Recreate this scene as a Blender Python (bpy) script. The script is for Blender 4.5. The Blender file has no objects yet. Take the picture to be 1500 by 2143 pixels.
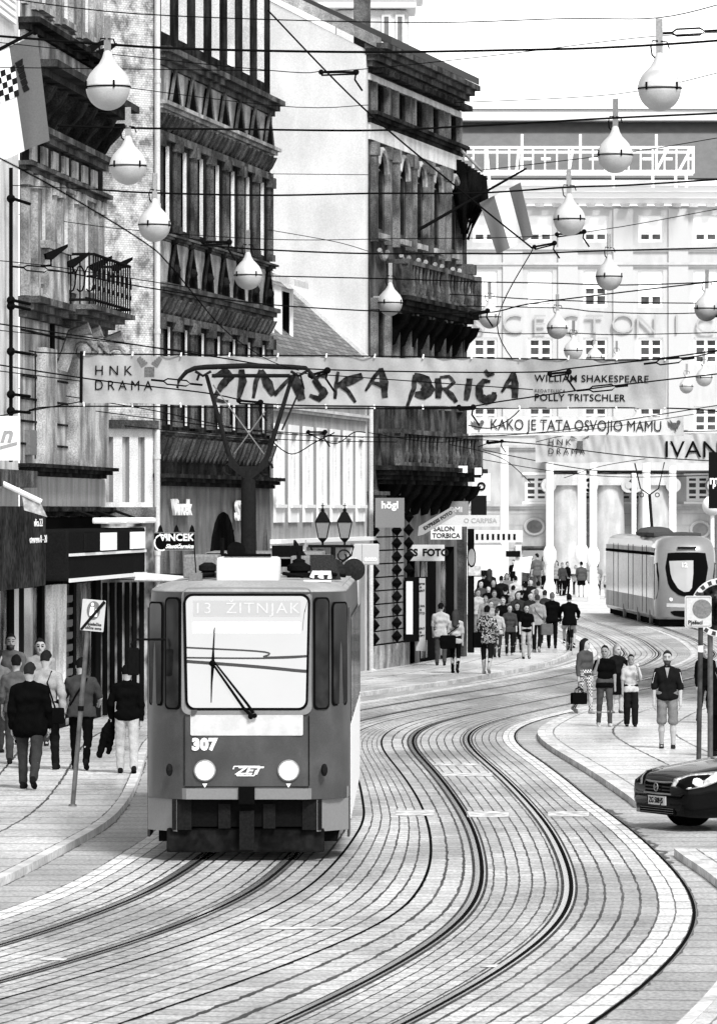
import bpy, bmesh, math, random
import numpy as np
from mathutils import Vector, Matrix
random.seed(7); R = math.radians
scene = bpy.context.scene
COL = scene.collection
# ---------------------------------------------------------------- camera, sky, sun, exposure
F_PX, CX, CY, CAM_H = 12000.0, 750.0, 1071.5, 4.3
cd = bpy.data.cameras.new('camera'); cam = bpy.data.objects.new('camera', cd); COL.objects.link(cam)
cam.location = (0, 0, CAM_H); cam.rotation_euler = (R(90), 0, 0)
cd.sensor_fit = 'HORIZONTAL'; cd.sensor_width = 36.0; cd.lens = 36.0 * F_PX / 1500.0
cd.clip_start = 1.0; cd.clip_end = 5000
cd.dof.use_dof = True; cd.dof.focus_distance = 92; cd.dof.aperture_fstop = 24
scene.camera = cam
SUN_EL, SUN_AZ = 48, 156          # azimuth measured from +Y clockwise: behind the camera, a little to the right
wld = bpy.data.worlds.new("World"); scene.world = wld; wld.use_nodes = True
nt = wld.node_tree; nt.nodes.clear()
sky = nt.nodes.new('ShaderNodeTexSky'); sky.sky_type = 'NISHITA'; sky.sun_disc = False
sky.sun_elevation = R(SUN_EL); sky.sun_rotation = R(SUN_AZ); sky.dust_density = 0.4; sky.air_density = 1.0
bw = nt.nodes.new('ShaderNodeRGBToBW'); bg = nt.nodes.new('ShaderNodeBackground'); wo = nt.nodes.new('ShaderNodeOutputWorld')
bg.inputs['Strength'].default_value = 0.13
nt.links.new(sky.outputs[0], bw.inputs[0]); nt.links.new(bw.outputs[0], bg.inputs[0]); nt.links.new(bg.outputs[0], wo.inputs[0])
sd = bpy.data.lights.new('sun', 'SUN'); sd.energy = 2.1; sd.angle = R(14); sd.color = (1, 1, 1)
sun = bpy.data.objects.new('sun', sd); COL.objects.link(sun)
_d = Vector((math.sin(R(SUN_AZ)) * math.cos(R(SUN_EL)), math.cos(R(SUN_AZ)) * math.cos(R(SUN_EL)), math.sin(R(SUN_EL))))
sun.rotation_euler = _d.to_track_quat('Z', 'Y').to_euler()
scene.view_settings.view_transform = 'Standard'; scene.view_settings.look = 'None'
scene.view_settings.exposure = 1.22; scene.view_settings.gamma = 1.0
scene.render.engine = 'CYCLES'; scene.cycles.max_bounces = 5; scene.cycles.use_denoising = True
# ---------------------------------------------------------------- helpers: where a photograph point lies at a distance
def W(x, y, d): return Vector(((x - CX) * d / F_PX, d, CAM_H + (CY - y) * d / F_PX))
def G(x, y, h=0.0):
    d = F_PX * (CAM_H - h) / (y - CY); return Vector(((x - CX) * d / F_PX, d, h))
# ---------------------------------------------------------------- materials
MATS = {}
def M(name, v, rough=.85, grain=.10, gs=35.0, streak=0.0, blotch=0.0, bs=1.2, spec=0.0, metal=0.0, bump=0.0, coat=0.0, emit=0.0):
    """grey procedural material: fine grain, vertical streaks (weather; painted reflections in some glass) and broad blotches"""
    if name in MATS: return MATS[name]
    m = bpy.data.materials.new(name); m.use_nodes = True; t = m.node_tree; N = t.nodes; Lk = t.links.new
    b = N['Principled BSDF']; b.inputs['Roughness'].default_value = rough; b.inputs['Metallic'].default_value = metal
    b.inputs['Specular IOR Level'].default_value = spec
    if coat: b.inputs['Coat Weight'].default_value = coat; b.inputs['Coat Roughness'].default_value = .06
    tc = N.new('ShaderNodeTexCoord')
    def noise(scale, stretch=None, detail=3.0):
        n = N.new('ShaderNodeTexNoise'); n.inputs['Scale'].default_value = scale; n.inputs['Detail'].default_value = detail
        if stretch:
            mp = N.new('ShaderNodeMapping'); mp.inputs['Scale'].default_value = stretch; Lk(tc.outputs['Object'], mp.inputs[0]); Lk(mp.outputs[0], n.inputs[0])
        else: Lk(tc.outputs['Object'], n.inputs[0])
        return n.outputs[0]
    def mr(src, a, bb, c, d):
        r = N.new('ShaderNodeMapRange'); r.inputs[1].default_value = a; r.inputs[2].default_value = bb; r.inputs[3].default_value = c; r.inputs[4].default_value = d
        Lk(src, r.inputs[0]); return r.outputs[0]
    def mul(a, bb):
        k = N.new('ShaderNodeMath'); k.operation = 'MULTIPLY'
        Lk(a, k.inputs[0]); Lk(bb, k.inputs[1]); return k.outputs[0]
    gr = noise(gs, None, 6.0)
    out = mr(gr, .33, .67, v * (1 - grain), v * (1 + grain))
    if streak: out = mul(out, mr(noise(1.7, (1.3, 1.3, .38), 8.0), .40, .60, 1 - streak, 1.0))
    if blotch: out = mul(out, mr(noise(bs, None, 5.0), .42, .6, 1 - blotch, 1.0))
    Lk(out, b.inputs['Base Color'])
    if bump:
        bp = N.new('ShaderNodeBump'); bp.inputs['Strength'].default_value = bump; bp.inputs['Distance'].default_value = .05
        Lk(noise(gs * .22, None, 4.0), bp.inputs['Height']); Lk(bp.outputs[0], b.inputs['Normal'])
    if emit:
        b.inputs['Emission Color'].default_value = (1, 1, 1, 1); b.inputs['Emission Strength'].default_value = emit
    m.diffuse_color = (v, v, v, 1); MATS[name] = m; return m
def nodes(m): return m.node_tree.nodes, m.node_tree.links.new, m.node_tree.nodes['Principled BSDF']
BLACK = M('black_paint', .006, .5, .2); DARK = M('dark_metal', .011, .5, .25); IRON = M('cast_iron', .009, .6, .3)
WIRE = M('wire_black', .005, .7, .1); STEEL = M('galvanised_steel', .28, .45, .2, metal=.6); GREYM = M('grey_metal', .16, .5, .2)
WHITE = M('white_paint', .82, .6, .05); PALE = M('pale_plaster', .66, .9, .2, streak=.2, blotch=.15)
LIGHTST = M('light_stone', .44, .9, .3, streak=.45, blotch=.5, bump=.7)
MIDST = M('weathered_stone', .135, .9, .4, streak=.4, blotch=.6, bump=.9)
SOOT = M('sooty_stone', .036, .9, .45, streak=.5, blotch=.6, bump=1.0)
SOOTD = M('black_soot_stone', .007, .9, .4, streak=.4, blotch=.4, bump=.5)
JAMB = M('lit_jamb', .72, .9, .2, streak=.2, blotch=.2)  # pale plaster jambs, toned up for the light they catch
GLASSD = M('dark_window_glass', .02, .08, .05, spec=.6); GLASSM = M('grey_window_glass', .10, .1, .3, gs=3, spec=.7)
GLASSL = M('pale_window_glass', .45, .15, .2, gs=2, spec=.7)
RUB = M('rubber', .006, .7, .2)
# ---------------------------------------------------------------- mesh builder
SPLIT = dict(pantograph_base='roof_gear', engaged_columns='engaged_column', pilasters='pilaster', bracket_course='bracket', pointed_niches='niche', diamond_quoins='quoin', corbels='corbel', window_heads='window_head', dentils='dentil', wall_strips='wall_strip', frieze_panels='frieze_panel', blind_slots='blind_slot', display_shelves='display_shelf', curtain='curtain', resistor_boxes='resistor_box', body_joints='body_joint', window_pillars='window_pillar', rusticated_courses='stone_course', course_joints='course_joint', collector_springs='collector_spring', roof_gutter='roof_gutter', inscription_band='stone_band', frieze='frieze', roof_cables='roof_cable', door_frame='door_bar', wheel_pair='wheel', coupler='coupler_part', eyes='eye', string_course='string_course', cornice='cornice', dark_print='printed_panel', underframe='underframe', tailbars='bar', end_bolt='end_bolt', roof_box_seal='seal_strip', canopy_trim='trim_strip', upper_arm='upper_arm', brace_wire='brace_wire', chrome_bar='chrome_bar', intake_bars='intake_bar', grille='grille_bar', seam='seam', body_parts='part', pedals='pedal', stone_joints='stone_joint', step='step', roof_equipment='unit', lattice='lattice', parapet='parapet', frame_cheeks='cheek', dormer_cheek='dormer_cheek', window_surround='window_surround', pilaster_caps='cap')
class MB:
    def __init__(s): s.v = []; s.f = []; s.mi = []; s.uv = None; s.m = 0
    def add(s, vs, fs, T=None):
        o = len(s.v)
        s.v += [tuple(T @ Vector(p)) for p in vs] if T is not None else [tuple(p) for p in vs]
        s.f += [tuple(i + o for i in f) for f in fs]; s.mi += [s.m] * len(fs); return s
    def box(s, x0, x1, y0, y1, z0, z1, T=None):
        v = [(x, y, z) for z in (z0, z1) for x, y in ((x0, y0), (x1, y0), (x1, y1), (x0, y1))]
        return s.add(v, [(3, 2, 1, 0), (4, 5, 6, 7), (0, 1, 5, 4), (1, 2, 6, 5), (2, 3, 7, 6), (3, 0, 4, 7)], T)
    def bbox(s, x0, x1, y0, y1, z0, z1, b=.02, T=None):
        """box with chamfered edges"""
        bm = bmesh.new(); bmesh.ops.create_cube(bm, size=1)
        for q in bm.verts: q.co = Vector(((x0 + x1) / 2 + q.co.x * (x1 - x0), (y0 + y1) / 2 + q.co.y * (y1 - y0), (z0 + z1) / 2 + q.co.z * (z1 - z0)))
        bmesh.ops.bevel(bm, geom=bm.edges[:], offset=b, segments=2, affect='EDGES', profile=.6)
        bm.verts.index_update(); s.add([q.co[:] for q in bm.verts], [[q.index for q in f.verts] for f in bm.faces], T); bm.free(); return s
    def tube(s, pts, r, n=8, cap=True, T=None, up=None):
        pts = [Vector(p) for p in pts]; k = len(pts); rs = r if hasattr(r, '__len__') else [r] * k
        vs = []; fs = []
        for i, p in enumerate(pts):
            t = (pts[min(i + 1, k - 1)] - pts[max(i - 1, 0)]).normalized()
            a = Vector((0, 0, 1)) if abs(t.z) < .95 else Vector((1, 0, 0))
            e1 = t.cross(a).normalized(); e2 = t.cross(e1)
            for j in range(n):
                q = 2 * math.pi * j / n; vs.append(p + (e1 * math.cos(q) + e2 * math.sin(q)) * rs[i])
        for i in range(k - 1):
            for j in range(n): fs.append((i * n + j, i * n + (j + 1) % n, (i + 1) * n + (j + 1) % n, (i + 1) * n + j))
        if cap: fs += [tuple(range(n))[::-1], tuple(range((k - 1) * n, k * n))]
        return s.add(vs, fs, T)
    def lathe(s, prof, n=20, T=None):
        vs = []; fs = []
        for r, z in prof:
            for j in range(n): q = 2 * math.pi * j / n; vs.append((r * math.cos(q), r * math.sin(q), z))
        for i in range(len(prof) - 1):
            for j in range(n): fs.append((i * n + j, i * n + (j + 1) % n, (i + 1) * n + (j + 1) % n, (i + 1) * n + j))
        fs += [tuple(range(n))[::-1], tuple(range((len(prof) - 1) * n, len(prof) * n))]
        return s.add(vs, fs, T)
    def prism(s, poly, a0, a1, axis='y', T=None):
        """extrude polygon; axis y: poly in (x,z); axis x: poly in (y,z); axis z: poly in (x,y)"""
        n = len(poly)
        P = {'y': lambda p, a: (p[0], a, p[1]), 'x': lambda p, a: (a, p[0], p[1]), 'z': lambda p, a: (p[0], p[1], a)}[axis]
        vs = [P(p, a0) for p in poly] + [P(p, a1) for p in poly]
        fs = [tuple(range(n)), tuple(range(n, 2 * n))[::-1]] + [(i + n, (i + 1) % n + n, (i + 1) % n, i) for i in range(n)]
        return s.add(vs, fs, T)
    def quad(s, a, b, c, d): return s.add([a, b, c, d], [(0, 1, 2, 3)])
    def ball(s, c, r, n=10, T=None):
        rx, ry, rz = r if hasattr(r, '__len__') else (r, r, r)
        bm = bmesh.new(); bmesh.ops.create_uvsphere(bm, u_segments=n, v_segments=max(6, n * 2 // 3), radius=1)
        bm.verts.index_update()
        s.add([(c[0] + q.co.x * rx, c[1] + q.co.y * ry, c[2] + q.co.z * rz) for q in bm.verts], [[q.index for q in f.verts] for f in bm.faces], T); bm.free(); return s
    def clusters(s):
        """groups of touching pieces: loose islands whose boxes meet"""
        p = list(range(len(s.v)))
        def fd(a):
            while p[a] != a: p[a] = p[p[a]]; a = p[a]
            return a
        for f in s.f:
            for a in f[1:]: p[fd(a)] = fd(f[0])
        isl = {}
        for i in range(len(s.v)): isl.setdefault(fd(i), []).append(i)
        ks = list(isl); V = np.array(s.v); bb = [(V[isl[k]].min(0) - .004, V[isl[k]].max(0) + .004) for k in ks]; g = list(range(len(ks)))
        def fg(a):
            while g[a] != a: g[a] = g[g[a]]; a = g[a]
            return a
        for i in range(len(ks)):
            for j in range(i):
                if (bb[i][0] <= bb[j][1]).all() and (bb[j][0] <= bb[i][1]).all(): g[fg(i)] = fg(j)
        vi, fi = {}, {}
        for i, k in enumerate(ks): vi.setdefault(fg(i), []).extend(isl[k]); 
        own = {q: fg(i) for i, k in enumerate(ks) for q in isl[k]}
        for j, f in enumerate(s.f): fi.setdefault(own[f[0]], []).append(j)
        return [(vi[k], fi[k]) for k in vi]
    def build(s, name, mats, parent=None, smooth=False, loc=None, rot=None, fixn=True):
        if name in SPLIT and len(s.f) > 1:
            cl = s.clusters()
            if len(cl) > 1:
                o = []
                for vi, fi in cl[:100]:
                    c = MB(); k = {q: j for j, q in enumerate(vi)}; c.v = [s.v[q] for q in vi]; c.f = [tuple(k[q] for q in s.f[j]) for j in fi]; c.mi = [s.mi[j] for j in fi]
                    o.append(c.build(SPLIT[name], mats, parent, smooth, loc, rot, fixn))
                return o if parent is None else o[-1]
            name = SPLIT[name]
        me = bpy.data.meshes.new(name); me.from_pydata(s.v, [], s.f)
        for m in (mats if isinstance(mats, (list, tuple)) else [mats]): me.materials.append(m)
        if any(s.mi): me.polygons.foreach_set('material_index', s.mi)
        if fixn:
            bm = bmesh.new(); bm.from_mesh(me); bmesh.ops.recalc_face_normals(bm, faces=bm.faces); bm.to_mesh(me); bm.free()
        if smooth:
            me.polygons.foreach_set('use_smooth', [True] * len(me.polygons))
            if smooth != 'all':
                try: me.set_sharp_from_angle(angle=R(38))
                except Exception: pass
        me.update(); o = bpy.data.objects.new(name, me); COL.objects.link(o)
        if parent: o.parent = parent
        if loc is not None: o.location = loc
        if rot is not None: o.rotation_euler = rot
        return o
def tag(o, label=None, cat=None, group=None, kind=None):
    if label: o['label'] = label
    if cat: o['category'] = cat
    if group: o['group'] = group
    if kind: o['kind'] = kind
    return o
def thing(name, label, cat, loc=(0, 0, 0), rz=0.0, group=None):
    o = bpy.data.objects.new(name, None); COL.objects.link(o); o.empty_display_size = .3
    o.location = loc; o.rotation_euler = (0, 0, rz); return tag(o, label, cat, group)
def copy_tree(o, parent=None):
    c = o.copy(); COL.objects.link(c)
    if parent is not None: c.parent = parent
    for ch in list(o.children): copy_tree(ch, c)
    return c
def text(s, size, mat, parent=None, name='lettering', loc=(0, 0, 0), rot=(R(90), 0, 0), ext=.004, align='CENTER', xs=1.0, bold=0.0, shear=0.0, spacing=1.0):
    cu = bpy.data.curves.new('t', 'FONT'); cu.body = s; cu.size = size; cu.align_x = align; cu.align_y = 'CENTER'; cu.extrude = ext
    cu.offset = bold; cu.shear = shear; cu.resolution_u = 3; cu.space_character = spacing
    ob = bpy.data.objects.new('t', cu); COL.objects.link(ob); ob.scale.x = xs
    dg = bpy.context.evaluated_depsgraph_get(); me = bpy.data.meshes.new_from_object(ob.evaluated_get(dg))
    bpy.data.objects.remove(ob); bpy.data.curves.remove(cu)
    if xs != 1.0:
        for q in me.vertices: q.co.x *= xs
    me.materials.clear(); me.materials.append(mat); me.name = name
    o = bpy.data.objects.new(name, me); COL.objects.link(o); o.parent = parent; o.location = loc; o.rotation_euler = rot; return o
# ================================================================ GROUND, ROAD, RAILS, PAVEMENTS
_px = [(860,2139),(928,2108),(1011,2061),(1084,2011),(1146,1967),(1183,1931),(1201,1889),(1201,1858),(1191,1816),(1178,1790),(1162,1752),(1131,1710),(1094,1669),(1053,1627),(1011,1591),(980,1565),(972,1544),(983,1529),(1014,1514),(1064,1501),(1155,1481)]
_P = np.array([(G(*p).x, G(*p).y) for p in _px] + [(6.0,134.6),(7.4,141),(10.4,158.5),(11.8,172),(12.35,190),(12.4,207),(12.1,235),(11.5,280)])
DD = np.concatenate([np.arange(36, 150, .5), np.arange(150, 300, 1.0)])
_d1 = np.arange(34, 302, .5)
_x = np.interp(_d1, _P[:, 1], _P[:, 0]); _m = _d1 < 48.4
_x[_m] = _P[0, 0] + (_d1[_m] - 48.3) * .19
for _ in range(3): _x = np.convolve(np.pad(_x, 6, mode='reflect', reflect_type='odd'), np.ones(13) / 13, 'valid')
RX = np.interp(DD, _d1, _x); _g = np.gradient(RX, DD); _l = np.sqrt(1 + _g * _g)
NX, NY = 1 / _l, -_g / _l
SS = np.concatenate([[0], np.cumsum(np.hypot(np.diff(RX), np.diff(DD)))])
def vf(*pts):
    a = np.array(pts, float); y = np.interp(DD, a[:, 0], a[:, 1])
    return np.convolve(np.pad(y, 5, mode='edge'), np.ones(11) / 11, 'valid')
def road_at(v, d):
    i = int(np.argmin(abs(DD - d))); return RX[i] + v * NX[i], DD[i] + v * NY[i], math.atan2(-_g[i], 1)
V_L2 = vf((36, -1.04)); V_R2 = V_L2 * 0
V_R1 = vf((40,-5.1),(48,-4.6),(52,-4.32),(57,-4.0),(61,-3.8),(64,-3.63),(70,-3.4),(80,-3.05),(100,-2.85),(130,-2.7),(160,-2.6),(190,-2.85),(207,-2.95),(235,-3.06))
V_L1 = V_R1 - vf((36, 1.2), (60, 1.18), (80, 1.05)); V_HA = V_R1 + .57
V_HB = V_L2 - vf((40,1.4),(48,1.32),(54,1.05),(61,.74),(70,.62),(85,.55),(120,.6))
V_W0 = V_L1 - 1.1; V_W1 = V_L1 - .8
V_W2 = vf((40,1.2),(48,1.13),(62,1.0),(75,.86),(85,.7),(100,.72),(115,.6),(140,.62)); V_W3 = V_W2 + vf((40,.4),(60,.38),(75,.26),(110,.22))
V_KL = vf((40,-7.4),(60,-6.7),(66,-6.5),(72,-6.26),(78,-5.96),(84,-5.87),(98,-5.85),(120,-5.75),(132,-5.54),(139,-5.3),(154,-5.14),(164,-5.22),(176,-5.36),(190,-5.6),(205,-6.6),(222,-9),(235,-14))
V_PR = vf((36,2.7),(48,2.36),(58,2.0),(65,1.7),(72,1.32),(83,1.5),(96,1.42),(110,1.3),(115,1.38),(127,1.05),(140,1.2),(170,1.3))
def mat_paving(name, v, joint, w=.06, jv=.05, wob=.05, cellvar=.12, patch=.25, rough=.5, jl=.5, spec=.45):
    m = bpy.data.materials.new(name); m.use_nodes = True; t = m.node_tree; N = t.nodes; Lk = t.links.new; b = N['Principled BSDF']
    b.inputs['Specular IOR Level'].default_value = spec
    tc = N.new('ShaderNodeTexCoord'); sp = N.new('ShaderNodeSeparateXYZ'); Lk(tc.outputs['UV'], sp.inputs[0])
    def mth(op, a, c=None):
        k = N.new('ShaderNodeMath'); k.operation = op
        for i, q in enumerate((a, c)):
            if q is None: continue
            if isinstance(q, (int, float)): k.inputs[i].default_value = q
            else: Lk(q, k.inputs[i])
        return k.outputs[0]
    def noise(sc, st=(1, 1, 1), det=3):
        mp = N.new('ShaderNodeMapping'); mp.inputs['Scale'].default_value = st; Lk(tc.outputs['Object'], mp.inputs[0])
        n = N.new('ShaderNodeTexNoise'); n.inputs['Scale'].default_value = sc; n.inputs['Detail'].default_value = det; Lk(mp.outputs[0], n.inputs[0]); return n.outputs[0]
    def mr(s, a, bb, c, d):
        r = N.new('ShaderNodeMapRange'); r.inputs[1].default_value = a; r.inputs[2].default_value = bb; r.inputs[3].default_value = c; r.inputs[4].default_value = d; Lk(s, r.inputs[0]); return r.outputs[0]
    wn = mth('MULTIPLY', mth('SUBTRACT', noise(1.6, (1, .8, 1), 3), .5), wob * 4)
    u = mth('ADD', sp.outputs[0], wn); fl = mth('FLOOR', u); fr = mth('FRACT', u)
    edge = mth('MINIMUM', fr, mth('SUBTRACT', 1.0, fr))
    wv = mr(noise(3.0, (1, 1, 1), 2), .35, .65, w * .55, w * 1.35)
    mk = mth('LESS_THAN', edge, wv)
    wn2 = N.new('ShaderNodeTexWhiteNoise'); wn2.noise_dimensions = '1D'; Lk(fl, wn2.inputs['W'])
    vv = mth('ADD', mth('DIVIDE', sp.outputs[1], jl), mth('MULTIPLY', wn2.outputs[0], 7.0)); fv = mth('FRACT', vv)
    mk2 = mth('LESS_THAN', fv, .11)
    cb = N.new('ShaderNodeCombineXYZ'); Lk(fl, cb.inputs[0]); Lk(mth('FLOOR', vv), cb.inputs[1])
    wc = N.new('ShaderNodeTexWhiteNoise'); wc.noise_dimensions = '2D'; Lk(cb.outputs[0], wc.inputs['Vector'])
    tone = mr(wc.outputs[0], 0, 1, v * (1 - cellvar), v * (1 + cellvar))
    tone = mth('MULTIPLY', tone, mr(noise(.55, (1, .22, 1), 5), .4, .6, 1 - patch, 1.0))
    tone = mth('MULTIPLY', tone, mr(noise(24, (1, .35, 1), 5), .32, .68, .66, 1.22))
    mx = N.new('ShaderNodeMix'); mx.data_type = 'FLOAT'; Lk(mth('MAXIMUM', mk, mth('MULTIPLY', mk2, joint)), mx.inputs[0]); Lk(tone, mx.inputs[2]); mx.inputs[3].default_value = jv
    Lk(mx.outputs[0], b.inputs['Base Color'])
    Lk(mr(noise(.9, (1, .3, 1), 4), .35, .65, rough - .12, rough + .15), b.inputs['Roughness'])
    bp = N.new('ShaderNodeBump'); bp.inputs['Strength'].default_value = .25; bp.inputs['Distance'].default_value = .01; Lk(noise(16, (1, 1, 1), 4), bp.inputs['Height']); Lk(bp.outputs[0], b.inputs['Normal'])
    return m
def ribbon(name, cols, z, mat, d0=36, d1=299, kind='structure', side=0.0, label=None):
    """sheet along the tram curve; cols = [(v array, uv x)]"""
    ii = [i for i in range(len(DD)) if d0 <= DD[i] <= d1]; vs = []; uv = []; fs = []
    cols = list(cols)
    for i in ii:
        for j, (v, u) in enumerate(cols):
            vs.append((RX[i] + v[i] * NX[i], DD[i] + v[i] * NY[i], z)); uv.append((u, SS[i]))
    n = len(cols)
    for a in range(len(ii) - 1):
        for j in range(n - 1): fs.append((a * n + j, a * n + j + 1, (a + 1) * n + j + 1, (a + 1) * n + j))
    if side:      # a visible edge dropping to the lower surface on both long sides
        for j, s in ((0, -1), (n - 1, 1)):
            o = len(vs)
            for i in ii:
                v = cols[j][0]; vs.append((RX[i] + v[i] * NX[i], DD[i] + v[i] * NY[i], z - side)); uv.append((cols[j][1], SS[i]))
            for a in range(len(ii) - 1):
                q = (a * n + j, (a + 1) * n + j, o + a + 1, o + a); fs.append(q if s < 0 else q[::-1])
    me = bpy.data.meshes.new(name); me.from_pydata(vs, [], fs); me.materials.append(mat)
    ul = me.uv_layers.new(name='UVMap'); ul.data.foreach_set('uv', [c for l in me.loops for c in uv[l.vertex_index]])
    o = bpy.data.objects.new(name, me); COL.objects.link(o); o['kind'] = kind; return o
def mixv(a, b, t): return a * (1 - t) + b * t
SETT = mat_paving('sett_paving', .53, .6, w=.08, jv=.012, cellvar=.16, patch=.42, rough=.5)
BAND = mat_paving('white_band_paving', .76, .6, w=.05, jv=.06, cellvar=.10, patch=.22, rough=.5, jl=1.1)
SLAB = mat_paving('pavement_slabs', .64, .5, w=.02, jv=.05, wob=.012, cellvar=.06, patch=.3, rough=.36, jl=1.6)
ASPH = M('asphalt', .22, .55, .35, gs=30, blotch=.35, bs=.5, bump=.4, spec=.4)
GUTT = mat_paving('gutter_paving', .44, .6, w=.02, jv=.06, cellvar=.1, patch=.35, rough=.55, jl=1.0)
KERBM = M('kerb_stone', .60, .7, .2, gs=12, blotch=.3, bump=.2); GAP_SHADE = M('joint_and_shadow', .008, .9, .3)
RAILM = M('polished_rail', .55, .22, .1, metal=.9); PATCHM = M('dark_asphalt_strip', .07, .7, .4, gs=30, blotch=.4, bs=3)
mb = MB(); mb.quad((-900, -60, 0), (900, -60, 0), (900, 2500, 0), (-900, 2500, 0)); tag(mb.build('ground', ASPH), kind='structure')
segs = [(V_W0, 0), (V_W1, 2), (V_L1, 6), (V_R1, 12), (V_HA, 15), (V_HB, 22), (V_L2, 25), (V_R2, 32), (V_W2, 37)]
cols = []
for (va, ua), (vb, ub) in zip(segs[1:], segs[2:]):
    k = 3
    for q in range(k): cols.append((mixv(va, vb, q / k), ua + (ub - ua) * q / k))
cols.append(segs[-1])
ribbon('tram_road', cols, .006, SETT)
ribbon('paving_band', [(V_W0, 0), (V_W1, 2)], .006, BAND)
ribbon('paving_band', [(V_W2, 0), (V_W3, 2)], .008, BAND)
ribbon('gutter', [(V_KL, 0), (V_W0, 1)], .005, GUTT)
ribbon('gutter', [(V_W3 + .05, 0), (V_PR + 2.6 * (DD > 70) * (DD < 83.5), 1)], .005, GUTT, d0=36)
ribbon('kerb_shadow', [(V_W3, 0), (V_W3 + vf((36,.045),(70,.035),(100,.03)), 1)], .0065, GAP_SHADE)  # dark strip painted as the shadow beside the band's raised edge
for v in (V_HA, V_HB): ribbon('paving_seam', [(v - .018, 0), (v + .018, 1)], .0085, GAP_SHADE, d1=125)
for v, s in ((V_L1, 1), (V_R1, 1), (V_L2, 1), (V_R2, 1)):
    ribbon('rail_bed', [(v - .11, 0), (v + .08, 1)], .0085, PATCHM, d1=240)
    ribbon('tram_rail', [(v - .075, 0), (v - .02, 1)], .014, RAILM, d1=240, side=.004)
    ribbon('rail_groove', [(v - .02, 0), (v + .03, 1)], .0105, GAP_SHADE, d1=240)
    ribbon('tram_rail', [(v + .03, 0), (v + .05, 1)], .014, RAILM, d1=240, side=.004)
# pavements (raised 0.10) with their kerb stones
HP = .10
ribbon('pavement', [(V_KL - .14 - k * 1.05, 1 + k) for k in range(19)][::-1], HP, SLAB, d0=36, d1=236)
ribbon('kerb', [(V_KL - .14, 0), (V_KL, 1)], HP + .003, KERBM, d1=236, side=HP)
ribbon('pavement', [(V_PR + .14, 0)] + [(V_PR + .14 + .15 + k * 1.15, k + 1) for k in range(26)], HP, SLAB, d0=83, d1=215, side=HP)
ribbon('kerb', [(V_PR, 0), (V_PR + .14, 1)], HP + .003, KERBM, d0=83, d1=215, side=HP)
ribbon('pavement', [(V_PR + .12, 0)] + [(V_PR + .27 + k * 1.15, k + 1) for k in range(14)], HP, SLAB, d0=36, d1=71.5, side=HP)
ribbon('kerb', [(V_PR, 0), (V_PR + .12, 1)], HP + .003, KERBM, d0=36, d1=71.5, side=HP)
# the far square: pale slabs as far as the bank building
mb = MB(); mb.quad((-40, 236, .012), (60, 236, .012), (60, 319, .012), (-40, 319, .012)); o = mb.build('square_paving', M('square_slabs', .6, .5, .15, gs=4, blotch=.2, bs=.3)); tag(o, kind='structure')
# worn white paint bars of a crossing
PAINT = M('worn_road_paint', .66, .6, .3, gs=9, blotch=.5, bs=5)
def bar(x0, x1, y0, y1):
    m = MB(); m.quad(*[G(x, y) + Vector((0, 0, .0115)) for x, y in ((x0, y1), (x1, y1), (x1, y0), (x0, y0))]); tag(m.build('road_marking', PAINT), kind='structure')
for b in ((827,908,1697,1709),(977,1064,1700,1712),(1146,1232,1700,1711),(907,1008,1600,1604),(925,1030,1619,1626),(545,718,1943,1948),(1005,1050,2022,2027),(85,140,2008,2013)): bar(*b)
# white lane line far up the curve
ribbon('road_marking', [(vf((36,-5.0)), 0), (vf((36,-4.86)), 1)], .012, PAINT, d0=142, d1=186)
ribbon('road_marking', [(vf((36,-1.75),(160,-1.75),(230,-1.6)), 0), (vf((36,-1.6),(160,-1.6),(230,-1.45)), 1)], .012, PAINT, d0=150, d1=235)
# ================================================================ BUILDINGS
class Facade:
    """a street front: local x runs along it away from the camera, local y goes into the building, z up"""
    def __init__(s, name, label, p0, p1, cat='building', group=None):
        s.p0 = Vector((p0[0], p0[1], 0)); s.p1 = Vector((p1[0], p1[1], 0)); s.dir = (s.p1 - s.p0).normalized(); s.L = (s.p1 - s.p0).length
        s.rz = math.atan2(s.dir.y, s.dir.x); s.root = thing(name, label, cat, s.p0, s.rz, group)
        s.mw = Matrix.Translation(s.p0) @ Matrix.Rotation(s.rz, 4, 'Z')
    def u(s, px):
        k = (px - CX) / F_PX; return (k * s.p0.y - s.p0.x) / (s.dir.x - k * s.dir.y)
    def z(s, px, py):
        y = s.p0.y + s.u(px) * s.dir.y; return CAM_H + (CY - py) * y / F_PX
    def world(s, u, y, z): return s.mw @ Vector((u, y, z))
    def attach(s, o): o.parent = s.root; o.matrix_parent_inverse = s.mw.inverted(); return o
def wall_holes(mb, u0, u1, z0, z1, holes, depth, y=0.0):
    us = sorted({u0, u1, *[h[0] for h in holes], *[h[1] for h in holes]}); zs = sorted({z0, z1, *[h[2] for h in holes], *[h[3] for h in holes]})
    mb.m = 0
    for a, b in zip(us, us[1:]):
        for c, d in zip(zs, zs[1:]):
            cu, cz = (a + b) / 2, (c + d) / 2
            if any(h[0] < cu < h[1] and h[2] < cz < h[3] for h in holes): continue
            mb.quad((a, y, c), (b, y, c), (b, y, d), (a, y, d))
    mb.m = 1
    for a, b, c, d in holes:
        e = y + depth
        mb.quad((a, y, c), (a, e, c), (a, e, d), (a, y, d)); mb.quad((b, y, c), (b, y, d), (b, e, d), (b, e, c))
        mb.quad((a, y, c), (b, y, c), (b, e, c), (a, e, c)); mb.quad((a, y, d), (a, e, d), (b, e, d), (b, y, d))
    mb.m = 0; return mb
_WIN = {}
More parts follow.
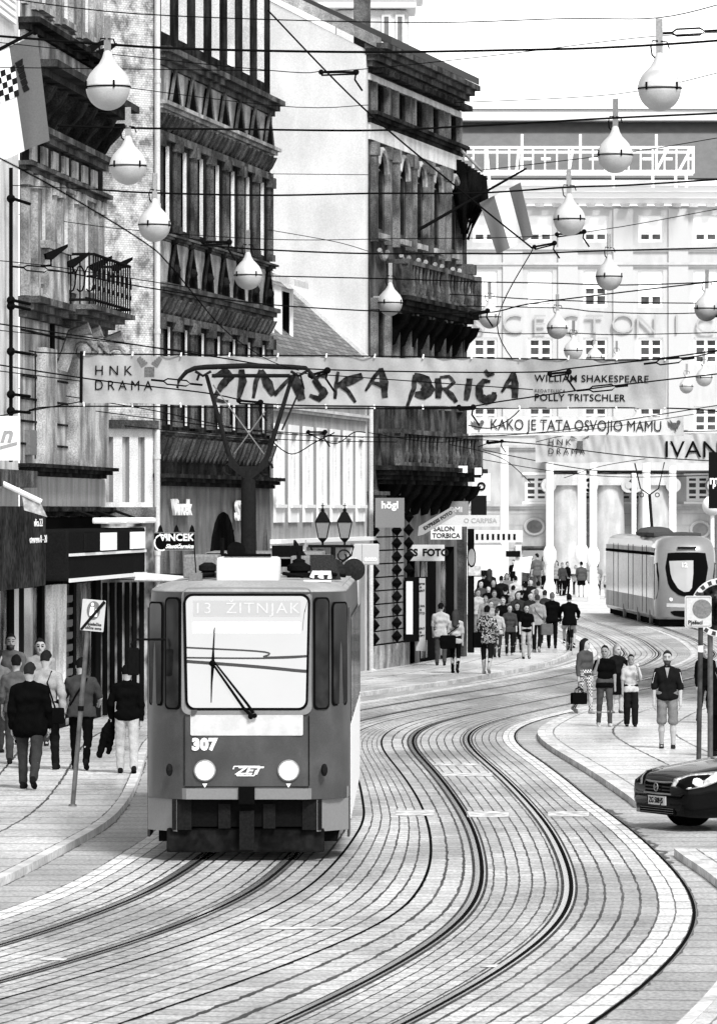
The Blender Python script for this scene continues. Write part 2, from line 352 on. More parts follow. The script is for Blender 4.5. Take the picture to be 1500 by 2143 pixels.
def window(parent, a, b, c, d, y, fm, gm, nx=2, nz=2, fr=.07, name='window'):
    """frame with bars and a pane behind it (pane is a sub-part); equal windows share their meshes"""
    w, h = b - a, d - c; key = (round(w, 2), round(h, 2), fm.name, gm.name, nx, nz)
    if key in _WIN:
        f0, g0 = _WIN[key]; f = f0.copy(); g = g0.copy(); COL.objects.link(f); COL.objects.link(g)
    else:
        m = MB(); m.box(0, fr, -.05, 0, 0, h); m.box(w - fr, w, -.05, 0, 0, h); m.box(fr, w - fr, -.05, 0, 0, fr); m.box(fr, w - fr, -.05, 0, h - fr, h)
        for i in range(1, nx): x = w * i / nx; m.box(x - fr * .6, x + fr * .6, -.045, 0, fr, h - fr)
        for i in range(1, nz):
            zz = h * i / nz if nz != 2 else h * .68
            m.box(fr, w - fr, -.04, -.001, zz - fr * .4, zz + fr * .4)
        f = m.build(name, fm)
        p = MB(); p.quad((0.01, -.012, 0.01), (w - .01, -.012, .01), (w - .01, -.012, h - .01), (.01, -.012, h - .01)); g = p.build('pane', gm, fixn=False)
        _WIN[key] = (f, g)
    f.parent = parent; f.location = (a, y, c); g.parent = f; return f
def cornice(mb, u0, u1, z0, z1, out, steps=3):
    for i in range(steps):
        t = (i + 1) / steps; mb.box(u0 - out * t * .5, u1 + out * t * .5, -out * t, .02, z0 + (z1 - z0) * i / steps + (.002 if i else 0), z0 + (z1 - z0) * (i + 1) / steps)
    return mb
# ---------------------------------------------------------------- C: soot-dark gothic revival house with the brick flank
C = Facade('gothic_house', 'soot black gothic revival house with rows of pointed gables', (-4.21, 119), (-2.08, 135))
L = C.L; n = 7; pit = (L - .5) / n
GREYR = M('grey_render', .22, .9, .3, streak=.3, blotch=.3, bump=.2)
ZC = dict(g=4.85, f1=6.0, c2=8.9, w2=10.15, c3=12.75, w3=13.95)
m = MB(); wall_holes(m, 0, L, 0.0, ZC['g'], [(4.6, 6.6, .1, 3.0), (8.2, 10.6, .1, 3.9), (12.2, 14.8, .1, 3.0)], .5)
m.build('ground_wall', [GREYR, SOOTD], C.root)
h1 = [(.35 + k * pit + .45, .35 + k * pit + pit - .75, 6.15, 8.2) for k in range(n)]
h2 = [(.35 + k * pit + .45, .35 + k * pit + pit - .85, 10.3, 12.0) for k in range(n)]
h3 = [(.35 + k * pit + .35, .35 + k * pit + pit - .8, 14.35, 19.0) for k in range(n)]
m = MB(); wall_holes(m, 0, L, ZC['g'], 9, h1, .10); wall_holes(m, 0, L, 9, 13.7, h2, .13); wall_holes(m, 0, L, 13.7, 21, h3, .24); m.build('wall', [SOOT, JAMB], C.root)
for i, hh in enumerate((h1, h2, h3)):
    for a, b, c, d in hh: window(C.root, a, b, c, d, (.098, .128, .238)[i], SOOTD, GLASSD, 2, 3)
m = MB()
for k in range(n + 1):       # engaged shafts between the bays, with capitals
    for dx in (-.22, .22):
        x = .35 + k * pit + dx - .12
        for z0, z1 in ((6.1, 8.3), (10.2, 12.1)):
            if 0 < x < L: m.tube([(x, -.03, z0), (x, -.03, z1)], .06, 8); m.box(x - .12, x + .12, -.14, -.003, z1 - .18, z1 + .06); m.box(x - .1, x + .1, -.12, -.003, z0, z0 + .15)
m.build('engaged_columns', M('highlit_shaft', .12, .9, .5, streak=.5, blotch=.6), C.root, smooth=True)  # shafts coloured paler to stand in for highlights on the stone
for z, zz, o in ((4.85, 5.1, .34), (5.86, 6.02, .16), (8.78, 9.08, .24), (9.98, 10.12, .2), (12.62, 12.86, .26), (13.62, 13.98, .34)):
    cornice(MB(), 0, L, z, zz, o).build('cornice', LIGHTST if z == 12.62 else MIDST if z in (8.78, 5.86, 13.62, 9.98) else SOOT, C.root)  # paler cornices have their top highlights put into the colour
fz = MB(); fz.box(0, L, -.05, -.004, 9.09, 9.97); fz.box(0, L, -.05, -.004, 12.87, 13.61); fz.build('frieze', LIGHTST, C.root)
for k in range(n + 0):
    x = .35 + (k + .62) * pit
    g = MB(); hw = .60
    g.prism([(x - hw, 12.87), (x + hw, 12.87), (x, 13.56)], -.13, -.052); q = MB()
    for a, b in (((x - hw - .05, 12.87), (x, 13.62)), ((x + hw + .05, 12.87), (x, 13.62))): q.tube([(a[0], -.13, a[1]), (b[0], -.13, b[1])], .04, 6)
    gb = g.build('gable_ornament', SOOTD, C.root); q.build('gable_rim', MIDST, gb)
    g = MB(); pts = [(x - .55, 9.09), (x + .55, 9.09), (x + .5, 9.3), (x + .33, 9.55), (x + .12, 9.75), (x, 9.93), (x - .12, 9.75), (x - .33, 9.55), (x - .5, 9.3)]
    g.prism(pts, -.13, -.052); gb = g.build('ogee_ornament', SOOTD, C.root)
    q = MB(); q.tube([(p[0], -.13, p[1]) for p in pts[1:6]], .035, 6); q.tube([(p[0], -.13, p[1]) for p in (pts[0],) + tuple(pts[:4:-1])], .035, 6); q.ball((x, -.1, 10.02), .11, 8); q.ball((x, -.13, 9.4), .12, 8); q.build('ogee_rim', SOOT, gb)
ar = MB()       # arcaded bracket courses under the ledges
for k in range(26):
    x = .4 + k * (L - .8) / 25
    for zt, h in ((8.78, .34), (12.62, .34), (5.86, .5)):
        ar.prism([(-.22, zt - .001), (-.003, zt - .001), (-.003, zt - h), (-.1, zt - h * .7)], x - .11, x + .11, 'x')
ar.build('bracket_course', M('highlit_bracket', .085, .9, .5, blotch=.6), C.root)  # brackets coloured paler than the wall as painted highlights
pn = MB(); pn.box(0.05, L - .05, -.09, -.003, 8.3, 8.44); pn.box(.05, L - .05, -.09, -.003, 12.1, 12.26); pn.build('string_course', MIDST, C.root)
# flank: raw brick above, smooth render with three blind slots below
BRK = bpy.data.materials.new('raw_brick'); BRK.use_nodes = True; t = BRK.node_tree; N = t.nodes; Lk = t.links.new
tc = N.new('ShaderNodeTexCoord'); bt = N.new('ShaderNodeTexBrick'); bt.inputs['Scale'].default_value = 5.5; bt.inputs['Mortar Size'].default_value = .03
bt.inputs['Color1'].default_value = (.42,) * 3 + (1,); bt.inputs['Color2'].default_value = (.56,) * 3 + (1,); bt.inputs['Mortar'].default_value = (.26,) * 3 + (1,)
mp = N.new('ShaderNodeMapping'); mp.inputs['Rotation'].default_value = (R(90), 0, 0); Lk(tc.outputs['Object'], mp.inputs[0]); Lk(mp.outputs[0], bt.inputs[0])
nn = N.new('ShaderNodeTexNoise'); nn.inputs['Scale'].default_value = 2.2; nn.inputs['Detail'].default_value = 9; nn.inputs['Roughness'].default_value = .72; Lk(tc.outputs['Object'], nn.inputs[0])
rp = N.new('ShaderNodeMapRange'); rp.inputs[1].default_value = .40; rp.inputs[2].default_value = .55; rp.inputs[3].default_value = .28; rp.inputs[4].default_value = 1.15; Lk(nn.outputs[0], rp.inputs[0])
mm = N.new('ShaderNodeMix'); mm.data_type = 'RGBA'; mm.blend_type = 'MULTIPLY'; mm.inputs[0].default_value = 1; Lk(bt.outputs[0], mm.inputs[6]); Lk(rp.outputs[0], mm.inputs[7]); Lk(mm.outputs[2], N['Principled BSDF'].inputs['Base Color'])
N['Principled BSDF'].inputs['Roughness'].default_value = .95
class Plane(Facade):
    def __init__(s, p0, p1, owner):
        s.p0 = Vector((p0[0], p0[1], 0)); s.p1 = Vector((p1[0], p1[1], 0)); s.dir = (s.p1 - s.p0).normalized(); s.L = (s.p1 - s.p0).length
        s.rz = math.atan2(s.dir.y, s.dir.x); s.mw = Matrix.Translation(s.p0) @ Matrix.Rotation(s.rz, 4, 'Z'); s.owner = owner
    def put(s, o):
        if isinstance(o, list): return [s.put(q) for q in o]
        o.parent = s.owner.root; o.matrix_parent_inverse = s.owner.mw.inverted(); o.location = s.p0; o.rotation_euler = (0, 0, s.rz); return o
FL = Plane((-5.5, 117.45), (-4.19, 118.95), C)
m = MB(); m.box(-1.6, FL.L, 0, .4, 6.2, 21); FL.put(m.build('brick_flank', BRK))
sl = [(FL.u(a), FL.u(b), 4.5, 5.85) for a, b in ((222, 237), (256, 271), (289, 303))]
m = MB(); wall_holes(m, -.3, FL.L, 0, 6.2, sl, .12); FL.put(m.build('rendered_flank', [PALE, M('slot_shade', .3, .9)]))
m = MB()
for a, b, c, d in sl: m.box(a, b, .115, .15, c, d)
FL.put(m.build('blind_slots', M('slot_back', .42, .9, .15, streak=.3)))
m = MB(); m.box(-.3, FL.L - .02, -.12, -.003, 4.2, 4.4); m.box(-.3, FL.L - .02, -.16, -.003, 6.02, 6.2); FL.put(m.build('cornice', MIDST))
m = MB(); m.tube([(FL.L - .08, -.1, .1), (FL.L - .08, -.1, 21)], .062, 10)
for z in (3.4, 5.4, 8, 10.6, 13.2): m.tube([(FL.L - .08, -.1, z), (FL.L - .08, -.1, z + .1)], .075, 10)
FL.put(m.build('downpipe', M('zinc_pipe', .6, .5, .12, streak=.2, metal=.2), smooth=True))
# shop in the flank: display picture, dark canopy, dark door strips, reflections painted into the glass colour
m = MB(); m.box(.05, FL.L - .1, -.05, -.003, 3.05, 4.15); FL.put(m.build('display_picture', M('fashion_poster', .36, .5, .4, gs=2.2, streak=.75, blotch=.75, bs=2.5)))
m = MB(); m.box(-.1, FL.L + .25, -.7, -.06, 2.92, 3.02); FL.put(m.build('canopy', DARK))
m = MB()
for k in range(8): m.box(-.1 + k * .22, -.1 + k * .22 + .12, -.06, -.003, .12, 2.85)
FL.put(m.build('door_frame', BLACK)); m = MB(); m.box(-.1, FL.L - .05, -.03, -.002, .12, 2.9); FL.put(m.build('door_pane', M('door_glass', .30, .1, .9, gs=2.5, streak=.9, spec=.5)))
# signs and lettering on the ground floor wall of C
def sign(name, label, loc, w, h, mat, th=.08, rz=0.0, cat='sign', group=None, round_=.0):
    """flat sign box; local x along it, front face at local y = 0 towards the viewer"""
    r = thing(name, label, cat, loc, rz, group); b = MB()
    if round_: b.bbox(-w / 2, w / 2, 0, th, -h / 2, h / 2, round_)
    else: b.box(-w / 2, w / 2, 0, th, -h / 2, h / 2)
    b.build('board', mat, r); return r
def pxsign(name, label, x0, x1, y0, y1, d, mat, **k):
    c = W((x0 + x1) / 2, (y0 + y1) / 2, d); r = sign(name, label, c, (x1 - x0) * d / F_PX, (y1 - y0) * d / F_PX, mat, **k); return r, (x1 - x0) * d / F_PX, (y1 - y0) * d / F_PX
LETW = M('white_lettering', .85, .5, .03); LETB = M('black_lettering', .015, .6, .05); LETG = M('grey_lettering', .30, .6, .1)
r, w, h = pxsign('confectioner_sign', 'black projecting sign reading VINCEK in white', 323, 407, 1114, 1152, 117.5, M('sign_black', .004, .4, .1))
text('VINCEK', .2, LETW, r, loc=(.05, -.006, .075), bold=.006, xs=1.0); text('Slastičarnica', .115, LETW, r, loc=(.1, -.006, -.105), shear=.4, bold=.004)
q = MB(); q.tube([(.0 + .14 * math.cos(a) - .27, -.012, .16 * math.sin(a) - .03) for a in [i * .35 for i in range(1, 16)]], .018, 6); q.build('emblem', LETW, r)
b = MB(); b.box(-w / 2 - .004, w / 2 + .004, -.004, .01, h / 2 - .02, h / 2 + .002); b.box(-w / 2 - .004, w / 2 + .004, -.004, .01, -h / 2 - .002, -h / 2 + .02); b.build('rim', GREYM, r)
b = MB(); [b.prism([(x - .06, h / 2), (x + .06, h / 2), (x + .035, h / 2 + .1), (x, h / 2 + .16), (x - .035, h / 2 + .1)], .0, .06) for x in (-.29, .04, .36)]; b.build('lamp_hood', BLACK, r)
r = thing('wall_lettering', 'white upright shop letters on grey render above the black confectioner sign', 'lettering', C.world(C.u(370), -.1, C.z(370, 1068)), C.rz)
t_ = text('Vincek', .46, LETW, r, name='letters', loc=(0, 0, .05), ext=.03, bold=.015, xs=1.9)
r = thing('wall_lettering', 'white upright shop letters on grey render behind the pantograph mast', 'lettering', C.world(C.u(500), -.1, C.z(500, 1080)), C.rz)
text('STIN', .6, LETW, r, name='letters', loc=(0, 0, .1), ext=.03, bold=.02, xs=1.8); text('M', .35, LETW, r, name='letters', loc=(.6, 0, -.42), ext=.03, bold=.02, xs=2)
# tall dark arch and pointed niches on the wall
m = MB(); ua, ub = C.u(438), C.u(490); um = (ua + ub) / 2; hw = (ub - ua) / 2
pts = [(ua, .2), (ub, .2), (ub, 3.0)] + [(um + hw * math.cos(a), 3.0 + 1.3 * math.sin(a)) for a in [i * math.pi / 10 for i in range(1, 10)]] + [(ua, 3.0)]
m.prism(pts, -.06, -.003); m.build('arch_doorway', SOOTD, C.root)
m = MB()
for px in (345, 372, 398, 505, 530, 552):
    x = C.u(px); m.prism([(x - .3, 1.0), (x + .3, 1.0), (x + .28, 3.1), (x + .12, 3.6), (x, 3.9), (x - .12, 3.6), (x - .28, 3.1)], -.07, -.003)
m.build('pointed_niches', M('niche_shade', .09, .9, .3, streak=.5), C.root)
# ---------------------------------------------------------------- B: pale classical house with the great cornice and balcony
B = Facade('classical_house', 'pale classical house with dark bracketed cornice and iron balcony', (-6.24, 105.6), (-5.27, 117.4)); L = B.L
hs = [(2.2, 3.5, 8.75, 10.5), (5.4, 6.7, 8.75, 10.5), (8.6, 9.8, 8.75, 10.5), (2.2, 3.5, 13.9, 17), (5.4, 6.7, 13.9, 17), (8.6, 9.8, 13.9, 17), (2.0, 3.2, 5.3, 7.3), (7.2, 8.6, 5.3, 7.3)]
STB = M('stained_pale_stone', .50, .9, .35, streak=.5, blotch=.5, bump=.3)
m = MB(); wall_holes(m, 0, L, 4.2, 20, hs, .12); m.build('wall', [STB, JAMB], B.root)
for a, b, c, d in hs: window(B.root, a, b, c, d, .118, M('brown_frame', .12, .7), GLASSM, 2, 2)
m = MB()
for u in (.35, 1.7, 4.0, 4.9, 7.2, 8.1, 10.3, 11.2):
    m.box(u - .2, u + .2, -.13, -.003, 8.35, 10.55); m.box(u - .26, u + .26, -.17, -.003, 10.35, 10.6); m.box(u - .25, u + .25, -.16, -.003, 8.3, 8.5); m.box(u - .2, u + .2, -.1, -.003, 13.7, 20)
m.build('pilasters', LIGHTST, B.root)
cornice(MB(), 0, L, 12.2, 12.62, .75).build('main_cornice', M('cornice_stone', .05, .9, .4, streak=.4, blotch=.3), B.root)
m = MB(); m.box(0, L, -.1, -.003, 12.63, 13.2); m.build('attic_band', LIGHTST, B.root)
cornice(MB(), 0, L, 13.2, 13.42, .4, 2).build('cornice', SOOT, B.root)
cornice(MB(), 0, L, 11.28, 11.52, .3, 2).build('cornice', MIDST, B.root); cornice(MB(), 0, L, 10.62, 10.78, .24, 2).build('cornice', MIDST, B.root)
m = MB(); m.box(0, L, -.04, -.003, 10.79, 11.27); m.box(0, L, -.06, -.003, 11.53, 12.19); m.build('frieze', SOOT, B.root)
for k in range(8):
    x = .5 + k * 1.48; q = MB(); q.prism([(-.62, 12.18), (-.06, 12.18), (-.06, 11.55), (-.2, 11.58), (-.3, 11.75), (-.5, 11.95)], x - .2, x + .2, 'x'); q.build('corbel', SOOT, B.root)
m = MB()
for k in range(7): m.box(1.0 + k * 1.48, 1.75 + k * 1.48, -.09, -.041, 10.86, 11.2)
m.build('frieze_panels', LIGHTST, B.root)
cornice(MB(), 0, L, 7.9, 8.28, .42).build('ledge', MIDST, B.root); cornice(MB(), 0, L, 4.98, 5.2, .35).build('ledge', SOOT, B.root); cornice(MB(), 0, L, 4.22, 4.4, .3, 2).build('ledge', SOOT, B.root)
m = MB(); m.box(0, L, -.08, -.003, 4.41, 4.97); m.build('sign_band', M('sign_band', .34, .8, .15, streak=.3), B.root)
m = MB(); m.box(B.u(52), B.u(66), -.1, -.003, B.z(60, 952), B.z(60, 900)); m.build('wall_plaque', GREYM, B.root)
m = MB(); m.tube([(B.u(102), -.07, 5.0), (B.u(102), -.07, 7.9)], .05, 8); m.build('downpipe', BLACK, B.root)
m = MB(); m.box(B.u(75), B.u(100), -.18, -.003, 5.2, 7.4); m.box(B.u(140), B.u(205), -.22, -.003, 5.2, 7.3); m.build('pilasters', STB, B.root)
# balcony: slab, volutes, iron railing
ub0, ub1 = B.u(118), L - 1.0
m = MB(); cornice(m, ub0, ub1, 7.92, 8.3, .78, 4); m.build('balcony_slab', MIDST, B.root)
for x in (ub0 + .25, ub0 + 2.0, ub1 - .4):
    q = MB(); sp_ = [(-.52 + (.36 - .032 * i) * math.cos(i * .62), 7.4 + (.36 - .032 * i) * math.sin(i * .62)) for i in range(10)]
    q.tube([(x, p[0], p[1]) for p in sp_], [.11 - .006 * i for i in range(10)], 8); q.tube([(x, -.06, 7.05), (x, -.3, 7.75), (x, -.62, 7.86)], .13, 8); q.ball((x, -.5, 7.4), .16, 8); q.build('volute_bracket', LIGHTST, B.root, smooth=True)
rl = MB()
for zz in (8.4, 9.28): rl.tube([(ub0, -.02, zz), (ub0, -.72, zz), (ub1, -.72, zz), (ub1, -.02, zz)], .03, 6)
for k in range(17):
    x = ub0 + (ub1 - ub0) * k / 16; rl.tube([(x, -.72, 8.3), (x, -.72, 9.28)], .016, 5)
    if k % 2 == 0: rl.tube([(x + .13 * math.cos(a), -.73, 8.82 + .22 * math.sin(a)) for a in [i * .7 for i in range(9)]], .016, 5)
for k in range(4):
    y = -.1 - k * .18; rl.tube([(ub0, y, 8.3), (ub0, y, 9.28)], .016, 5); rl.tube([(ub0, y + .09 * math.cos(a), 8.8 + .25 * math.sin(a)) for a in [i * .6 for i in range(10)]], .018, 5)
rl.build('iron_railing', IRON, B.root)
m = MB(); m.box(B.u(75), B.u(118), -.25, -.003, 8.3, 9.25); m.box(B.u(70), B.u(122), -.3, -.003, 9.26, 9.4); m.build('parapet', STB, B.root)
for a, b, c, d in hs[:6]:
    q = MB(); q.box(a - .2, a - .003, -.1, -.003, c - .05, d + .02); q.box(b + .003, b + .2, -.1, -.003, c - .05, d + .02); q.box(a - .26, b + .26, -.16, -.003, c - .17, c - .053); q.box(a - .24, b + .24, -.14, -.003, d + .022, d + .1); q.build('window_surround', LIGHTST, B.root)
for k in range(6):
    q = MB(); q.box(.1, L - .05, -.025, -.003, 5.55 + k * .42, 5.59 + k * .42); q.build('wall_joint', SOOT, B.root)
for k in range(7):
    x = 1.37 + k * 1.48; q = MB(); q.ball((x, -.06, 11.85), (.16, .1, .2), 8); q.tube([(x - .5, -.1, 12.05), (x - .25, -.12, 11.85), (x, -.12, 11.78), (x + .25, -.12, 11.85), (x + .5, -.1, 12.05)], .06, 6); q.build('carved_swag', MIDST, B.root, smooth=True)
# floodlights on the ledge and lamps over the shop
for i, (px, py) in enumerate(((68, 533), (115, 549), (165, 556), (210, 558), (150, 103), (175, 110))):
    c = B.world(B.u(px), -.45, B.z(px, py)); o = thing('floodlight', ['black wedge floodlight on wall bracket above carved balcony, beside the white house', 'black wedge floodlight second from the white house above balcony', 'black wedge floodlight third from the white house above balcony', 'black wedge floodlight above balcony beside the bare brick wall', 'small black wedge floodlight standing on the top ledge, nearer one', 'small black wedge floodlight standing on the top ledge, beside the brick'][i], 'floodlight', c, B.rz - R(75), 'floodlights along the house front')
    q = MB(); q.prism([(-.22, .02), (.2, .2), (.2, .14), (-.08, -.09), (-.2, -.08)], -.14, .14); q.build('housing', BLACK, o); q = MB(); q.tube([(-.1, 0, -.08), (-.1, 0, -.2), (-.25, .2, -.2)], .025, 6); q.build('bracket', BLACK, o)
m = MB(); wall_holes(m, 0, L, 0, 4.22, [(.6, 3.0, .25, 2.95), (3.4, 6.0, .25, 2.95), (6.4, 7.6, .1, 2.95), (8.0, 11.0, .25, 2.95)], .1); m.build('shop_wall', [DARK, BLACK], B.root)
REFL = M('shop_glass', .34, .1, .9, gs=1.1, streak=.8, blotch=.4, spec=.5)  # streaks and blotches paint street reflections into the panes
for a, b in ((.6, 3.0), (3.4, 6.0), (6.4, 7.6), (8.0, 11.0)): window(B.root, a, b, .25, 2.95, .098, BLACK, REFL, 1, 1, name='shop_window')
m = MB(); m.bbox(.1, L + .1, -.9, -.06, 3.02, 3.98, .05); cn = m.build('shop_canopy', DARK, B.root)
m = MB(); m.box(.1, L + .11, -.94, -.9, 3.0, 3.07); m.box(L + .1, L + .14, -.9, -.06, 3.0, 4.0); m.box(.1, L + .1, -.93, -.9, 3.48, 3.53); m.build('canopy_trim', M('bright_trim', .7, .4), cn)
for px0, px1 in ((112, 143), (178, 206), (75, 98)):
    q = MB(); q.box(B.u(px0), B.u(px1), -.96, -.905, 3.56, 3.9); q.build('poster', WHITE if px0 > 80 else DARK, cn)
m = MB()
for k in range(9):
    m.box(6.5, 7.5, .02, .06, .6 + k * .24, .62 + k * .24)
    for j in range(6): m.box(6.55 + j * .16, 6.65 + j * .16, .0, .05, .62 + k * .24, .74 + k * .24)
m.build('display_shelves', GREYM, B.root)
m = MB()
for k in range(5): m.tube([(3.6 + k * .5, .04, .7), (3.65 + k * .5, .03, 2.9)], .16, 7)
m.build('curtain', M('curtain_cloth', .8, .9, .2, streak=.6), B.root, smooth=True)
for i, px in enumerate((142, 182, 222)):
    c = B.world(B.u(px), -.75, 4.12); o = thing('shop_lamp', ['white shop lamp on curved arm over canopy, beside the awning valance', 'white shop lamp on curved arm over canopy, middle one of three', 'white shop lamp on curved arm over canopy, beside the brick flank'][i], 'lamp', c, B.rz, 'white lamps over the shop canopy')
    q = MB(); q.bbox(-1.2, 1.0, -.2, .12, -.05, .07, .04); q.build('lamp_head', WHITE, o); q = MB(); q.tube([(-.9, .05, .06), (-1.2, .4, .2), (-1.3, .72, .1)], .03, 6); q.build('arm', IRON, o)
# ---------------------------------------------------------------- A: white house at the left edge
A = Facade('white_house', 'plain white house with black cable mast at the picture edge', (-6.95, 92), (-6.25, 105.5)); L = A.L
m = MB(); wall_holes(m, 0, L, 0, 20, [(2, 4, .3, 3), (5, 7, .3, 3), (9.5, 12.8, .3, 3)], .15); m.box(0, L, .0, .3, 20, 20.1); m.build('wall', [PALE, DARK], A.root)
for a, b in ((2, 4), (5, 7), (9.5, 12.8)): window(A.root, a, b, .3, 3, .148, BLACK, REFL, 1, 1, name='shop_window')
m = MB(); m.box(0, L, -.35, -.003, 4.75, 5.05); m.build('ledge', MIDST, A.root)
m = MB()
for k in range(14): m.box(8.6, 12.6, -.06, -.003, 13.2 + k * .13, 13.28 + k * .13)
m.build('shutter', WHITE, A.root)
m = MB(); m.box(0, L, -.5, -.06, 2.95, 4.4); m.build('shop_fascia', M('fascia_dark', .035, .6, .5, gs=9, blotch=.4), A.root)
o = thing('cable_mast', 'black pipe mast with crossbars fixed to white house', 'mast', A.world(A.u(9), -.12, 5.2), A.rz); q = MB(); q.tube([(0, 0, 0), (0, 0, 5.3)], .035, 8); q.build('pole', BLACK, o)
for py in (415, 628, 640, 735, 825, 860): zz = A.z(9, py) - 5.2; q = MB(); q.tube([(-.3, -.02, zz), (1.8, -.14, zz)], .03, 6); q.ball((0, 0, zz), .08, 8); q.build('crossbar', BLACK, o)
r = sign('shop_sign', 'white square sign with a grey script letter n', W(12, 917, 101), .5, .78, WHITE, th=.1); text('n', .42, LETG, r, loc=(.0, -.006, .06), shear=.3, bold=.012)
q = MB(); q.prism([(-.1, -.2), (.2, -.12), (.2, -.06), (-.1, -.14)], -.008, 0); q.build('underline', LETG, r)
for i_, s_ in enumerate(('ulica 2.2', 'otvoreno 8 – 20')): text(s_, .2, LETW, A.root, loc=(A.u(22), -.51, 4.1 - i_ * .3), ext=.003, xs=2.2)
# white awning with a printed valance
o = thing('awning', 'white awning edge with printed valance below the script n sign', 'awning', W(0, 1010, 100)); q = MB(); q.tube([(-.6, 0, .28), (.05, 0, -.02), (.72, 0, -.34)], .05, 8); q.build('front_rail', WHITE, o)
q = MB(); q.prism([(-.6, .24), (.0, -.05), (.0, -.1), (-.6, .18)], .0, 1.2); q.build('canvas', M('awning_canvas', .5, .9), o)
q = MB(); q.add([(.38, -.02, -.2), (.72, -.02, -.38), (.82, .02, -.6), (.42, .02, -.48)], [(0, 1, 2, 3)]); q.add([(.38, .0, -.2), (.72, .0, -.38), (.82, .04, -.6), (.42, .04, -.48)], [(3, 2, 1, 0)]); q.build('valance', M('valance_cloth', .55, .9, .3, gs=12, blotch=.3, bs=9), o)
o = thing('awning', 'pale folding awning above the dark doorway by tram', 'awning', W(305, 1205, 116)); q = MB(); q.prism([(-.75, .12), (.85, -.02), (.85, -.1), (-.5, -.06)], -.5, .5); q.build('canvas', M('awning_canvas2', .62, .9, .1), o); q = MB(); q.tube([(-.5, -.5, -.08), (.85, -.5, -.1)], .03, 6); q.build('front_rail', STEEL, o)
# ---------------------------------------------------------------- E: low house with tiled roof and dormers
E_ = Facade('low_house', 'low grey house with tiled roof, dormers and white window surrounds', (-2.06, 135.2), (0.2, 151.9)); L = E_.L
WALLE = M('grey_wall', .38, .9, .25, streak=.2, blotch=.15)
pit = L / 7; hs = [(.55 + k * pit, 1.6 + k * pit, 4.5, 6.2) for k in range(7)]
m = MB(); wall_holes(m, 0, L, 0, 7.7, hs + [(.6 + k * 5.4, 4.6 + k * 5.4, .2, 2.9) for k in range(3)], .1); m.build('wall', [WALLE, PALE], E_.root)
for a, b, c, d in hs:
    f = window(E_.root, a, b, c, d, .098, WHITE, GLASSM, 2, 2, fr=.1)
for a, b, c, d in hs:
    q = MB(); q.box(a - .22, a - .003, -.06, -.003, 4.05, 6.4); q.box(b + .003, b + .22, -.06, -.003, 4.05, 6.4); q.box(a, b, -.06, -.003, d + .003, 6.4); q.box(a, b, -.05, -.003, 4.05, c - .003); q.box(a - .25, b + .25, -.12, -.061, c - .1, c - .02); q.build('window_surround', WHITE, E_.root)
for k in range(3): window(E_.root, .6 + k * 5.4, 4.6 + k * 5.4, .2, 2.9, .098, GREYM, REFL, 3, 1, name='shop_window')
cornice(MB(), 0, L, 6.7, 6.85, .12, 2).build('string_course', PALE, E_.root); cornice(MB(), 0, L, 7.7, 7.95, .45).build('eaves_cornice', PALE, E_.root); cornice(MB(), 0, L, 3.45, 3.65, .25, 2).build('ledge', WHITE, E_.root)
TILE = bpy.data.materials.new('roof_tiles'); TILE.use_nodes = True; t = TILE.node_tree; N = t.nodes; Lk = t.links.new
tc = N.new('ShaderNodeTexCoord'); bt = N.new('ShaderNodeTexBrick'); bt.inputs['Scale'].default_value = 3.6; bt.inputs['Mortar Size'].default_value = .06; bt.inputs['Row Height'].default_value = .62; bt.inputs['Brick Width'].default_value = 1.2
bt.inputs['Color1'].default_value = (.09,) * 3 + (1,); bt.inputs['Color2'].default_value = (.20,) * 3 + (1,); bt.inputs['Mortar'].default_value = (.03,) * 3 + (1,)
Lk(tc.outputs['UV'], bt.inputs[0]); Lk(bt.outputs[0], N['Principled BSDF'].inputs['Base Color']); N['Principled BSDF'].inputs['Roughness'].default_value = .9
def tiled(name, quad, parent, uvs):
    me = bpy.data.meshes.new(name); me.from_pydata(quad, [], [(0, 1, 2, 3)]); me.materials.append(TILE); ul = me.uv_layers.new(name='UVMap'); ul.data.foreach_set('uv', [c for q in uvs for c in q])
    o = bpy.data.objects.new(name, me); COL.objects.link(o); o.parent = parent; return o
m = MB(); m.box(0, L, .05, .1, 7.95, 8.0); m.build('eaves_soffit', GREYM, E_.root)
tiled('roof', [(0, -.48, 7.97), (L, -.48, 7.97), (L, 3.0, 11.1), (0, 3.0, 11.1)], E_.root, [(0, 0), (L * .35, 0), (L * .35, 5), (0, 5)])
m = MB(); m.prism([(-.5, 7.93), (-.5, 8.07), (3.0, 11.25), (3.0, 11.05)], L - .5, L - .1, 'x'); m.build('roof_verge', PALE, E_.root)
for px in (578, 618):
    u = E_.u(px); dm = MB(); wall_holes(dm, -1.0, 1.0, 8.45, 9.75, [(-.7, .7, 8.55, 9.65)], .3, y=.25); d = dm.build('dormer', [WHITE, BLACK], E_.root, loc=(u, 0, 0))
    q = MB(); q.prism([(-.15, 9.75), (2.6, 10.65), (2.6, 10.8), (-.15, 9.91)], -1.2, 1.2, 'x'); q.build('dormer_roof', PALE, d); q = MB(); q.quad((-.7, .54, 8.55), (.7, .54, 8.55), (.7, .54, 9.65), (-.7, .54, 9.65)); q.build('pane', GLASSD, d)
    q = MB(); q.prism([(.25, 8.45), (.25, 9.75), (1.6, 9.75)], -1.02, -.95, 'x'); q.prism([(.25, 8.45), (.25, 9.75), (1.6, 9.75)], .95, 1.02, 'x'); q.box(-1.03, -.8, .2, .249, 8.45, 9.75); q.box(.8, 1.03, .2, .249, 8.45, 9.75); q.build('dormer_cheek', WHITE, d)
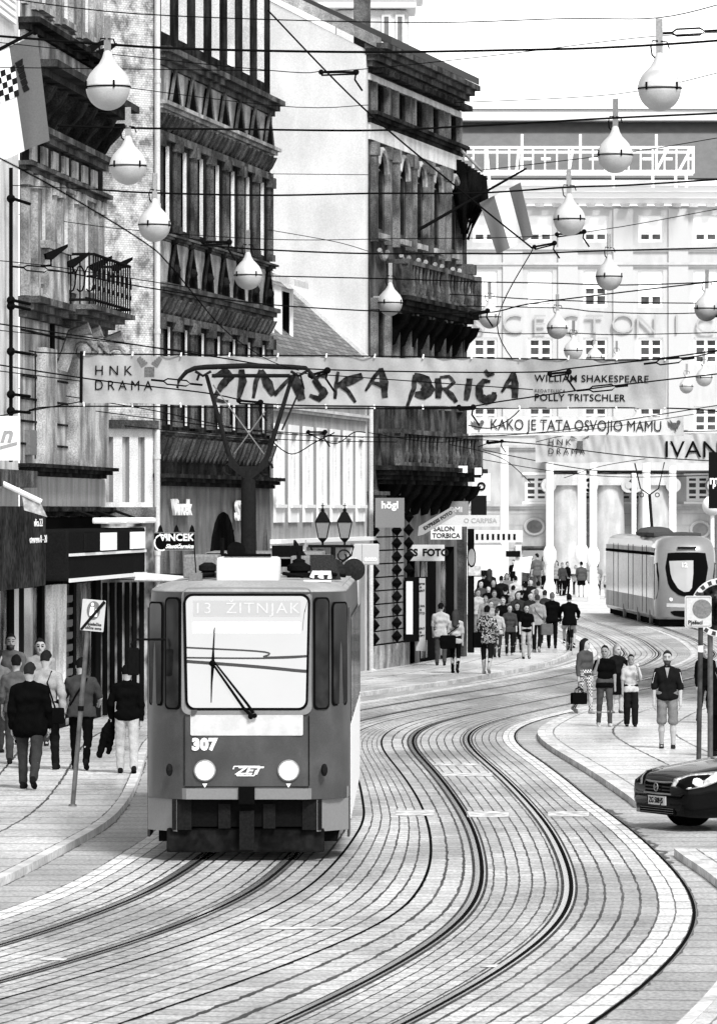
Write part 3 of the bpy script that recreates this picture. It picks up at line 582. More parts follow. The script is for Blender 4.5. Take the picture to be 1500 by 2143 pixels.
r, w, h = pxsign('shop_sign', 'flat grey shop sign with white capitals behind the tram roof', 563, 641, 1130, 1172, 139, M('sign_grey', .3, .6)); text('AGENCIJA', .2, LETW, r, loc=(0, -.006, -.08), bold=.006)
r, w, h = pxsign('shop_sign', 'pale rounded double sign with white letters reading ecco', 722, 793, 1138, 1182, 148, M('sign_pale', .50, .5, .05), round_=.03); text('ecco', .17, LETW, r, loc=(.22, -.006, -.12), bold=.008); text('eco', .15, LETW, r, loc=(-.24, -.006, -.12), bold=.006)
q = MB(); q.box(-.005, .005, -.006, -.001, -h / 2 + .01, h / 2 - .01); q.build('panel_joint', GREYM, r)
# ---------------------------------------------------------------- D: dark ornate corner house with the white party wall
D = Facade('corner_house', 'dark ornate corner house with balconies and blank white party wall', (0.25, 152), (2.95, 167)); L = D.L
BROWN = M('brown_stone', .11, .9, .45, streak=.45, blotch=.6, bump=.9)
bays = [.9, 4.3, 7.1, 9.9, 13.0]
hs = []
for z0, z1, w in ((15.0, 15.75, 1.5), (11.9, 13.9, 1.3), (8.0, 9.9, 1.4)):
    for i, u in enumerate(bays): hs.append((u, u + w, z0, z1))
m = MB(); wall_holes(m, 0, L, 4.9, 16.3, hs, .13); m.build('wall', [BROWN, SOOT], D.root)
for a, b, c, d in hs: window(D.root, a, b, c, d, .128, SOOTD, GLASSD, 2, 2)
m = MB(); m.prism([(.0, 0), (9, 0), (9, 21.2), (0, 16.55)], -.3, -.003, 'x'); m.build('party_wall', M('party_wall_paint', .60, .9, .1, streak=.1, blotch=.12, bs=.6), D.root)
m = MB(); m.prism([(-.3, 16.6), (9, 21.2), (9, 21.45), (-.3, 16.9)], -.42, .3, 'x'); m.build('gable_coping', LIGHTST, D.root)
m = MB(); m.prism([(-.58, 16.73), (9, 21.1), (9, 21.4), (-.58, 16.93)], .3, L - .05, 'x'); m.build('roof', TILE, D.root)
m = MB(); m.bbox(.6, 1.0, .1, .5, 16.6, 18.0, .03); m.build('chimney', MIDST, D.root)
cornice(MB(), -.1, L - .1, 16.12, 16.72, .58, 4).build('main_cornice', BROWN, D.root)
m = MB(); cornice(m, 0, L, 14.65, 14.95, .28); m.build('cornice', SOOT, D.root); m = MB(); m.box(0, L, -.07, -.003, 14.2, 14.64); m.box(0, L, -.05, -.003, 15.78, 15.95); m.build('inscription_band', PALE, D.root)
m = MB()
for i, u in enumerate(bays):
    for x in (u - .35, u + 1.75):
        m.box(x - .16, x + .16, -.16, -.003, 11.5, 14.0); m.box(x - .2, x + .2, -.2, -.003, 13.8, 14.15); m.box(x - .14, x + .14, -.14, -.003, 14.98, 15.75); m.box(x - .17, x + .17, -.16, -.003, 7.2, 9.9); m.box(x - .2, x + .2, -.2, -.003, 9.7, 10.0)
m.build('pilasters', M('highlit_pilaster', .22, .9, .45, streak=.5, blotch=.6), D.root)  # pilasters coloured paler in place of light on their edges
m = MB()
for i, u in enumerate(bays):   # arched heads with swags over the tall windows
    m.tube([(u + .65 + .72 * math.cos(a), -.1, 13.4 + .6 * math.sin(a)) for a in [k * math.pi / 10 for k in range(11)]], .09, 6); m.box(u - .1, u + 1.4, -.2, -.003, 11.6, 11.75)
    m.tube([(u + .1 + k * .3, -.14, 11.3 - .22 * math.sin(k * math.pi / 4)) for k in range(5)], .07, 6); m.box(u - .1, u + 1.5, -.22, -.003, 9.92, 10.06)
m.build('window_heads', LIGHTST, D.root, smooth=True)  # pale tone of the heads stands in for highlights
m = MB()
for k in range(40): m.box(.1 + k * .38, .3 + k * .38, -.4, -.1, 15.96, 16.11)
m.build('dentils', SOOT, D.root)
def balustrade(u0, u1, z, out, h, parent, nb):
    q = MB(); q.box(u0, u1, -out, -out + .16, z + h - .12, z + h); q.box(u0, u1, -out + .02, -out + .14, z, z + .1); q.box(u0, u0 + .14, -out + .161, -.01, z + h - .12, z + h)
    for k in range(nb): q.lathe([(.05, z + .1), (.08, z + .3), (.04, z + .5), (.06, z + h - .12)], 7, Matrix.Translation((u0 + .1 + (u1 - u0 - .2) * k / (nb - 1), -out + .08, 0)))
    for x in (u0 + .3, (u0 + u1) / 2, u1 - .3): q.box(x - .25, x + .25, -out - .02, -out + .18, z - .01, z + h + .02)
    return q.build('balustrade', MIDST, parent)
for u0, u1, z, out in ((2.8, L + .2, 10.15, .6), (1.5, L + .3, 5.55, .62)):
    m = MB(); cornice(m, u0, u1, z - .5, z, out + .1, 4); m.build('balcony_slab', SOOT, D.root); balustrade(u0, u1, z, out, .98, D.root, 22)
    m = MB()
    for k in range(9):
        x = u0 + .4 + k * (u1 - u0 - .8) / 8; m.prism([(-out, z - .5), (-.003, z - .5), (-.003, z - 1.35), (-.16, z - 1.3), (-.3, z - .95), (-out + .1, z - .75)], x - .16, x + .16, 'x')
    m.build('corbels', SOOTD, D.root)
m = MB(); m.box(L - .5, L + .05, -.2, -.003, .1, 14.2); m.box(L - .6, L + .3, -.45, -.003, 11.2, 11.5); m.build('corner_pilaster', BROWN, D.root)
m = MB(); cornice(m, 0, 4.2, 4.55, 4.85, .3); m.build('ledge', MIDST, D.root)
m = MB(); wall_holes(m, 0, L, 0, 4.9, [(6.1, 7.4, .1, 3.4), (8.2, 11.0, .1, 3.3), (11.8, 14.2, .1, 3.3)], .25); m.build('ground_wall', [M('pier_stone', .16, .9, .2, streak=.3, blotch=.2), BLACK], D.root)
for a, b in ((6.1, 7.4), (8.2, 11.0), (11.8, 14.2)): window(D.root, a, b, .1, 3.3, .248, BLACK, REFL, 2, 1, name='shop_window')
m = MB(); q = MB(); jt = MB()
for k in range(10):       # rusticated courses with dark diamond quoins
    z = .75 + k * .36; m.box(.3, 5.3, -.06, -.003, z + .02, z + .34); jt.box(.3, 5.3, -.03, -.004, z - .02, z + .02)
    for u in (.12, 3.6, 5.5): q.add([(u - .3, -.05, z + .18), (u, -.16, z + .36), (u + .3, -.05, z + .18), (u, -.16, z), (u, -.3, z + .18)], [(0, 1, 4), (1, 2, 4), (2, 3, 4), (3, 0, 4), (0, 3, 2, 1)])
m.build('rusticated_courses', M('pier_face', .26, .9, .35, streak=.25, blotch=.15), D.root); jt.build('course_joints', SOOTD, D.root); q.build('diamond_quoins', SOOTD, D.root)
m = MB(); m.box(0, 6, -.1, -.003, 0, .72); m.build('plinth', LIGHTST, D.root)
m = MB(); m.tube([(-.2, -.12, .1), (-.2, -.12, 7.2)], .06, 8); m.tube([(-.2, -.12, .1), (-.2, -.25, .05)], .07, 8); m.build('downpipe', PALE, D.root, smooth=True)
# corner house shop fittings
o = thing('showcase', 'black framed wall showcase with white panel beside corner pier', 'showcase', D.world(D.u(856), -.1, 0), D.rz); q = MB(); q.box(-1.4, .9, -.32, 0, .75, 2.5); q.build('frame', BLACK, o); q = MB(); q.box(-1.42, -1.4, -.24, -.06, .95, 2.4); q.build('panel', WHITE, o)
o = thing('price_board', 'narrow white upright board listing print and photo services', 'board', W(880, 1290, 157.5)); q = MB(); q.box(-.13, .13, 0, .05, -.95, 1.05); q.build('board', M('grey_board', .42, .6), o)
for i, s in enumerate(('Expres', '&', 'PRINT', 'SCAN', '&', 'FOTO', 'PRINT', '&', 'COPY')): text(s, .085, LETB, o, loc=(0, -.006, .9 - i * .1 - (i // 3) * .32), bold=.003)
r, w, h = pxsign('shop_sign', 'square grey projecting sign with white rounded letters reading högl', 785, 846, 1042, 1104, 151.3, M('hogl_grey', .20, .5, .1), th=.12); text('högl', .27, LETW, r, loc=(0, -.006, .2), bold=.008)
q = MB(); q.box(-w / 2 - .02, -w / 2, -.01, .13, -h / 2, h / 2 + .02); q.build('rim', BLACK, r)
r = sign('arrow_sign', 'slanted arrow shaped sign reading EXPRESS FOTO', W(915, 1090, 158), 1.05, .26, M('arrow_grey', .33, .6), th=.06); r.rotation_euler = (0, R(-31), 0); text('EXPRESS FOTO', .135, LETB, r, loc=(0.02, -.006, 0), bold=.004); q = MB(); q.prism([(-.525, -.13), (-.525, .13), (-.68, -.08)], 0, .06); q.build('arrow_tip', MATS['arrow_grey'], r)
r, w, h = pxsign('shop_sign', 'white sign with black hand lettering reading SALON TORBICA', 901, 966, 1099, 1129, 161, WHITE); text('SALON', .185, LETB, r, loc=(-.06, -.006, .09), bold=.004); text('TORBICA', .185, LETB, r, loc=(0, -.006, -.1), bold=.004)
r, w, h = pxsign('shop_sign', 'long pale projecting sign with grey capitals reading CARPISA', 920, 1045, 1078, 1102, 163.5, M('carpisa_pale', .62, .6)); text('O CARPISA', .19, M('pale_lettering', .38, .6), r, loc=(.3, -.006, 0), bold=.003)
r, w, h = pxsign('shop_sign', 'grey lightbox with faint white letters above the salon sign', 901, 980, 1049, 1092, 164.5, M('lightbox_grey', .26, .5, .2)); text('ROMI', .22, LETW, r, loc=(.1, -.006, .05))
r, w, h = pxsign('shop_sign', 'white shop band with heavy black letters reading FOTO', 855, 930, 1140, 1174, 159, M('band_white', .62, .6, .1)); text('SS', .27, LETB, r, loc=(-.37, -.006, 0), bold=.012); text('FOTO', .27, LETB, r, loc=(.25, -.006, 0), bold=.012)
o = thing('street_post', 'black post with oval mirror and small sign by crowd', 'post', G(985, 1366, HP)); q = MB(); q.bbox(-.1, .1, -.06, .06, 0, 3.7, .02); q.build('post', BLACK, o); q = MB(); q.lathe([(.25, -.03), (.27, 0), (.25, .03)], 20, Matrix.Translation((.02, -.1, 2.85)) @ Matrix.Rotation(R(90), 4, 'X') @ Matrix.Diagonal((.5, 1.2, 1, 1))); k = q.build('mirror_rim', BLACK, o); q = MB(); q.lathe([(.21, 0), (.21, .02)], 20, Matrix.Translation((.02, -.132, 2.85)) @ Matrix.Rotation(R(90), 4, 'X') @ Matrix.Diagonal((.5, 1.2, 1, 1))); q.build('glass', M('mirror_grey', .3, .3), k)
q = MB(); q.box(-.08, .3, -.12, -.08, 2.3, 2.6); q.build('small_sign', M('sign_cream', .5, .6, .3, gs=9), o)
q = MB()
for zz in (2.9, 2.6): pass
r, w, h = pxsign('dark_sign', 'plain black hanging board at the corner of the dark house', 985, 1018, 1037, 1078, 170, M('sign_black2', .012, .5)); 
r, w, h = pxsign('emblem_sign', 'white square sign with a dark ring emblem', 988, 1026, 990, 1048, 172, M('sign_white2', .72, .6)); q = MB(); q.tube([(.0 + .1 * math.cos(a), -.01, .02 + .1 * math.sin(a)) for a in [i * math.pi / 8 for i in range(17)]], .035, 6); q.build('emblem', BLACK, r)
for i, (a, b) in enumerate(((955, 982), (990, 1012))):
    c = W((a + b) / 2, 982 + i * 4, 163); o = thing('projector_lamp', ['white box floodlight under the lower balcony corner, larger one', 'white box floodlight at the outermost end of lower balcony'][i], 'floodlight', c, 0, 'box floodlights at the corner balcony'); q = MB(); q.bbox(-.17 + .04 * i, .17 - .04 * i, 0, .2, -.13, .13, .03); q.build('housing', BLACK, o); q = MB(); q.box(-.15 + .04 * i, .13 - .04 * i, -.012, -.001, -.1, .1); q.build('lamp_glass', WHITE, o)
# tower behind the corner house
m = MB(); T_ = thing('roof_tower', 'pale square tower with cornice rising behind the white wall', 'tower', (.42, 190, 0)); m.bbox(-1.2, 1.25, 0, 3, 0, 21.0, .25); m.build('wall', PALE, T_); m = MB(); m.bbox(-1.9, 1.5, -.3, 3.2, 21.0, 21.35, .06); m.bbox(-2.2, 1.75, -.5, 3.4, 21.36, 21.7, .08); m.build('cornice', WHITE, T_)
for x in (.35, .8): window(T_, x, x + .3, 18.9, 20.8, -.003, WHITE, GLASSM, 1, 1)
# ---------------------------------------------------------------- F: the pale bank building closing the view
FY = 319.0; FS = FY / F_PX
Fb = Facade('bank_building', 'big pale bank building with giant columns and oval windows closing the street', (W(940, 0, FY).x, FY), (W(1760, 0, FY).x, FY))
fu = lambda px: Fb.u(px); fzz = lambda py: CAM_H + (CY - py) * FS
BANK = M('bank_stone', .50, .9, .12, streak=.10, blotch=.06, bs=.4); BANKL = M('bank_stone_low', .44, .9, .22, streak=.2, blotch=.15, bs=.5); DULL = M('bank_window_glass', .06, .2, .5, gs=1.5)
cent = [1015 + 115.5 * k for k in range(6)]; hs = []
for c in cent:
    for a, b, hw in ((450, 506, 26), (565, 642, 26), (706, 762, 26), (850, 905, 26)): hs.append((fu(c - hw), fu(c + hw), fzz(b), fzz(a)))
for c in (1122, 1243, 1320, 1385, 1460, 1560): hs.append((fu(c - 24), fu(c + 24), fzz(1049), fzz(995)))
m = MB(); wall_holes(m, 0, Fb.L, fzz(940), fzz(430), [h for h in hs if h[2] > fzz(940)], .22); m.build('upper_wall', [BANK, WHITE], Fb.root)
m = MB(); wall_holes(m, 0, Fb.L, 0, fzz(940), [h for h in hs if h[2] < fzz(940)] + [(fu(a), fu(b), .1, fzz(1150)) for a, b in ((1094, 1148), (1206, 1258), (1300, 1350))], .3); m.build('lower_wall', [BANKL, WHITE], Fb.root)
for i, (a, b, c, d) in enumerate(hs):
    f = window(Fb.root, a, b, c, d, .21 if c > fzz(940) else .29, WHITE, DULL, 2, 4 if c < fzz(940) else 3, fr=.16)
for i, (a, b, c, d) in enumerate(hs[:24]):      # white roller blinds drawn part way
    k = [.62, .0, .0, .0][i % 4] if i % 4 != 1 else [.9, .9, .5, .72, .9, .4][i // 4]
    if k: q = MB(); q.box(a + .1, b - .1, .13, .158, d - (d - c) * k, d - .05); q.build('blind', WHITE, Fb.root)
for a, b, c, d in hs[24:]:
    q = MB(); q.box(a - .15, b + .15, -.1, -.003, c - .18, c - .02); q.box(a - .15, b + .15, -.1, -.003, d + .02, d + .16); q.build('window_surround', WHITE, Fb.root)
cornice(MB(), 0, Fb.L, fzz(428), fzz(378), 1.1, 4).build('main_cornice', WHITE, Fb.root)
m = MB(); [m.box(k * .95, k * .95 + .5, -.7, -.3, fzz(434), fzz(426)) for k in range(22)]; m.build('dentils', BANKL, Fb.root)
for y in (520, 552, 905, 935, 1058): q = MB(); cornice(q, 0, Fb.L, fzz(y + 7), fzz(y - 3), .22, 2); q.build('ledge', BANK if y < 930 else BANKL, Fb.root)
m = MB()
for k in range(8): m.box(fu(957 + 115.5 * k) - .55, fu(957 + 115.5 * k) + .55, -.14, -.003, fzz(900), fzz(436))
m.build('wall_strips', M('bank_strip', .46, .9, .1), Fb.root)
jt = MB()
for k in range(7): jt.box(0, Fb.L, -.012, -.003, fzz(1075 + k * 24) - .03, fzz(1075 + k * 24) + .03)
jt.build('stone_joints', M('joint_grey', .3, .9), Fb.root)
m = MB(); m.prism([(0, fzz(372)), (.0, fzz(372) + .02), (5.0, fzz(242)), (5.2, fzz(242)), (5.2, fzz(372))], 0, Fb.L, 'x'); m.build('mansard_roof', M('slate_grey', .15, .8, .1, streak=.1), Fb.root)
m = MB(); m.box(0, Fb.L, 3.4, 6, fzz(242), fzz(218)); m.build('roof_parapet', M('parapet_white', .66, .8), Fb.root); m = MB(); m.box(0, Fb.L, 3.3, 3.39, fzz(220.5), fzz(217.5)); m.build('parapet_cap', GREYM, Fb.root)
for px in (1185, 1272, 1365, 1530):
    x = fu(px); o = MB(); r0 = .88; o.lathe([(r0 * 1.15, 0), (r0 * 1.15, .5), (r0, .6), (r0, 3), (r0 * .92, fzz(1012))], 24, Matrix.Translation((x, -1.1, 0))); c = o.build('column', M('column_stone', .50, .9, .15, streak=.2, blotch=.1), Fb.root, smooth=True)
    o = MB(); z = fzz(1012); o.box(x - 1.15, x + 1.15, -2.1, -.1, z + .25, z + .5)
    for s in (-1, 1): o.tube([(x + s * 1.05, -2.15, z - .1), (x + s * 1.05, -.1, z - .1)], .42, 14); o.tube([(x + s * 1.05, -2.2, z - .1), (x + s * 1.05, -2.15, z - .1)], .2, 10)
    o.box(x - 1.0, x + 1.0, -2.1, -.1, z - .1, z + .249); o.build('ionic_capital', MATS['column_stone'], c, smooth=True)
m = MB(); m.box(fu(1140), Fb.L, -2.2, -.003, fzz(985), fzz(940)); m.build('entablature', BANK, Fb.root)
for px, py in ((1118, 1102), (1238, 1102), (1465, 1108)):
    q = MB(); T = Matrix.Translation((fu(px), -.08, fzz(py))) @ Matrix.Rotation(R(90), 4, 'X') @ Matrix.Diagonal((1.2, 1, 1, 1)); q.lathe([(.36, -.02), (.44, .04), (.5, 0)], 28, T); w_ = q.build('oval_window', BANK, Fb.root, smooth=True); q = MB(); q.lathe([(.36, .0), (.36, .05)], 28, T); q.build('pane', GLASSM, w_)
q = MB(); cornice(q, fu(1083), fu(1160), fzz(1152), fzz(1143), .3, 2); q.build('door_lintel', MIDST, Fb.root)
q = MB()
for i, ch in enumerate(((1003, 'S'), (1072, 'C'), (1128, 'E'), (1190, 'C'), (1243, 'T'), (1303, 'O'), (1352, 'N'), (1415, 'I'), (1475, 'C'), (1530, 'A'))):
    text(ch[1], 1.55, M('letter_grey', .36, .8), Fb.root, name='facade_letter', loc=(fu(ch[0]), -.25, fzz(680)), ext=.06, bold=-.03, xs=1.15)
# roof sign frame of white steel
SF = thing('roof_frame', 'white steel lattice sign frame standing on the bank roof', 'frame', (0, 316.5, 0)); g = lambda px, py: Vector((W(px, py, 316.5).x, 0, W(px, py, 316.5).z)); q = MB()
for a, b in (((960, 308), (1450, 308)), ((960, 318), (1450, 318)), ((960, 358), (1450, 358)), ((960, 364), (1450, 364)), ((1450, 305), (1450, 362)), ((1447, 308), (1420, 358)), ((1398, 308), (1370, 362)), ((1092, 280), (1092, 356)), ((1214, 280), (1214, 356)), ((1373, 280), (1373, 356)), ((1018, 312), (1026, 400)), ((1085, 312), (1080, 360)), ((1198, 312), (1190, 360))): q.tube([g(*a), g(*b)], .085, 6)
for k in range(20): q.tube([g(965 + k * 25, 310), g(965 + k * 25, 358)], .05, 5)
for px in (1282, 1365, 1413, 1435): q.tube([g(px, 358), g(px + 1, 392)], .09, 6)
for px in (980, 1100, 1140, 1240, 1352, 1395, 1440): q.tube([g(px - 8, 332), g(px + 12, 332)], .09, 6)
q.build('lattice', WHITE, SF)
# ---------------------------------------------------------------- house on the right, only its ornate edge reaches into view
Rh = Facade('edge_house', 'dark house of which only a cornice corner beside the globe lamp shows', (9.62, 150), (9.62, 122)); L = Rh.L
m = MB(); hs = [(2 + k * 3.2, 3.4 + k * 3.2, z, z + 2.2) for k in range(8) for z in (4.9,)]; wall_holes(m, 0, L, 0, 9.6, hs, .15); m.box(0, L, .3, 9, 0, 9.58); m.build('wall', [MIDST, SOOT], Rh.root)
for a, b, c, d in hs: window(Rh.root, a, b, c, d, .148, WHITE, GLASSD)
for z in (4.2, 9.0): q = MB(); cornice(q, 0, L, z, z + .6, .34); q.build('cornice', SOOT, Rh.root)
r, w, h = pxsign('shop_sign', 'black square sign with white letter m at picture edge', 1483, 1560, 946, 1064, 118, M('sign_black3', .008, .5)); text('m', .26, LETW, r, loc=(-.27, -.006, .0), bold=.006); text('P', .13, LETW, r, loc=(-.27, -.006, -.13), bold=.004)
# ---------------------------------------------------------------- white lamp masts and kiosk in the square
for i, (px, yt, yb, dd, rr) in enumerate(((1055, 935, 1160, 268, .20), (1150, 960, 1215, 285, .19), (1217, 985, 1240, 290, .22), (1241, 965, 1240, 275, .18), (1326, 990, 1210, 286, .12), (1352, 965, 1175, 280, .20), (1407, 975, 1200, 280, .18))):
    a = W(px, yb, dd); zt = W(px, yt, dd).z
    o = thing('white_mast', ['tall white mast behind the information kiosk', 'tall white mast with ball foot beside the first column', 'stout white mast standing between the two big columns', 'white mast left of the second big column', 'thin white mast behind the far tram roof', 'white mast just behind the far tram pantograph', 'white mast right of the far tram pantograph'][i], 'mast', (a.x, a.y, 0), 0, 'white masts in the square'); q = MB(); q.lathe([(rr * 1.6, 0), (rr * 1.6, .6), (rr, .9), (rr, zt)], 12); q.build('pole', WHITE, o, smooth=True)
    if i in (1, 2, 3): q = MB(); q.lathe([(rr * 1.1, 1.7), (rr * 1.7, 1.95), (rr * 1.7, 2.35), (rr * 1.1, 2.6)], 14); q.build('collar', WHITE, o, smooth=True)
o = thing('ball_lamp', 'white lamp post with round globe beside the far tram', 'street lamp', (W(1490, 1100, 225).x, 225, 0)); q = MB(); q.lathe([(.14, 0), (.1, .5), (.08, 4.3)], 10); q.build('pole', WHITE, o, smooth=True); q = MB(); q.ball((0, 0, 4.55), .4, 16); q.build('globe', WHITE, o, smooth='all')
o = thing('information_kiosk', 'white kiosk with dark top lettering and notice boards', 'kiosk', (W(1040, 1200, 236).x, 236, HP)); q = MB(); q.bbox(-1.3, .2, 0, .8, 0, 2.9, .04); q.build('body', M('kiosk_white', .7, .6), o); q = MB(); q.box(.75, 1.0, -.02, .1, 0, 3.4); q.box(-1.35, 1.05, -.1, .2, 2.95, 3.45); q.build('frame', M('kiosk_light', .6, .6), o); q = MB(); [q.box(-1.1 + k * .22, -1.0 + k * .22, -.115, -.1, 3.05, 3.3) for k in range(9)]; q.box(.35, .95, -.14, -.1, 2.35, 2.6); q.box(-1.0, -.2, -.02, -.001, 1.55, 1.8); q.build('dark_print', BLACK, o)
# ================================================================ OVERHEAD: LAMPS, WIRES, BANNERS, FLAGS
GLOBE = M('lamp_enamel', .56, .35, .06, spec=.5, streak=.14, blotch=.08, bs=4); GLOBEL = M('lamp_diffuser', .40, .45, .08, gs=60, spec=.3, blotch=.12, bs=3)
def span(name, label, pts, r, mat=WIRE, group=None, cat='cable', n=14):
    """cable through the given points (smooth sag between them)"""
    p = [Vector(q) for q in pts]; out = []
    for i in range(len(p) - 1):
        p0, p1, p2, p3 = p[max(i - 1, 0)], p[i], p[i + 1], p[min(i + 2, len(p) - 1)]
        for k in range(n):
            t = k / n; out.append(.5 * ((2 * p1) + (p2 - p0) * t + (2 * p0 - 5 * p1 + 4 * p2 - p3) * t * t + (3 * p1 - p0 - 3 * p2 + p3) * t ** 3))
    out.append(p[-1]); o = MB().tube(out, r, 5).build(name, mat, smooth='all'); return tag(o, label, cat, group)
GL = 'globe lamps hung across the street'
def make_lamp():
    r = thing('globe_lamp', 'x', 'street lamp', (0, 0, 0), 0, GL)
    q = MB(); q.lathe([(.292, -.0), (.29, .03), (.27, .10), (.235, .17), (.175, .24), (.115, .30), (.075, .37), (.05, .45), (.03, .47)], 28); q.build('upper_shell', GLOBE, r, smooth='all')
    q = MB(); q.lathe([(.286 * math.cos(a), -.004 - .30 * math.sin(a)) for a in [i * math.pi / 22 for i in range(11)]] + [(.01, -.304)], 28); q.build('lower_shell', GLOBEL, r, smooth='all')
    q = MB(); q.lathe([(.288, -.012), (.2965, -.008), (.2965, .004), (.288, .008)], 28); q.build('seam_ring', BLACK, r)
    for a in (-.8, -2.3): q = MB(); T = Matrix.Rotation(a, 4, 'Z'); q.box(.288, .304, -.012, .012, -.03, .07, T); q.build('clip', BLACK, r)
    q = MB(); q.box(-.045, .045, -.012, .012, .44, .92); q.build('hanger_strip', STEEL, r)
    q = MB(); q.tube([(-.02, -.015, .62), (-.09, -.02, .63), (-.115, -.02, .55), (-.1, -.02, .44), (-.06, -.02, .4)], .012, 6); q.tube([(.02, -.015, .62), (.10, -.02, .61), (.13, -.02, .52)], .01, 6); q.build('feed_cable', BLACK, r)
    return r
LP = make_lamp()
lamps = [ # photo x, y of seam, diameter px, label
 (226,181,95,'big white globe lamp in front of the great bracketed cornice'), (268,346,78,'white globe lamp before the brick flank, beside the iron balcony'),
 (323,470,69,'white globe lamp crossing the zinc downpipe of the gothic house'), (519,575,60,'white globe lamp in front of the ogee finials of gothic house'),
 (816,633,53,'white globe lamp before the lower balcony front of dark corner house'), (1025,663,47,'globe lamp half hidden behind the wire junction beside the corner house'),
 (1166,686,45,'globe lamp in front of the large letter C on the bank'), (1199,733,40,'globe lamp just above the upper banner edge, under letters C and T'),
 (1380,184,93,'big white globe lamp hanging against the open sky'), (1287,323,75,'white globe lamp in front of the white roof sign frame'),
 (1191,458,67,'white globe lamp right of the striped flag on its pole'), (1274,578,57,'white globe lamp in front of the bank windows above letter O'),
 (1478,645,52,'globe lamp beside the letters I and C, partly out of frame'), (1473,790,36,'small globe lamp right of the large banner end'),
 (1334,884,34,'small globe lamp below the large banner beside the rooster text'), (1244,748,34,'small globe lamp peeking over the banner beside letter O'),
 (1290,760,30,'smaller globe lamp behind the banner top under letter N'), (1436,808,30,'smallest globe lamp over the rooster banner end')]
for i, (px, py, dm, lab) in enumerate(lamps):
    d = .585 * F_PX / dm; o = LP if i == 0 else copy_tree(LP); o.location = W(px, py, d); o['label'] = lab; o.rotation_euler = (0, R((i * 37) % 5 - 2) * .4, R(i * 40 % 90 - 45) * .6)
# span cables carrying the lamps, left wall to right wall
SC = 'thick span cables carrying the globe lamps'
spans = [(((-60,70),(226,92),(420,102),(760,108),(1060,104),(1280,98),(1500,84),(1640,70)),75,'thick span cable of the topmost pair of globe lamps'),
 (((120,262),(268,267),(520,270),(780,272),(1000,262),(1287,246),(1500,236),(1620,228)),90,'thick span cable of the second pair of globe lamps'),
 (((200,396),(323,403),(560,408),(780,404),(1000,403),(1191,391),(1330,386),(1600,368)),102,'thick span cable of the third pair of globe lamps'),
 (((420,512),(519,520),(640,526),(770,530),(950,530),(1100,530),(1274,524),(1600,516)),116,'thick span cable of the fourth pair of globe lamps'),
 (((560,577),(816,583),(990,589),(1150,592),(1300,596),(1478,590),(1620,578)),131,'span cable of the fifth pair of globe lamps'),
 (((940,615),(1025,620),(1120,626),(1300,632),(1500,634),(1580,630)),151,'thin span cable below the fifth pair of lamps'),
 (((960,640),(1166,644),(1250,652),(1400,656),(1560,650)),157,'thin span cable over the tops of the bank letters'),
 (((965,690),(1060,698),(1199,697),(1300,700),(1560,694)),176,'thin span cable at the feet of the bank letters')]
for pts, d, lab in spans: span('span_cable', lab, [W(x, y, d) for x, y in pts], .017 if d < 125 else .015, group=SC)
# thinner wires above, one label where nothing tells them apart
TW = 'thin support wires high over the street'
for pts, d in ((((-20,-10),(290,28),(840,46),(1180,38),(1378,36),(1520,4)),74), (((-20,86),(560,146),(680,148),(800,140),(1060,112),(1335,78),(1520,66)),96), (((-20,140),(560,147)),96), (((-20,143),(560,219),(770,219)),110), (((0,545),(130,560),(420,605)),100), (((950,214),(1290,196),(1500,152)),96), (((950,362),(1287,322),(1500,288)),104), (((560,363),(770,365)),122), (((0,442),(250,478),(560,500),(820,499),(1180,490),(1500,437)),112), (((-20,385),(250,398)),104),(((560,480),(700,505),(770,525)),128)):
    span('support_wire', 'thin dark support wire strung high across the street', [W(x, y, d) for x, y in pts], .008, group=TW, n=6)
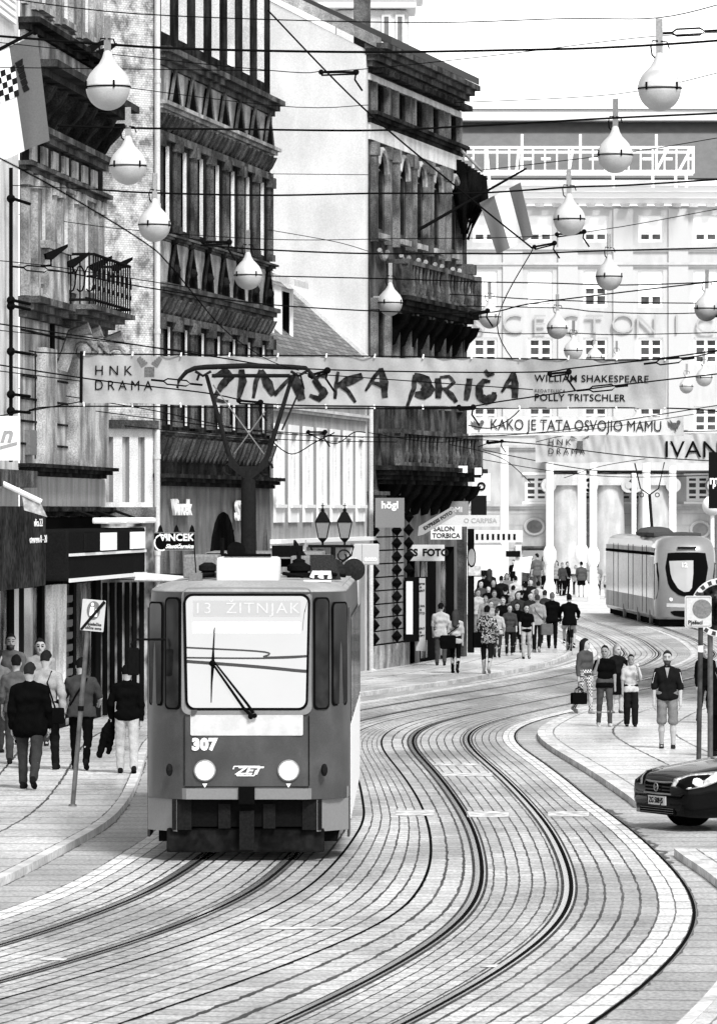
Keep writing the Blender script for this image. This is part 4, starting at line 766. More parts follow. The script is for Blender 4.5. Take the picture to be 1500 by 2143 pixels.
# trolley gear: pull-off wires, clamps, contact wires
CWG = 'tram contact wires and their pull offs'
for pts, d, r, lab in ((((0,545),(60,558),(130,568),(330,605),(600,640),(985,655),(1130,632),(1500,588)),108,.013,'tension wire with turnbuckle passing above the main banner'),
  (((-10,676),(200,708),(440,745),(620,770),(900,778),(1130,778),(1200,770),(1395,748),(1520,730)),94,.012,'tension wire running in front of the main banner top'),
  (((-10,762),(210,796),(430,822),(560,845),(780,850),(960,852),(1060,838),(1260,810),(1520,780)),93,.012,'tension wire slanting in front of the main banner bottom'),
  (((-10,775),(190,800)),99,.009,'short thin wire left of the main banner'), (((0,870),(60,860),(170,840)),96,.01,'stay wire holding the banner corner near the cable mast'),
  (((-10,690),(200,712),(420,738)),98,.008,'faint wire above the initials on the banner'), (((-10,805),(300,855),(560,905),(900,915),(1130,905),(1300,880),(1520,845)),112,.010,'slanting wire below the main banner'),
  (((200,860),(480,895),(760,915)),114,.010,'pale wire below the banner over gothic house, upper'), (((200,885),(560,918),(830,925)),118,.010,'pale wire below the banner over gothic house, lower'),
  (((560,20),(760,225),(985,415),(1115,520)),88,.014,'long contact wire slanting down past white party wall'),
  (((1115,520),(1040,680),(1115,805),(1120,812)),120,.012,'kinked pull off wire from the flag junction to the banner'), (((1115,812),(1080,865),(1030,895),(980,890)),118,.012,'curved jumper cable below the word priča'),
  (((620,780),(900,800),(1115,815)),84,.008,'contact wire leaving the pantograph across the title letters'),
  (((1000,935),(1040,925),(1130,930),(1200,940),(1330,955),(1500,965)),150,.014,'cable bundle under the rooster banner'), (((960,930),(1100,960),(1250,985),(1400,990),(1520,988)),170,.014,'dark feeder line over the far tram, upper'), (((990,958),(1150,985),(1300,998),(1480,995)),176,.012,'dark feeder line over the far tram, lower'),
  (((985,908),(1160,905),(1300,890),(1480,862)),140,.009,'thin wire crossing the rooster text'), (((640,905),(700,928),(740,905),(765,905)),120,.012,'sagging jumper beside the pantograph'), (((565,920),(610,950),(660,925),(700,905)),112,.012,'sagging jumper loop between pantograph arm and white surrounds'),
  (((940,930),(1010,945),(1060,965),(1110,1010)),150,.011,'slack wire right of the lower balcony'), (((1180,1000),(1260,975),(1350,960)),165,.010,'short wire toward the second banner'), (((1120,925),(1190,910),(1310,900)),150,.010,'wire with links above the second banner'), (((770,905),(900,925),(1000,920),(1130,930)),138,.010,'wire crossing the lower balcony')):
    span('tram_wire', lab, [W(x, y, d) for x, y in pts], r, group=CWG, n=8)
# wires over the street nearer than the tram: above the picture, seen only mirrored in its windscreen
for pts, r in ((((-14, -6, 8.7), (-5, -6, 8.05), (-2.5, -6, 7.85), (-1.2, -6, 8.02), (1.5, -6, 8.5), (14, -6, 10.6)), .045), (((-14, -8, 9.0), (-4.5, -8, 8.55), (-2.5, -8, 8.42), (14, -8, 9.4)), .025), (((-14, -9, 8.6), (-5, -9, 8.42), (-2.4, -9, 8.5), (0, -9, 8.75), (14, -9, 10.4)), .025)):
    span('support_wire', 'street wire nearer than the tram, mirrored in its windscreen', pts, r, group='wires mirrored in the tram windscreen')
span('tram_wire', 'contact wire rising from the pantograph past the chequered flag', [W(625, 775, 77), W(560, 752, 70), W(470, 690, 58), W(360, 560, 44), W(300, 505, 39), W(120, 395, 33), W(-30, 315, 29)], .0055, group=CWG, n=8)
IG = 'insulator clamps on the tram wires'
for i, (x0, y0, x1, y1, d, lab) in enumerate(((672,150,745,150,92,'dark wire clamp in front of the white party wall'), (1165,490,1222,484,112,'dark wire clamp under the globe lamp beside the striped flag'), (1118,516,1160,508,112,'wire clamp at the foot of the striped flag'), (985,655,1020,650,108,'wire clamp at the corner of dark house'), (425,505,480,506,95,'wire clamp in front of the gothic house'), (960,852,990,852,93,'wire clamp at the bottom of the banner middle'), (1150,782,1190,778,94,'wire clamp before the author name on the banner'), (500,838,545,842,93,'wire clamp below the banner near pantograph'), (645,904,680,904,116,'wire clamp right of the pantograph arm'), (650,785,685,775,82,'wire clamp at the pantograph horn'), (1020,925,1050,923,150,'wire clamp over the far crowd'))):
    a, b = W(x0, y0, d), W(x1, y1, d); o = thing('wire_clamp', lab, 'clamp', a, 0, IG); v = b - a; q = MB(); q.tube([(0, 0, 0), v], .022, 6); q.tube([(0, 0, -.05), v + Vector((0, 0, -.03))], .016, 6); q.ball(v, .05, 8); q.ball((0, 0, 0), .045, 8); q.build('rod', WIRE, o)
    q = MB(); q.tube([v, v + Vector((-.02, 0, -.12)), v + Vector((.1, 0, -.3))], .018, 6); q.build('hook', WIRE, o)
for i, (x, y, d, tl, lab) in enumerate(((1440,66,76,-.05,'long turnbuckle right of the sky lamp'), (1400,755,94,-.12,'turnbuckle at the right end of the main banner'), (75,562,100,.1,'turnbuckle by the carved balcony'), (370,800,93,.1,'turnbuckle in front of the theatre initials'), (1260,812,93,-.1,'turnbuckle in front of the author names'), (1180,892,150,-.12,'turnbuckle over the second banner'))):
    o = thing('turnbuckle', lab, 'turnbuckle', W(x, y, d), 0, 'turnbuckles in the wires'); q = MB(); l = .22; T = Matrix.Rotation(tl, 4, 'Y')
    q.tube([(-l, 0, 0), (-l * .7, 0, .045), (l * .7, 0, .045), (l, 0, 0), (l * .7, 0, -.045), (-l * .7, 0, -.045), (-l, 0, 0)], .014, 6, T=T); q.build('body', WIRE, o); q = MB(); q.tube([(-l - .2, 0, 0), (-l, 0, 0)], .02, 6, T=T); q.tube([(l, 0, 0), (l + .2, 0, 0)], .02, 6, T=T); q.build('end_bolt', WIRE, o)
# ---------------------------------------------------------------- banners
def cloth_y(x, z, w, h, amp, seed):
    """how far the hanging cloth bulges at a point: long billows, tie fans and small creases"""
    t = x / w + .5; v = z / h + .5; fr = t * 12 - int(t * 12); rk = random.Random(seed + int(t * 12)).uniform(.5, 1.4); L_ = w
    fan = math.sin(6.28 * (3.2 * (fr - .5) * (1.25 - v) )) * max(0, v - .15) * rk
    return amp * (.9 * math.sin(4.2 * x + seed) + .5 * math.sin(9.7 * x - 2.6 * v + 2 * seed) + .9 * fan + .35 * math.sin(19 * x + 5 * v) - .8 * max(0, .22 - v) * 4)
def cloth(name, w, h, mat, parent, nx=220, nz=14, amp=.035, seed=0):
    q = MB()
    def P(i, k):
        x = w * (i / nx - .5); z = h * (k / nz - .5); t = i / nx; fr = t * 12 - int(t * 12)
        sc = .022 * (4 * (fr - .5) ** 2 - 1) if k == nz else .014 * math.sin(t * 23) if k == 0 else 0
        return (x, cloth_y(x, z, w, h, amp, seed), z + sc)
    q.add([P(i, k) for k in range(nz + 1) for i in range(nx + 1)], [(k * (nx + 1) + i, k * (nx + 1) + i + 1, (k + 1) * (nx + 1) + i + 1, (k + 1) * (nx + 1) + i) for k in range(nz) for i in range(nx)])
    return q.build(name, mat, parent, smooth='all', fixn=False)
def drape(root, w, h, amp, seed, lift=.007):
    """press the printed lettering of a banner onto its cloth"""
    for o in root.children:
        if o.name.split('.')[0] in ('lettering', 'brush_letter', 'emblem', 'wing_emblem', 'rooster_emblem'):
            for q in o.data.vertices:
                p = o.matrix_basis @ q.co; q.co = (p.x, cloth_y(p.x, p.z, w, h, amp, seed) - lift, p.z)
            o.location = (0, 0, 0); o.rotation_euler = (0, 0, 0)
BANM = M('banner_vinyl', .34, .6, .06, blotch=.18, bs=1.4)
BD = 96.0; s = BD / F_PX; Bn = thing('theatre_banner', 'long grey theatre banner with brush lettered title across the street', 'banner', W(783, 798, BD)); Bn.rotation_euler = (0, R(.5), 0)
cloth('cloth', 1223 * s, 103 * s, BANM, Bn, seed=3, amp=.03)
bx = lambda px: (px - 783) * s; bz = lambda py: (798 - py) * s
INK = M('banner_ink', .012, .7, .2); INKM = M('brush_ink', .03, .7, .5, gs=14, blotch=.6, bs=9)
TY = -.075
def stroke(pts, ws, mat, parent, name='brush_letter', ty=TY):
    q = MB(); P = [Vector((bx(x), ty, bz(y))) for x, y in pts]; n = len(P); vs = []
    for i, p in enumerate(P):
        t = (P[min(i + 1, n - 1)] - P[max(i - 1, 0)]).normalized(); nn = Vector((-t.z, 0, t.x)); w = ws[i] * s * .5; vs += [p + nn * w, p - nn * w]
    return vs, [(2 * i, 2 * i + 1, 2 * i + 3, 2 * i + 2) for i in range(n - 1)]
LET = {'Z': [([(447,790),(472,778),(482,790),(462,812),(447,838)],[6,14,18,14,9]),([(447,838),(468,843),(478,842)],[8,7,5])],
 'I': [([(505,775),(508,800),(500,835)],[12,17,8])], 'M': [([(530,835),(536,800),(546,776)],[7,10,10]),([(546,776),(560,805),(573,828)],[10,20,12]),([(573,828),(600,800),(612,790)],[9,8,12]),([(612,785),(622,805),(632,838)],[16,24,16])],
 'S': [([(683,790),(668,786),(657,798),(668,812),(680,822),(668,836),(648,828)],[6,8,9,13,16,15,7])],
 'K': [([(708,778),(703,805),(701,835)],[6,8,6]),([(758,786),(735,795),(704,808)],[14,22,10]),([(712,806),(730,820),(744,842)],[9,9,6])],
 'A': [([(765,818),(780,792),(797,772)],[5,8,9]),([(797,770),(803,800),(806,832)],[10,17,12]),([(775,800),(790,803),(802,810)],[5,9,8])],
 'P': [([(868,784),(866,810),(852,850)],[9,10,7]),([(866,785),(890,795),(897,812),(885,826),(868,824)],[14,22,26,22,10])],
 'R': [([(916,790),(918,810),(917,832)],[12,14,12]),([(920,788),(940,786),(950,798),(935,812),(924,812)],[6,7,7,7,5]),([(930,812),(943,824),(955,840)],[8,12,9])],
 'I2': [([(982,790),(980,812),(975,836)],[12,15,9])], 'C': [([(1026,796),(1012,795),(1002,808),(1004,828),(1018,836),(1034,828),(1034,818)],[6,10,15,19,19,15,9])], 'caron': [([(1014,773),(1022,783),(1034,780)],[8,9,5])],
 'A2': [([(1050,818),(1062,798),(1074,778)],[5,8,10]),([(1074,778),(1078,800),(1077,830)],[11,17,13]),([(1055,806),(1068,806),(1076,810)],[5,8,8])]}
for kx, sts in LET.items():
    q = MB()
    for i, (p, ws) in enumerate(sts):
        p2 = []; w2 = []
        for j in range(len(p) - 1):
            for t in (0, .33, .66): p2.append((p[j][0] + (p[j + 1][0] - p[j][0]) * t + random.uniform(-.7, .7), p[j][1] + (p[j + 1][1] - p[j][1]) * t)); w2.append((ws[j] + (ws[j + 1] - ws[j]) * t) * random.uniform(.85, 1.12))
        p2.append(p[-1]); w2.append(ws[-1]); vs, fs = stroke(p2, w2, INKM, Bn, ty=TY - .002 * i); q.add(vs, fs)
    q.build('brush_letter', INKM, Bn, fixn=False)
def btext(st, px, py, h, mat=INK, **k): return text(st, h * s * 1.38, mat, Bn, loc=(bx(px), TY, bz(py)), ext=.001, align='LEFT', **k)
btext('H N K', 197, 781, 21, spacing=1.05, xs=.98); btext('D R A M A', 197, 812, 21, xs=.92)
btext('WILLIAM SHAKESPEARE', 1118, 789, 15, bold=.002, xs=1.03, spacing=1.08); btext('REDATELJICA', 1118, 815, 7, spacing=1.15); btext('POLLY TRITSCHLER', 1118, 829, 15, bold=.002, xs=1.0, spacing=1.06)
q = MB(); q.box(bx(303), bx(323), TY - .001, TY, bz(792), bz(772)); q.build('emblem', M('emblem_ink', .10, .7, .4, gs=40), Bn); q = MB()
for sx in (-1, 1):
    for k in range(4): q.add([(bx(313) + sx * (.03 + k * .035), TY, bz(764) + .03 * k), (bx(313) + sx * (.05 + k * .035), TY, bz(764) + .03 * k + .03), (bx(313) + sx * (.15 + k * .02), TY, bz(770) + .04 * k), (bx(313) + sx * (.12 + k * .02), TY, bz(772) + .03 * k)], [(0, 1, 2, 3)])
q.build('wing_emblem', M('emblem_ink2', .12, .7), Bn, fixn=False)
drape(Bn, 1223 * s, 103 * s, .03, 3, .016)
for k in range(13):
    for zz, dz in ((103 * s / 2, .05), (-103 * s / 2, -.05)): q = MB(); x = (k / 12 - .5) * 1215 * s; q.tube([(x, -.03, zz - dz * .4), (x + .01, -.03, zz + dz)], .014, 5); q.ball((x, -.04, zz - dz * .2), .018, 6); q.build('cable_tie', WHITE, Bn)
a = W(172, 740, BD); q = MB(); q.tube([(bx(170), 0, bz(740)), (bx(170), 0, bz(848))], .03, 6); q.build('end_bar', BLACK, Bn)
for z0, py in ((1, 740), (-1, 850)): span('banner_rope', ['', 'rope along the upper edge of the theatre banner', 'rope along the lower edge of the theatre banner'][z0], [W(60, py - 6 if z0 > 0 else py + 8, BD), W(172, py, BD), W(783, py + 5 + 3 * z0 * 0, BD), W(1397, py + (11 if z0 > 0 else 4), BD), W(1540, py - 30 if z0 > 0 else py + 20, BD)], .012, group='ropes holding the theatre banner', n=8)
# second theatre banner, farther away
BD2 = 167.0; s2 = BD2 / F_PX; B2 = thing('theatre_banner', 'short grey theatre banner reading IVAN before the bank', 'banner', W(1340, 937, BD2)); cloth('cloth', 440 * s2, 62 * s2, M('banner_vinyl2', .48, .6, .06, blotch=.15), B2, seed=8, amp=.03)
for st, px, py, h, xs in (('H N K', 1146, 926, 13, 1.0), ('D R A M A', 1146, 945, 13, .95), ('IVANA', 1388, 942, 36, 1.05)): text(st, h * s2 * 1.38, INK, B2, loc=((px - 1340) * s2, -.09, (937 - py) * s2), ext=.001, align='LEFT', xs=xs)
q = MB(); q.box((1207 - 1340) * s2, (1219 - 1340) * s2, -.09, -.088, (931 - 937) * -s2 * -1 - .02, .2); q.build('emblem', MATS['emblem_ink'], B2)
q = MB(); [q.add([((1213 - 1340) * s2 + sx * .05, -.09, .24), ((1213 - 1340) * s2 + sx * .25, -.09, .36), ((1213 - 1340) * s2 + sx * .28, -.09, .3)], [(0, 1, 2)]) for sx in (-1, 1)]; q.build('wing_emblem', MATS['emblem_ink2'], B2, fixn=False)
drape(B2, 440 * s2, 62 * s2, .03, 8, .05)
span('banner_rope', 'rope along the upper edge of the short banner', [W(1080, 902, BD2), W(1300, 905, BD2), W(1560, 900, BD2)], .014)
# white banner with the rooster text
BD3 = 142.0; s3 = BD3 / F_PX; B3 = thing('cinema_banner', 'white banner with rooster emblems and thin capital lettering', 'banner', W(1205, 891, BD3)); cloth('cloth', 450 * s3, 40 * s3, M('banner_white', .72, .6, .03), B3, seed=5, amp=.015)
text('KAKO JE TATA OSVOJIO MAMU', 23 * s3 * 1.38, M('banner_grey_ink', .07, .6, .1), B3, loc=(0, -.06, 0), ext=.001, xs=.80, rot=(R(90), R(.7), 0))
for px in (1000, 1411):
    q = MB(); x = (px - 1205) * s3; q.ball((x, -.065, .0), (.11, .008, .08), 8); q.ball((x + .1, -.065, .09), (.05, .008, .05), 8); q.add([(x - .06, -.068, .02), (x - .19, -.068, .13), (x - .14, -.068, -.02)], [(0, 1, 2)]); q.add([(x - .02, -.068, .05), (x - .12, -.068, .15), (x - .09, -.068, .02)], [(0, 1, 2)]); q.add([(x + .02, -.068, -.06), (x + .05, -.068, -.15), (x + .0, -.068, -.13)], [(0, 1, 2)]); q.build('rooster_emblem', M('rooster_ink', .14, .7, .3), B3, fixn=False)
drape(B3, 450 * s3, 40 * s3, .015, 5, .03)
# ---------------------------------------------------------------- flags
def hang_flag(root, w, l, bands, mats, T, nx=18, nz=22):
    """flag hanging from a pole: bands = x fractions; folds run down its length"""
    for bi in range(len(mats)):
        a, b = bands[bi], bands[bi + 1]; q = MB(); P = []
        for k in range(nz + 1):
            for i in range(nx + 1):
                f = a + (b - a) * i / nx; t = k / nz; P.append(T @ Vector((w * f * (1 - .12 * t) + .0, .05 * math.sin(f * 11 + t * 2.2) * (.3 + t), -l * t)))
        q.add(P, [(k * (nx + 1) + i, k * (nx + 1) + i + 1, (k + 1) * (nx + 1) + i + 1, (k + 1) * (nx + 1) + i) for k in range(nz) for i in range(nx)])
        q.build('flag_stripe', mats[bi], root, smooth='all', fixn=False)
FR, FWH, FB_ = M('flag_red', .11, .8, .08), M('flag_white', .72, .8, .04), M('flag_blue', .075, .8, .08)
d = 161; o = thing('flag', 'three striped flag hanging from a slanting dark pole', 'flag', W(1003, 424, d)); p0, p1 = W(855, 492, 160), W(1101, 352, d); v0 = Vector(o.location)
q = MB(); q.tube([p0 - v0, p1 - v0], [.05, .03], 8); q.build('flag_pole', BLACK, o); q = MB(); q.tube([p0 - v0, p0 - v0 + Vector((-.05, 0, .5)), p0 - v0 + Vector((-.2, 0, .65))], .04, 6); q.build('pole_bracket', BLACK, o)
sh = Matrix(((1, 0, -.34, 0), (0, 1, 0, 0), (.5, 0, 1, 0), (0, 0, 0, 1)))
hang_flag(o, 1.15, 1.45, (0, .36, .72, 1), (M('flag_mid', .14, .8, .08), FWH, FR), sh)
o = thing('dark_drape', 'dark gathered drape bunched on the corner of the dark house', 'drape', W(985, 370, 166)); q = MB()
for k in range(9): q.tube([(-.35 + k * .09, .1 * math.sin(k), .5 - k * .06), (-.3 + k * .1 - .1, .12 * math.cos(k * 2), -.4 - .05 * k), (-.3 + k * .03, .1, -1.3 - .17 * (k % 4))], [.1, .15, .05], 6)
q.build('cloth', SOOTD, o, smooth='all'); q = MB(); q.tube([(-.4, 0, .9), (.35, 0, .15)], .05, 6); q.build('rail', LIGHTST, o)
# flag on the left with chequered shield
d = 98.0; sc = d / F_PX; o = thing('flag', 'national flag with chequered shield hanging before the bracketed cornice', 'flag', W(0, 104, d)); sh = Matrix(((1, 0, -.16, 0), (0, 1, 0, 0), (.42, 0, 1, 0), (0, 0, 0, 1)))
q = MB(); q.tube([(-.6, .0, -.3), (.0, 0, .02), (.58, 0, .32)], .03, 8); q.build('flag_pole', BLACK, o)
hang_flag(o, 1.3, 1.78, (-1.05, -.35, .12, .49), (FB_, FWH, FR), sh)
def on(f, t): return sh @ Vector((1.3 * f * (1 - .12 * t), .05 * math.sin(f * 11 + t * 2.2) * (.3 + t) - .012, -1.78 * t))
q = MB(); q2 = MB()
for i in range(5):
    for k in range(5):
        f0, t0 = -.17 + i * .065, .19 + k * .058; (q if (i + k) % 2 == 0 else q2).add([on(f0, t0), on(f0 + .065, t0), on(f0 + .065, t0 + .058), on(f0, t0 + .058)], [(0, 1, 2, 3)])
q.build('shield_checks', INK, o, fixn=False); q2.build('shield_white_checks', FWH, o, fixn=False)
q = MB()
for k in range(5): f0 = .16 + .012 * k; t0 = .17 + .062 * k; q.add([on(f0, t0), on(f0 + .11 - .01 * k, t0 - .01), on(f0 + .1, t0 + .05), on(f0 + .02, t0 + .055)], [(0, 1, 2, 3)])
q.build('shield_crown', INK, o, fixn=False)
# ---------------------------------------------------------------- double lantern on its scrolled bracket post
d = 126.0; o = thing('lantern_post', 'dark twin lantern street lamp with scrolled iron arms', 'street lamp', (W(697, 0, d).x, d, HP)); zt = W(0, 1143, d).z - HP
q = MB(); q.lathe([(.16, 0), (.16, .3), (.09, .5), (.06, 1.4), (.05, zt)], 12); q.build('post', IRON, o, smooth=True)
q = MB(); q.tube([(-.55, 0, zt), (.45, 0, zt)], .03, 8)
for sx, a0 in ((-.3, 0), (.22, 1)): q.tube([(sx + .16 * math.cos(a) * (1 - i * .05), 0, zt - .22 + .16 * math.sin(a) * (1 - i * .05)) for i, a in enumerate([k * .55 for k in range(14)])], .02, 6)
q.tube([(.45, 0, zt), (.4, 0, zt - .2), (.1, 0, zt - .42)], .025, 6); q.tube([(-.5, 0, zt), (-.4, 0, zt - .25), (-.05, 0, zt - .42)], .025, 6); q.build('scroll_arm', IRON, o)
LG = M('lantern_glass', .22, .3, .1)
for px in (675, 721):
    x = W(px, 0, d).x - o.location.x; T = Matrix.Translation((x, 0, zt)); T4 = T @ Matrix.Rotation(R(45), 4, 'Z')
    q = MB(); q.lathe([(.13, .18), (.22, .52)], 4, T4); g = q.build('lantern_glass', LG, o)
    q = MB()
    for k in range(4): a = R(45 + 90 * k); a = R(90 * k); q.tube([(x + .13 * math.cos(a + R(45)), .13 * math.sin(a + R(45)), zt + .18), (x + .222 * math.cos(a + R(45)), .222 * math.sin(a + R(45)), zt + .52)], .013, 5)
    q.lathe([(.235, .52), (.24, .54), (.1, .73), (.05, .76), (.06, .8), (.02, .84), (.012, .95)], 4, T4); q.tube([(x - .04, 0, zt + .89), (x + .04, 0, zt + .89)], .01, 5); q.lathe([(.03, 0), (.03, .08), (.14, .165), (.13, .18)], 4, T4); f = q.build('lantern_frame', IRON, o); g.parent = f
    q = MB(); q.lathe([(.2, .548), (.105, .70)], 4, T4 @ Matrix.Translation((0, 0, .004))); q.build('lantern_roof_glass', LG, f)
# ================================================================ VEHICLES AND STREET FURNITURE
def loft(mb, rings, close=True, cap0=True, cap1=True):
    n = len(rings[0]); vs = [p for r in rings for p in r]; fs = []
    for i in range(len(rings) - 1):
        for j in range(n if close else n - 1): fs.append((i * n + j, i * n + (j + 1) % n, (i + 1) * n + (j + 1) % n, (i + 1) * n + j))
    if cap0: fs.append(tuple(range(n))[::-1])
    if cap1: fs.append(tuple(range((len(rings) - 1) * n, len(rings) * n)))
    return mb.add(vs, fs)
def mir(h): return h + [(-x, y) for x, y in h[::-1] if abs(x) > 1e-6]
def rrect(x0, x1, z0, z1, r, n=5, top=0.0):
    """rounded rectangle outline; 'top' widens it upward"""
    P = []
    for cx, cz, a0 in ((x1 - r, z1 - r, 0), (x0 + r, z1 - r, 90), (x0 + r, z0 + r, 180), (x1 - r, z0 + r, 270)):
        for k in range(n + 1):
            a = R(a0 + 90 * k / n); x, z = cx + r * math.cos(a), cz + r * math.sin(a); t = (z - z0) / (z1 - z0); m_ = (x0 + x1) / 2
            P.append((m_ + (x - m_) * (1 + top * (t - .5)), z))
    return P
TB = M('tram_paint', .068, .42, .12, gs=60, spec=.2, streak=.22, blotch=.25, bs=2.2); TBL = M('tram_light_paint', .17, .45, .06, spec=.3); TW_ = M('tram_white_panel', .50, .5, .04, blotch=.12, bs=5, spec=.2)
TGL = M('tram_dark_glass', .02, .06, .9, gs=3.0, streak=.8, spec=.12); WSG = M('windscreen_pale', .37, .0, .02, gs=1.5, spec=.5, metal=.85); GASK = M('window_gasket', .004, .5, .1)  # pale streaks in the dark glass paint in curtains and reflections
# ---------------------------------------------------------------- tram 307
TX, TD = -1.37, 70.3
T1 = thing('tram', 'old grey tram with lit headlamps, route 13 and number 307 on its front', 'tram', (TX, TD, .012), R(-.55))
H = [(0.0, 0.0), (.5, 0.0), (.76, .015), (.82, .05), (1.0, .20), (1.16, .42), (1.24, .66), (1.25, .9), (1.25, 14.2), (1.0, 14.6), (0, 14.6)]
def yoff(z): return .0 if z < 1.5 else (z - 1.5) * .05 if z < 3.3 else .09 + (z - 3.3) * 2.6
def ring(z, k=1.0, dy=0.0): return [(x * k, y + (yoff(z) + dy if y < 2 else 0), z) for x, y in mir(H)]
q = MB(); loft(q, [ring(z, k) for z, k in ((.76, 1.0), (.90, 1.0), (1.55, 1.0), (1.9, 1.0), (2.6, .995), (3.2, .975), (3.3, .97))], cap0=True, cap1=True); body = q.build('body', TB, T1, smooth=True)
q = MB(); rg = [ring(z, k) for z, k in ((3.303, .975), (3.33, .965), (3.37, .92), (3.40, .83), (3.425, .65), (3.44, .35))]; loft(q, rg); q.build('roof', M('tram_roof', .34, .6, .1, blotch=.25), T1, smooth='all')
def fy(z, d=.0): return yoff(z) - d
def front_plate(name, poly, mat, d0, d1, parent=T1):
    q = MB(); n = len(poly); q.add([(x, fy(z, d1) , z) for x, z in poly] + [(x, fy(z, d0), z) for x, z in poly], [tuple(range(n)), tuple(range(n, 2 * n))[::-1]] + [(i, (i + 1) % n, (i + 1) % n + n, i + n) for i in range(n)]); return q.build(name, mat, parent)
front_plate('windscreen_surround', rrect(-.80, .80, 1.80, 3.36, .10), TBL, .0, .012)
gk = front_plate('windscreen_gasket', rrect(-.765, .765, 1.855, 3.285, .11, top=.04), GASK, .0, .018)
ws = front_plate('windscreen', rrect(-.735, .735, 1.885, 3.255, .09, top=.04), WSG, .0, .022)
front_plate('route_display', rrect(-.66, .66, 3.0, 3.2, .01), M('display_panel', .38, .3, .03, gs=90), .0, .0235, ws)
text('13  ŽITNJAK', .19, M('display_text', .50, .4), ws, loc=(0, fy(3.1, .026), 3.1), ext=.001, xs=1.12, rot=(R(87), 0, 0), spacing=1.15)
front_plate('sun_blind', rrect(-.67, .66, 2.80, 2.94, .01), M('blind_white', .60, .5, .01), .0, .0235, ws)
front_plate('white_panel', rrect(-.69, .69, 1.545, 1.86, .02), TW_, .0, .008)
q = MB(); q.add([(-.68, -.0095, 1.86), (-.60, -.0095, 1.86), (-.63, -.0095, 1.80), (-.68, -.0095, 1.78)], [(0, 1, 2, 3)]); q.build('panel_chip', TB, T1)
text('307', .19, LETW, T1, name='fleet_number', loc=(-.52, -.004, 1.43), bold=.012, ext=.002, spacing=1.08)
lg = text('ZET', .13, LETW, T1, name='operator_emblem', loc=(0.015, -.004, 1.11), shear=.35, bold=.004, xs=1.35, ext=.002); q = MB()
for a, b in (((-.155, 1.165), (.16, 1.165)), ((-.155, 1.165), (-.165, 1.13)), ((-.12, 1.05), (.09, 1.05)), ((.16, 1.165), (.14, 1.13)), ((.09, 1.05), (.115, 1.12)), ((-.12, 1.05), (-.10, 1.08))): q.tube([(a[0], -.006, a[1]), (b[0], -.006, b[1])], .0075, 4)
q.build('emblem_outline', LETW, T1)
for sx in (-1, 1):
    T = Matrix.Translation((sx * .513, -.0, 1.115)) @ Matrix.Rotation(R(90), 4, 'X')
    q = MB(); q.lathe([(.135, -.01), (.135, .02), (.118, .035), (.112, .02)], 28, T); hl = q.build('headlight', M('lamp_rim', .35, .3, metal=.6), T1, smooth=True)
    q = MB(); q.lathe([(.113, .012), (.10, .03), (.06, .042), (.01, .046)], 28, T); q.build('lens', M('lit_headlamp', .8, .3, .0, emit=2.2), hl, smooth='all')
    q = MB(); q.prism([(sx * .513 - .03, .955), (sx * .513 + .03, .955), (sx * .513, .905)], -.004, -.0005); q.build('light_marker', LETW, T1)
    q = MB(); T = Matrix.Translation((sx * .95, .07, 1.12)) @ Matrix.Rotation(R(90), 4, 'X'); q.lathe([(.06, 0), (.055, .06), (.03, .08)], 16, T @ Matrix.Diagonal((.7, 1.3, 1, 1))); q.build('indicator', DARK, T1, smooth=True)
    # quarter window and cab side window on the angled corner
    def corner(x0, y0, x1, y1, z0, z1, name, rr=.06):
        dx, dy = x1 - x0, y1 - y0; l = math.hypot(dx, dy); nx, ny = dy / l * 1, -dx / l; q = MB(); g = MB()
        for b, mrg, off in ((q, 0, .012), (g, .022, .016)):
            P = rrect(mrg, l - mrg, z0 + mrg, z1 - mrg, rr); n = len(P)
            pts = [(sx * (x0 + dx * u / l + nx * off), y0 + dy * u / l + ny * off + yoff(z), z) for u, z in P]; pts2 = [(sx * (x0 + dx * u / l), y0 + dy * u / l + yoff(z), z) for u, z in P]
            b.add(pts + pts2, [tuple(range(n)), tuple(range(n, 2 * n))[::-1]] + [(i, (i + 1) % n, (i + 1) % n + n, i + n) for i in range(n)])
        f = q.build(name, GASK, T1); g.build('pane', TGL, f); return f
    corner(.815, .045, 1.005, .195, 1.86, 3.24, 'quarter_window'); corner(1.04, .24, 1.215, .58, 1.9, 3.18, 'cab_side_window')
    q = MB(); P = [(sx * .86, .09), (sx * 1.24, .62), (sx * 1.24, .9), (sx * 1.0, .9), (sx * .8, .5)]; q.prism(P, .36, .755, 'z'); q.build('skirt_panel', TBL, T1)
    q = MB(); q.box(sx * 1.24 - .02, sx * 1.24 + .012, .95, 1.9, .25, 3.1); q.build('door', TB, T1)
    q = MB(); q.box(sx * .8 - .12, sx * .8 + .12, .1, .2, .38, .76); q.build('step_bracket', DARK, T1)
    q = MB(); q.box(sx * 1.253 - .004, sx * 1.253 + .004, 2.0, 14.0, 1.65, 2.95); sw = q.build('side_window_band', TGL, T1); q = MB(); q.box(sx * 1.254 - .004, sx * 1.254 + .004, 2.0, 14.0, .42, 1.6); q.build('side_advert', M('advert_white', .72, .5), T1)
    q = MB(); [q.box(sx * 1.258 - .004, sx * 1.258 + .004, 2 + k * 1.7, 2.12 + k * 1.7, 1.65, 2.95) for k in range(8)]; q.build('window_pillars', TB, sw)
q = MB(); P = [(-.79, .03), (-.74, -.035), (.74, -.035), (.79, .03), (1.24, .63), (1.2, .7), (.75, .1), (-.75, .1), (-1.2, .7), (-1.24, .63)]; q.prism(P, .762, .895, 'z'); q.build('bumper', TBL, T1)
q = MB(); q.bbox(-.1, .1, -.075, -.03, .70, .92, .015); q.build('coupler_flap', GASK, T1)
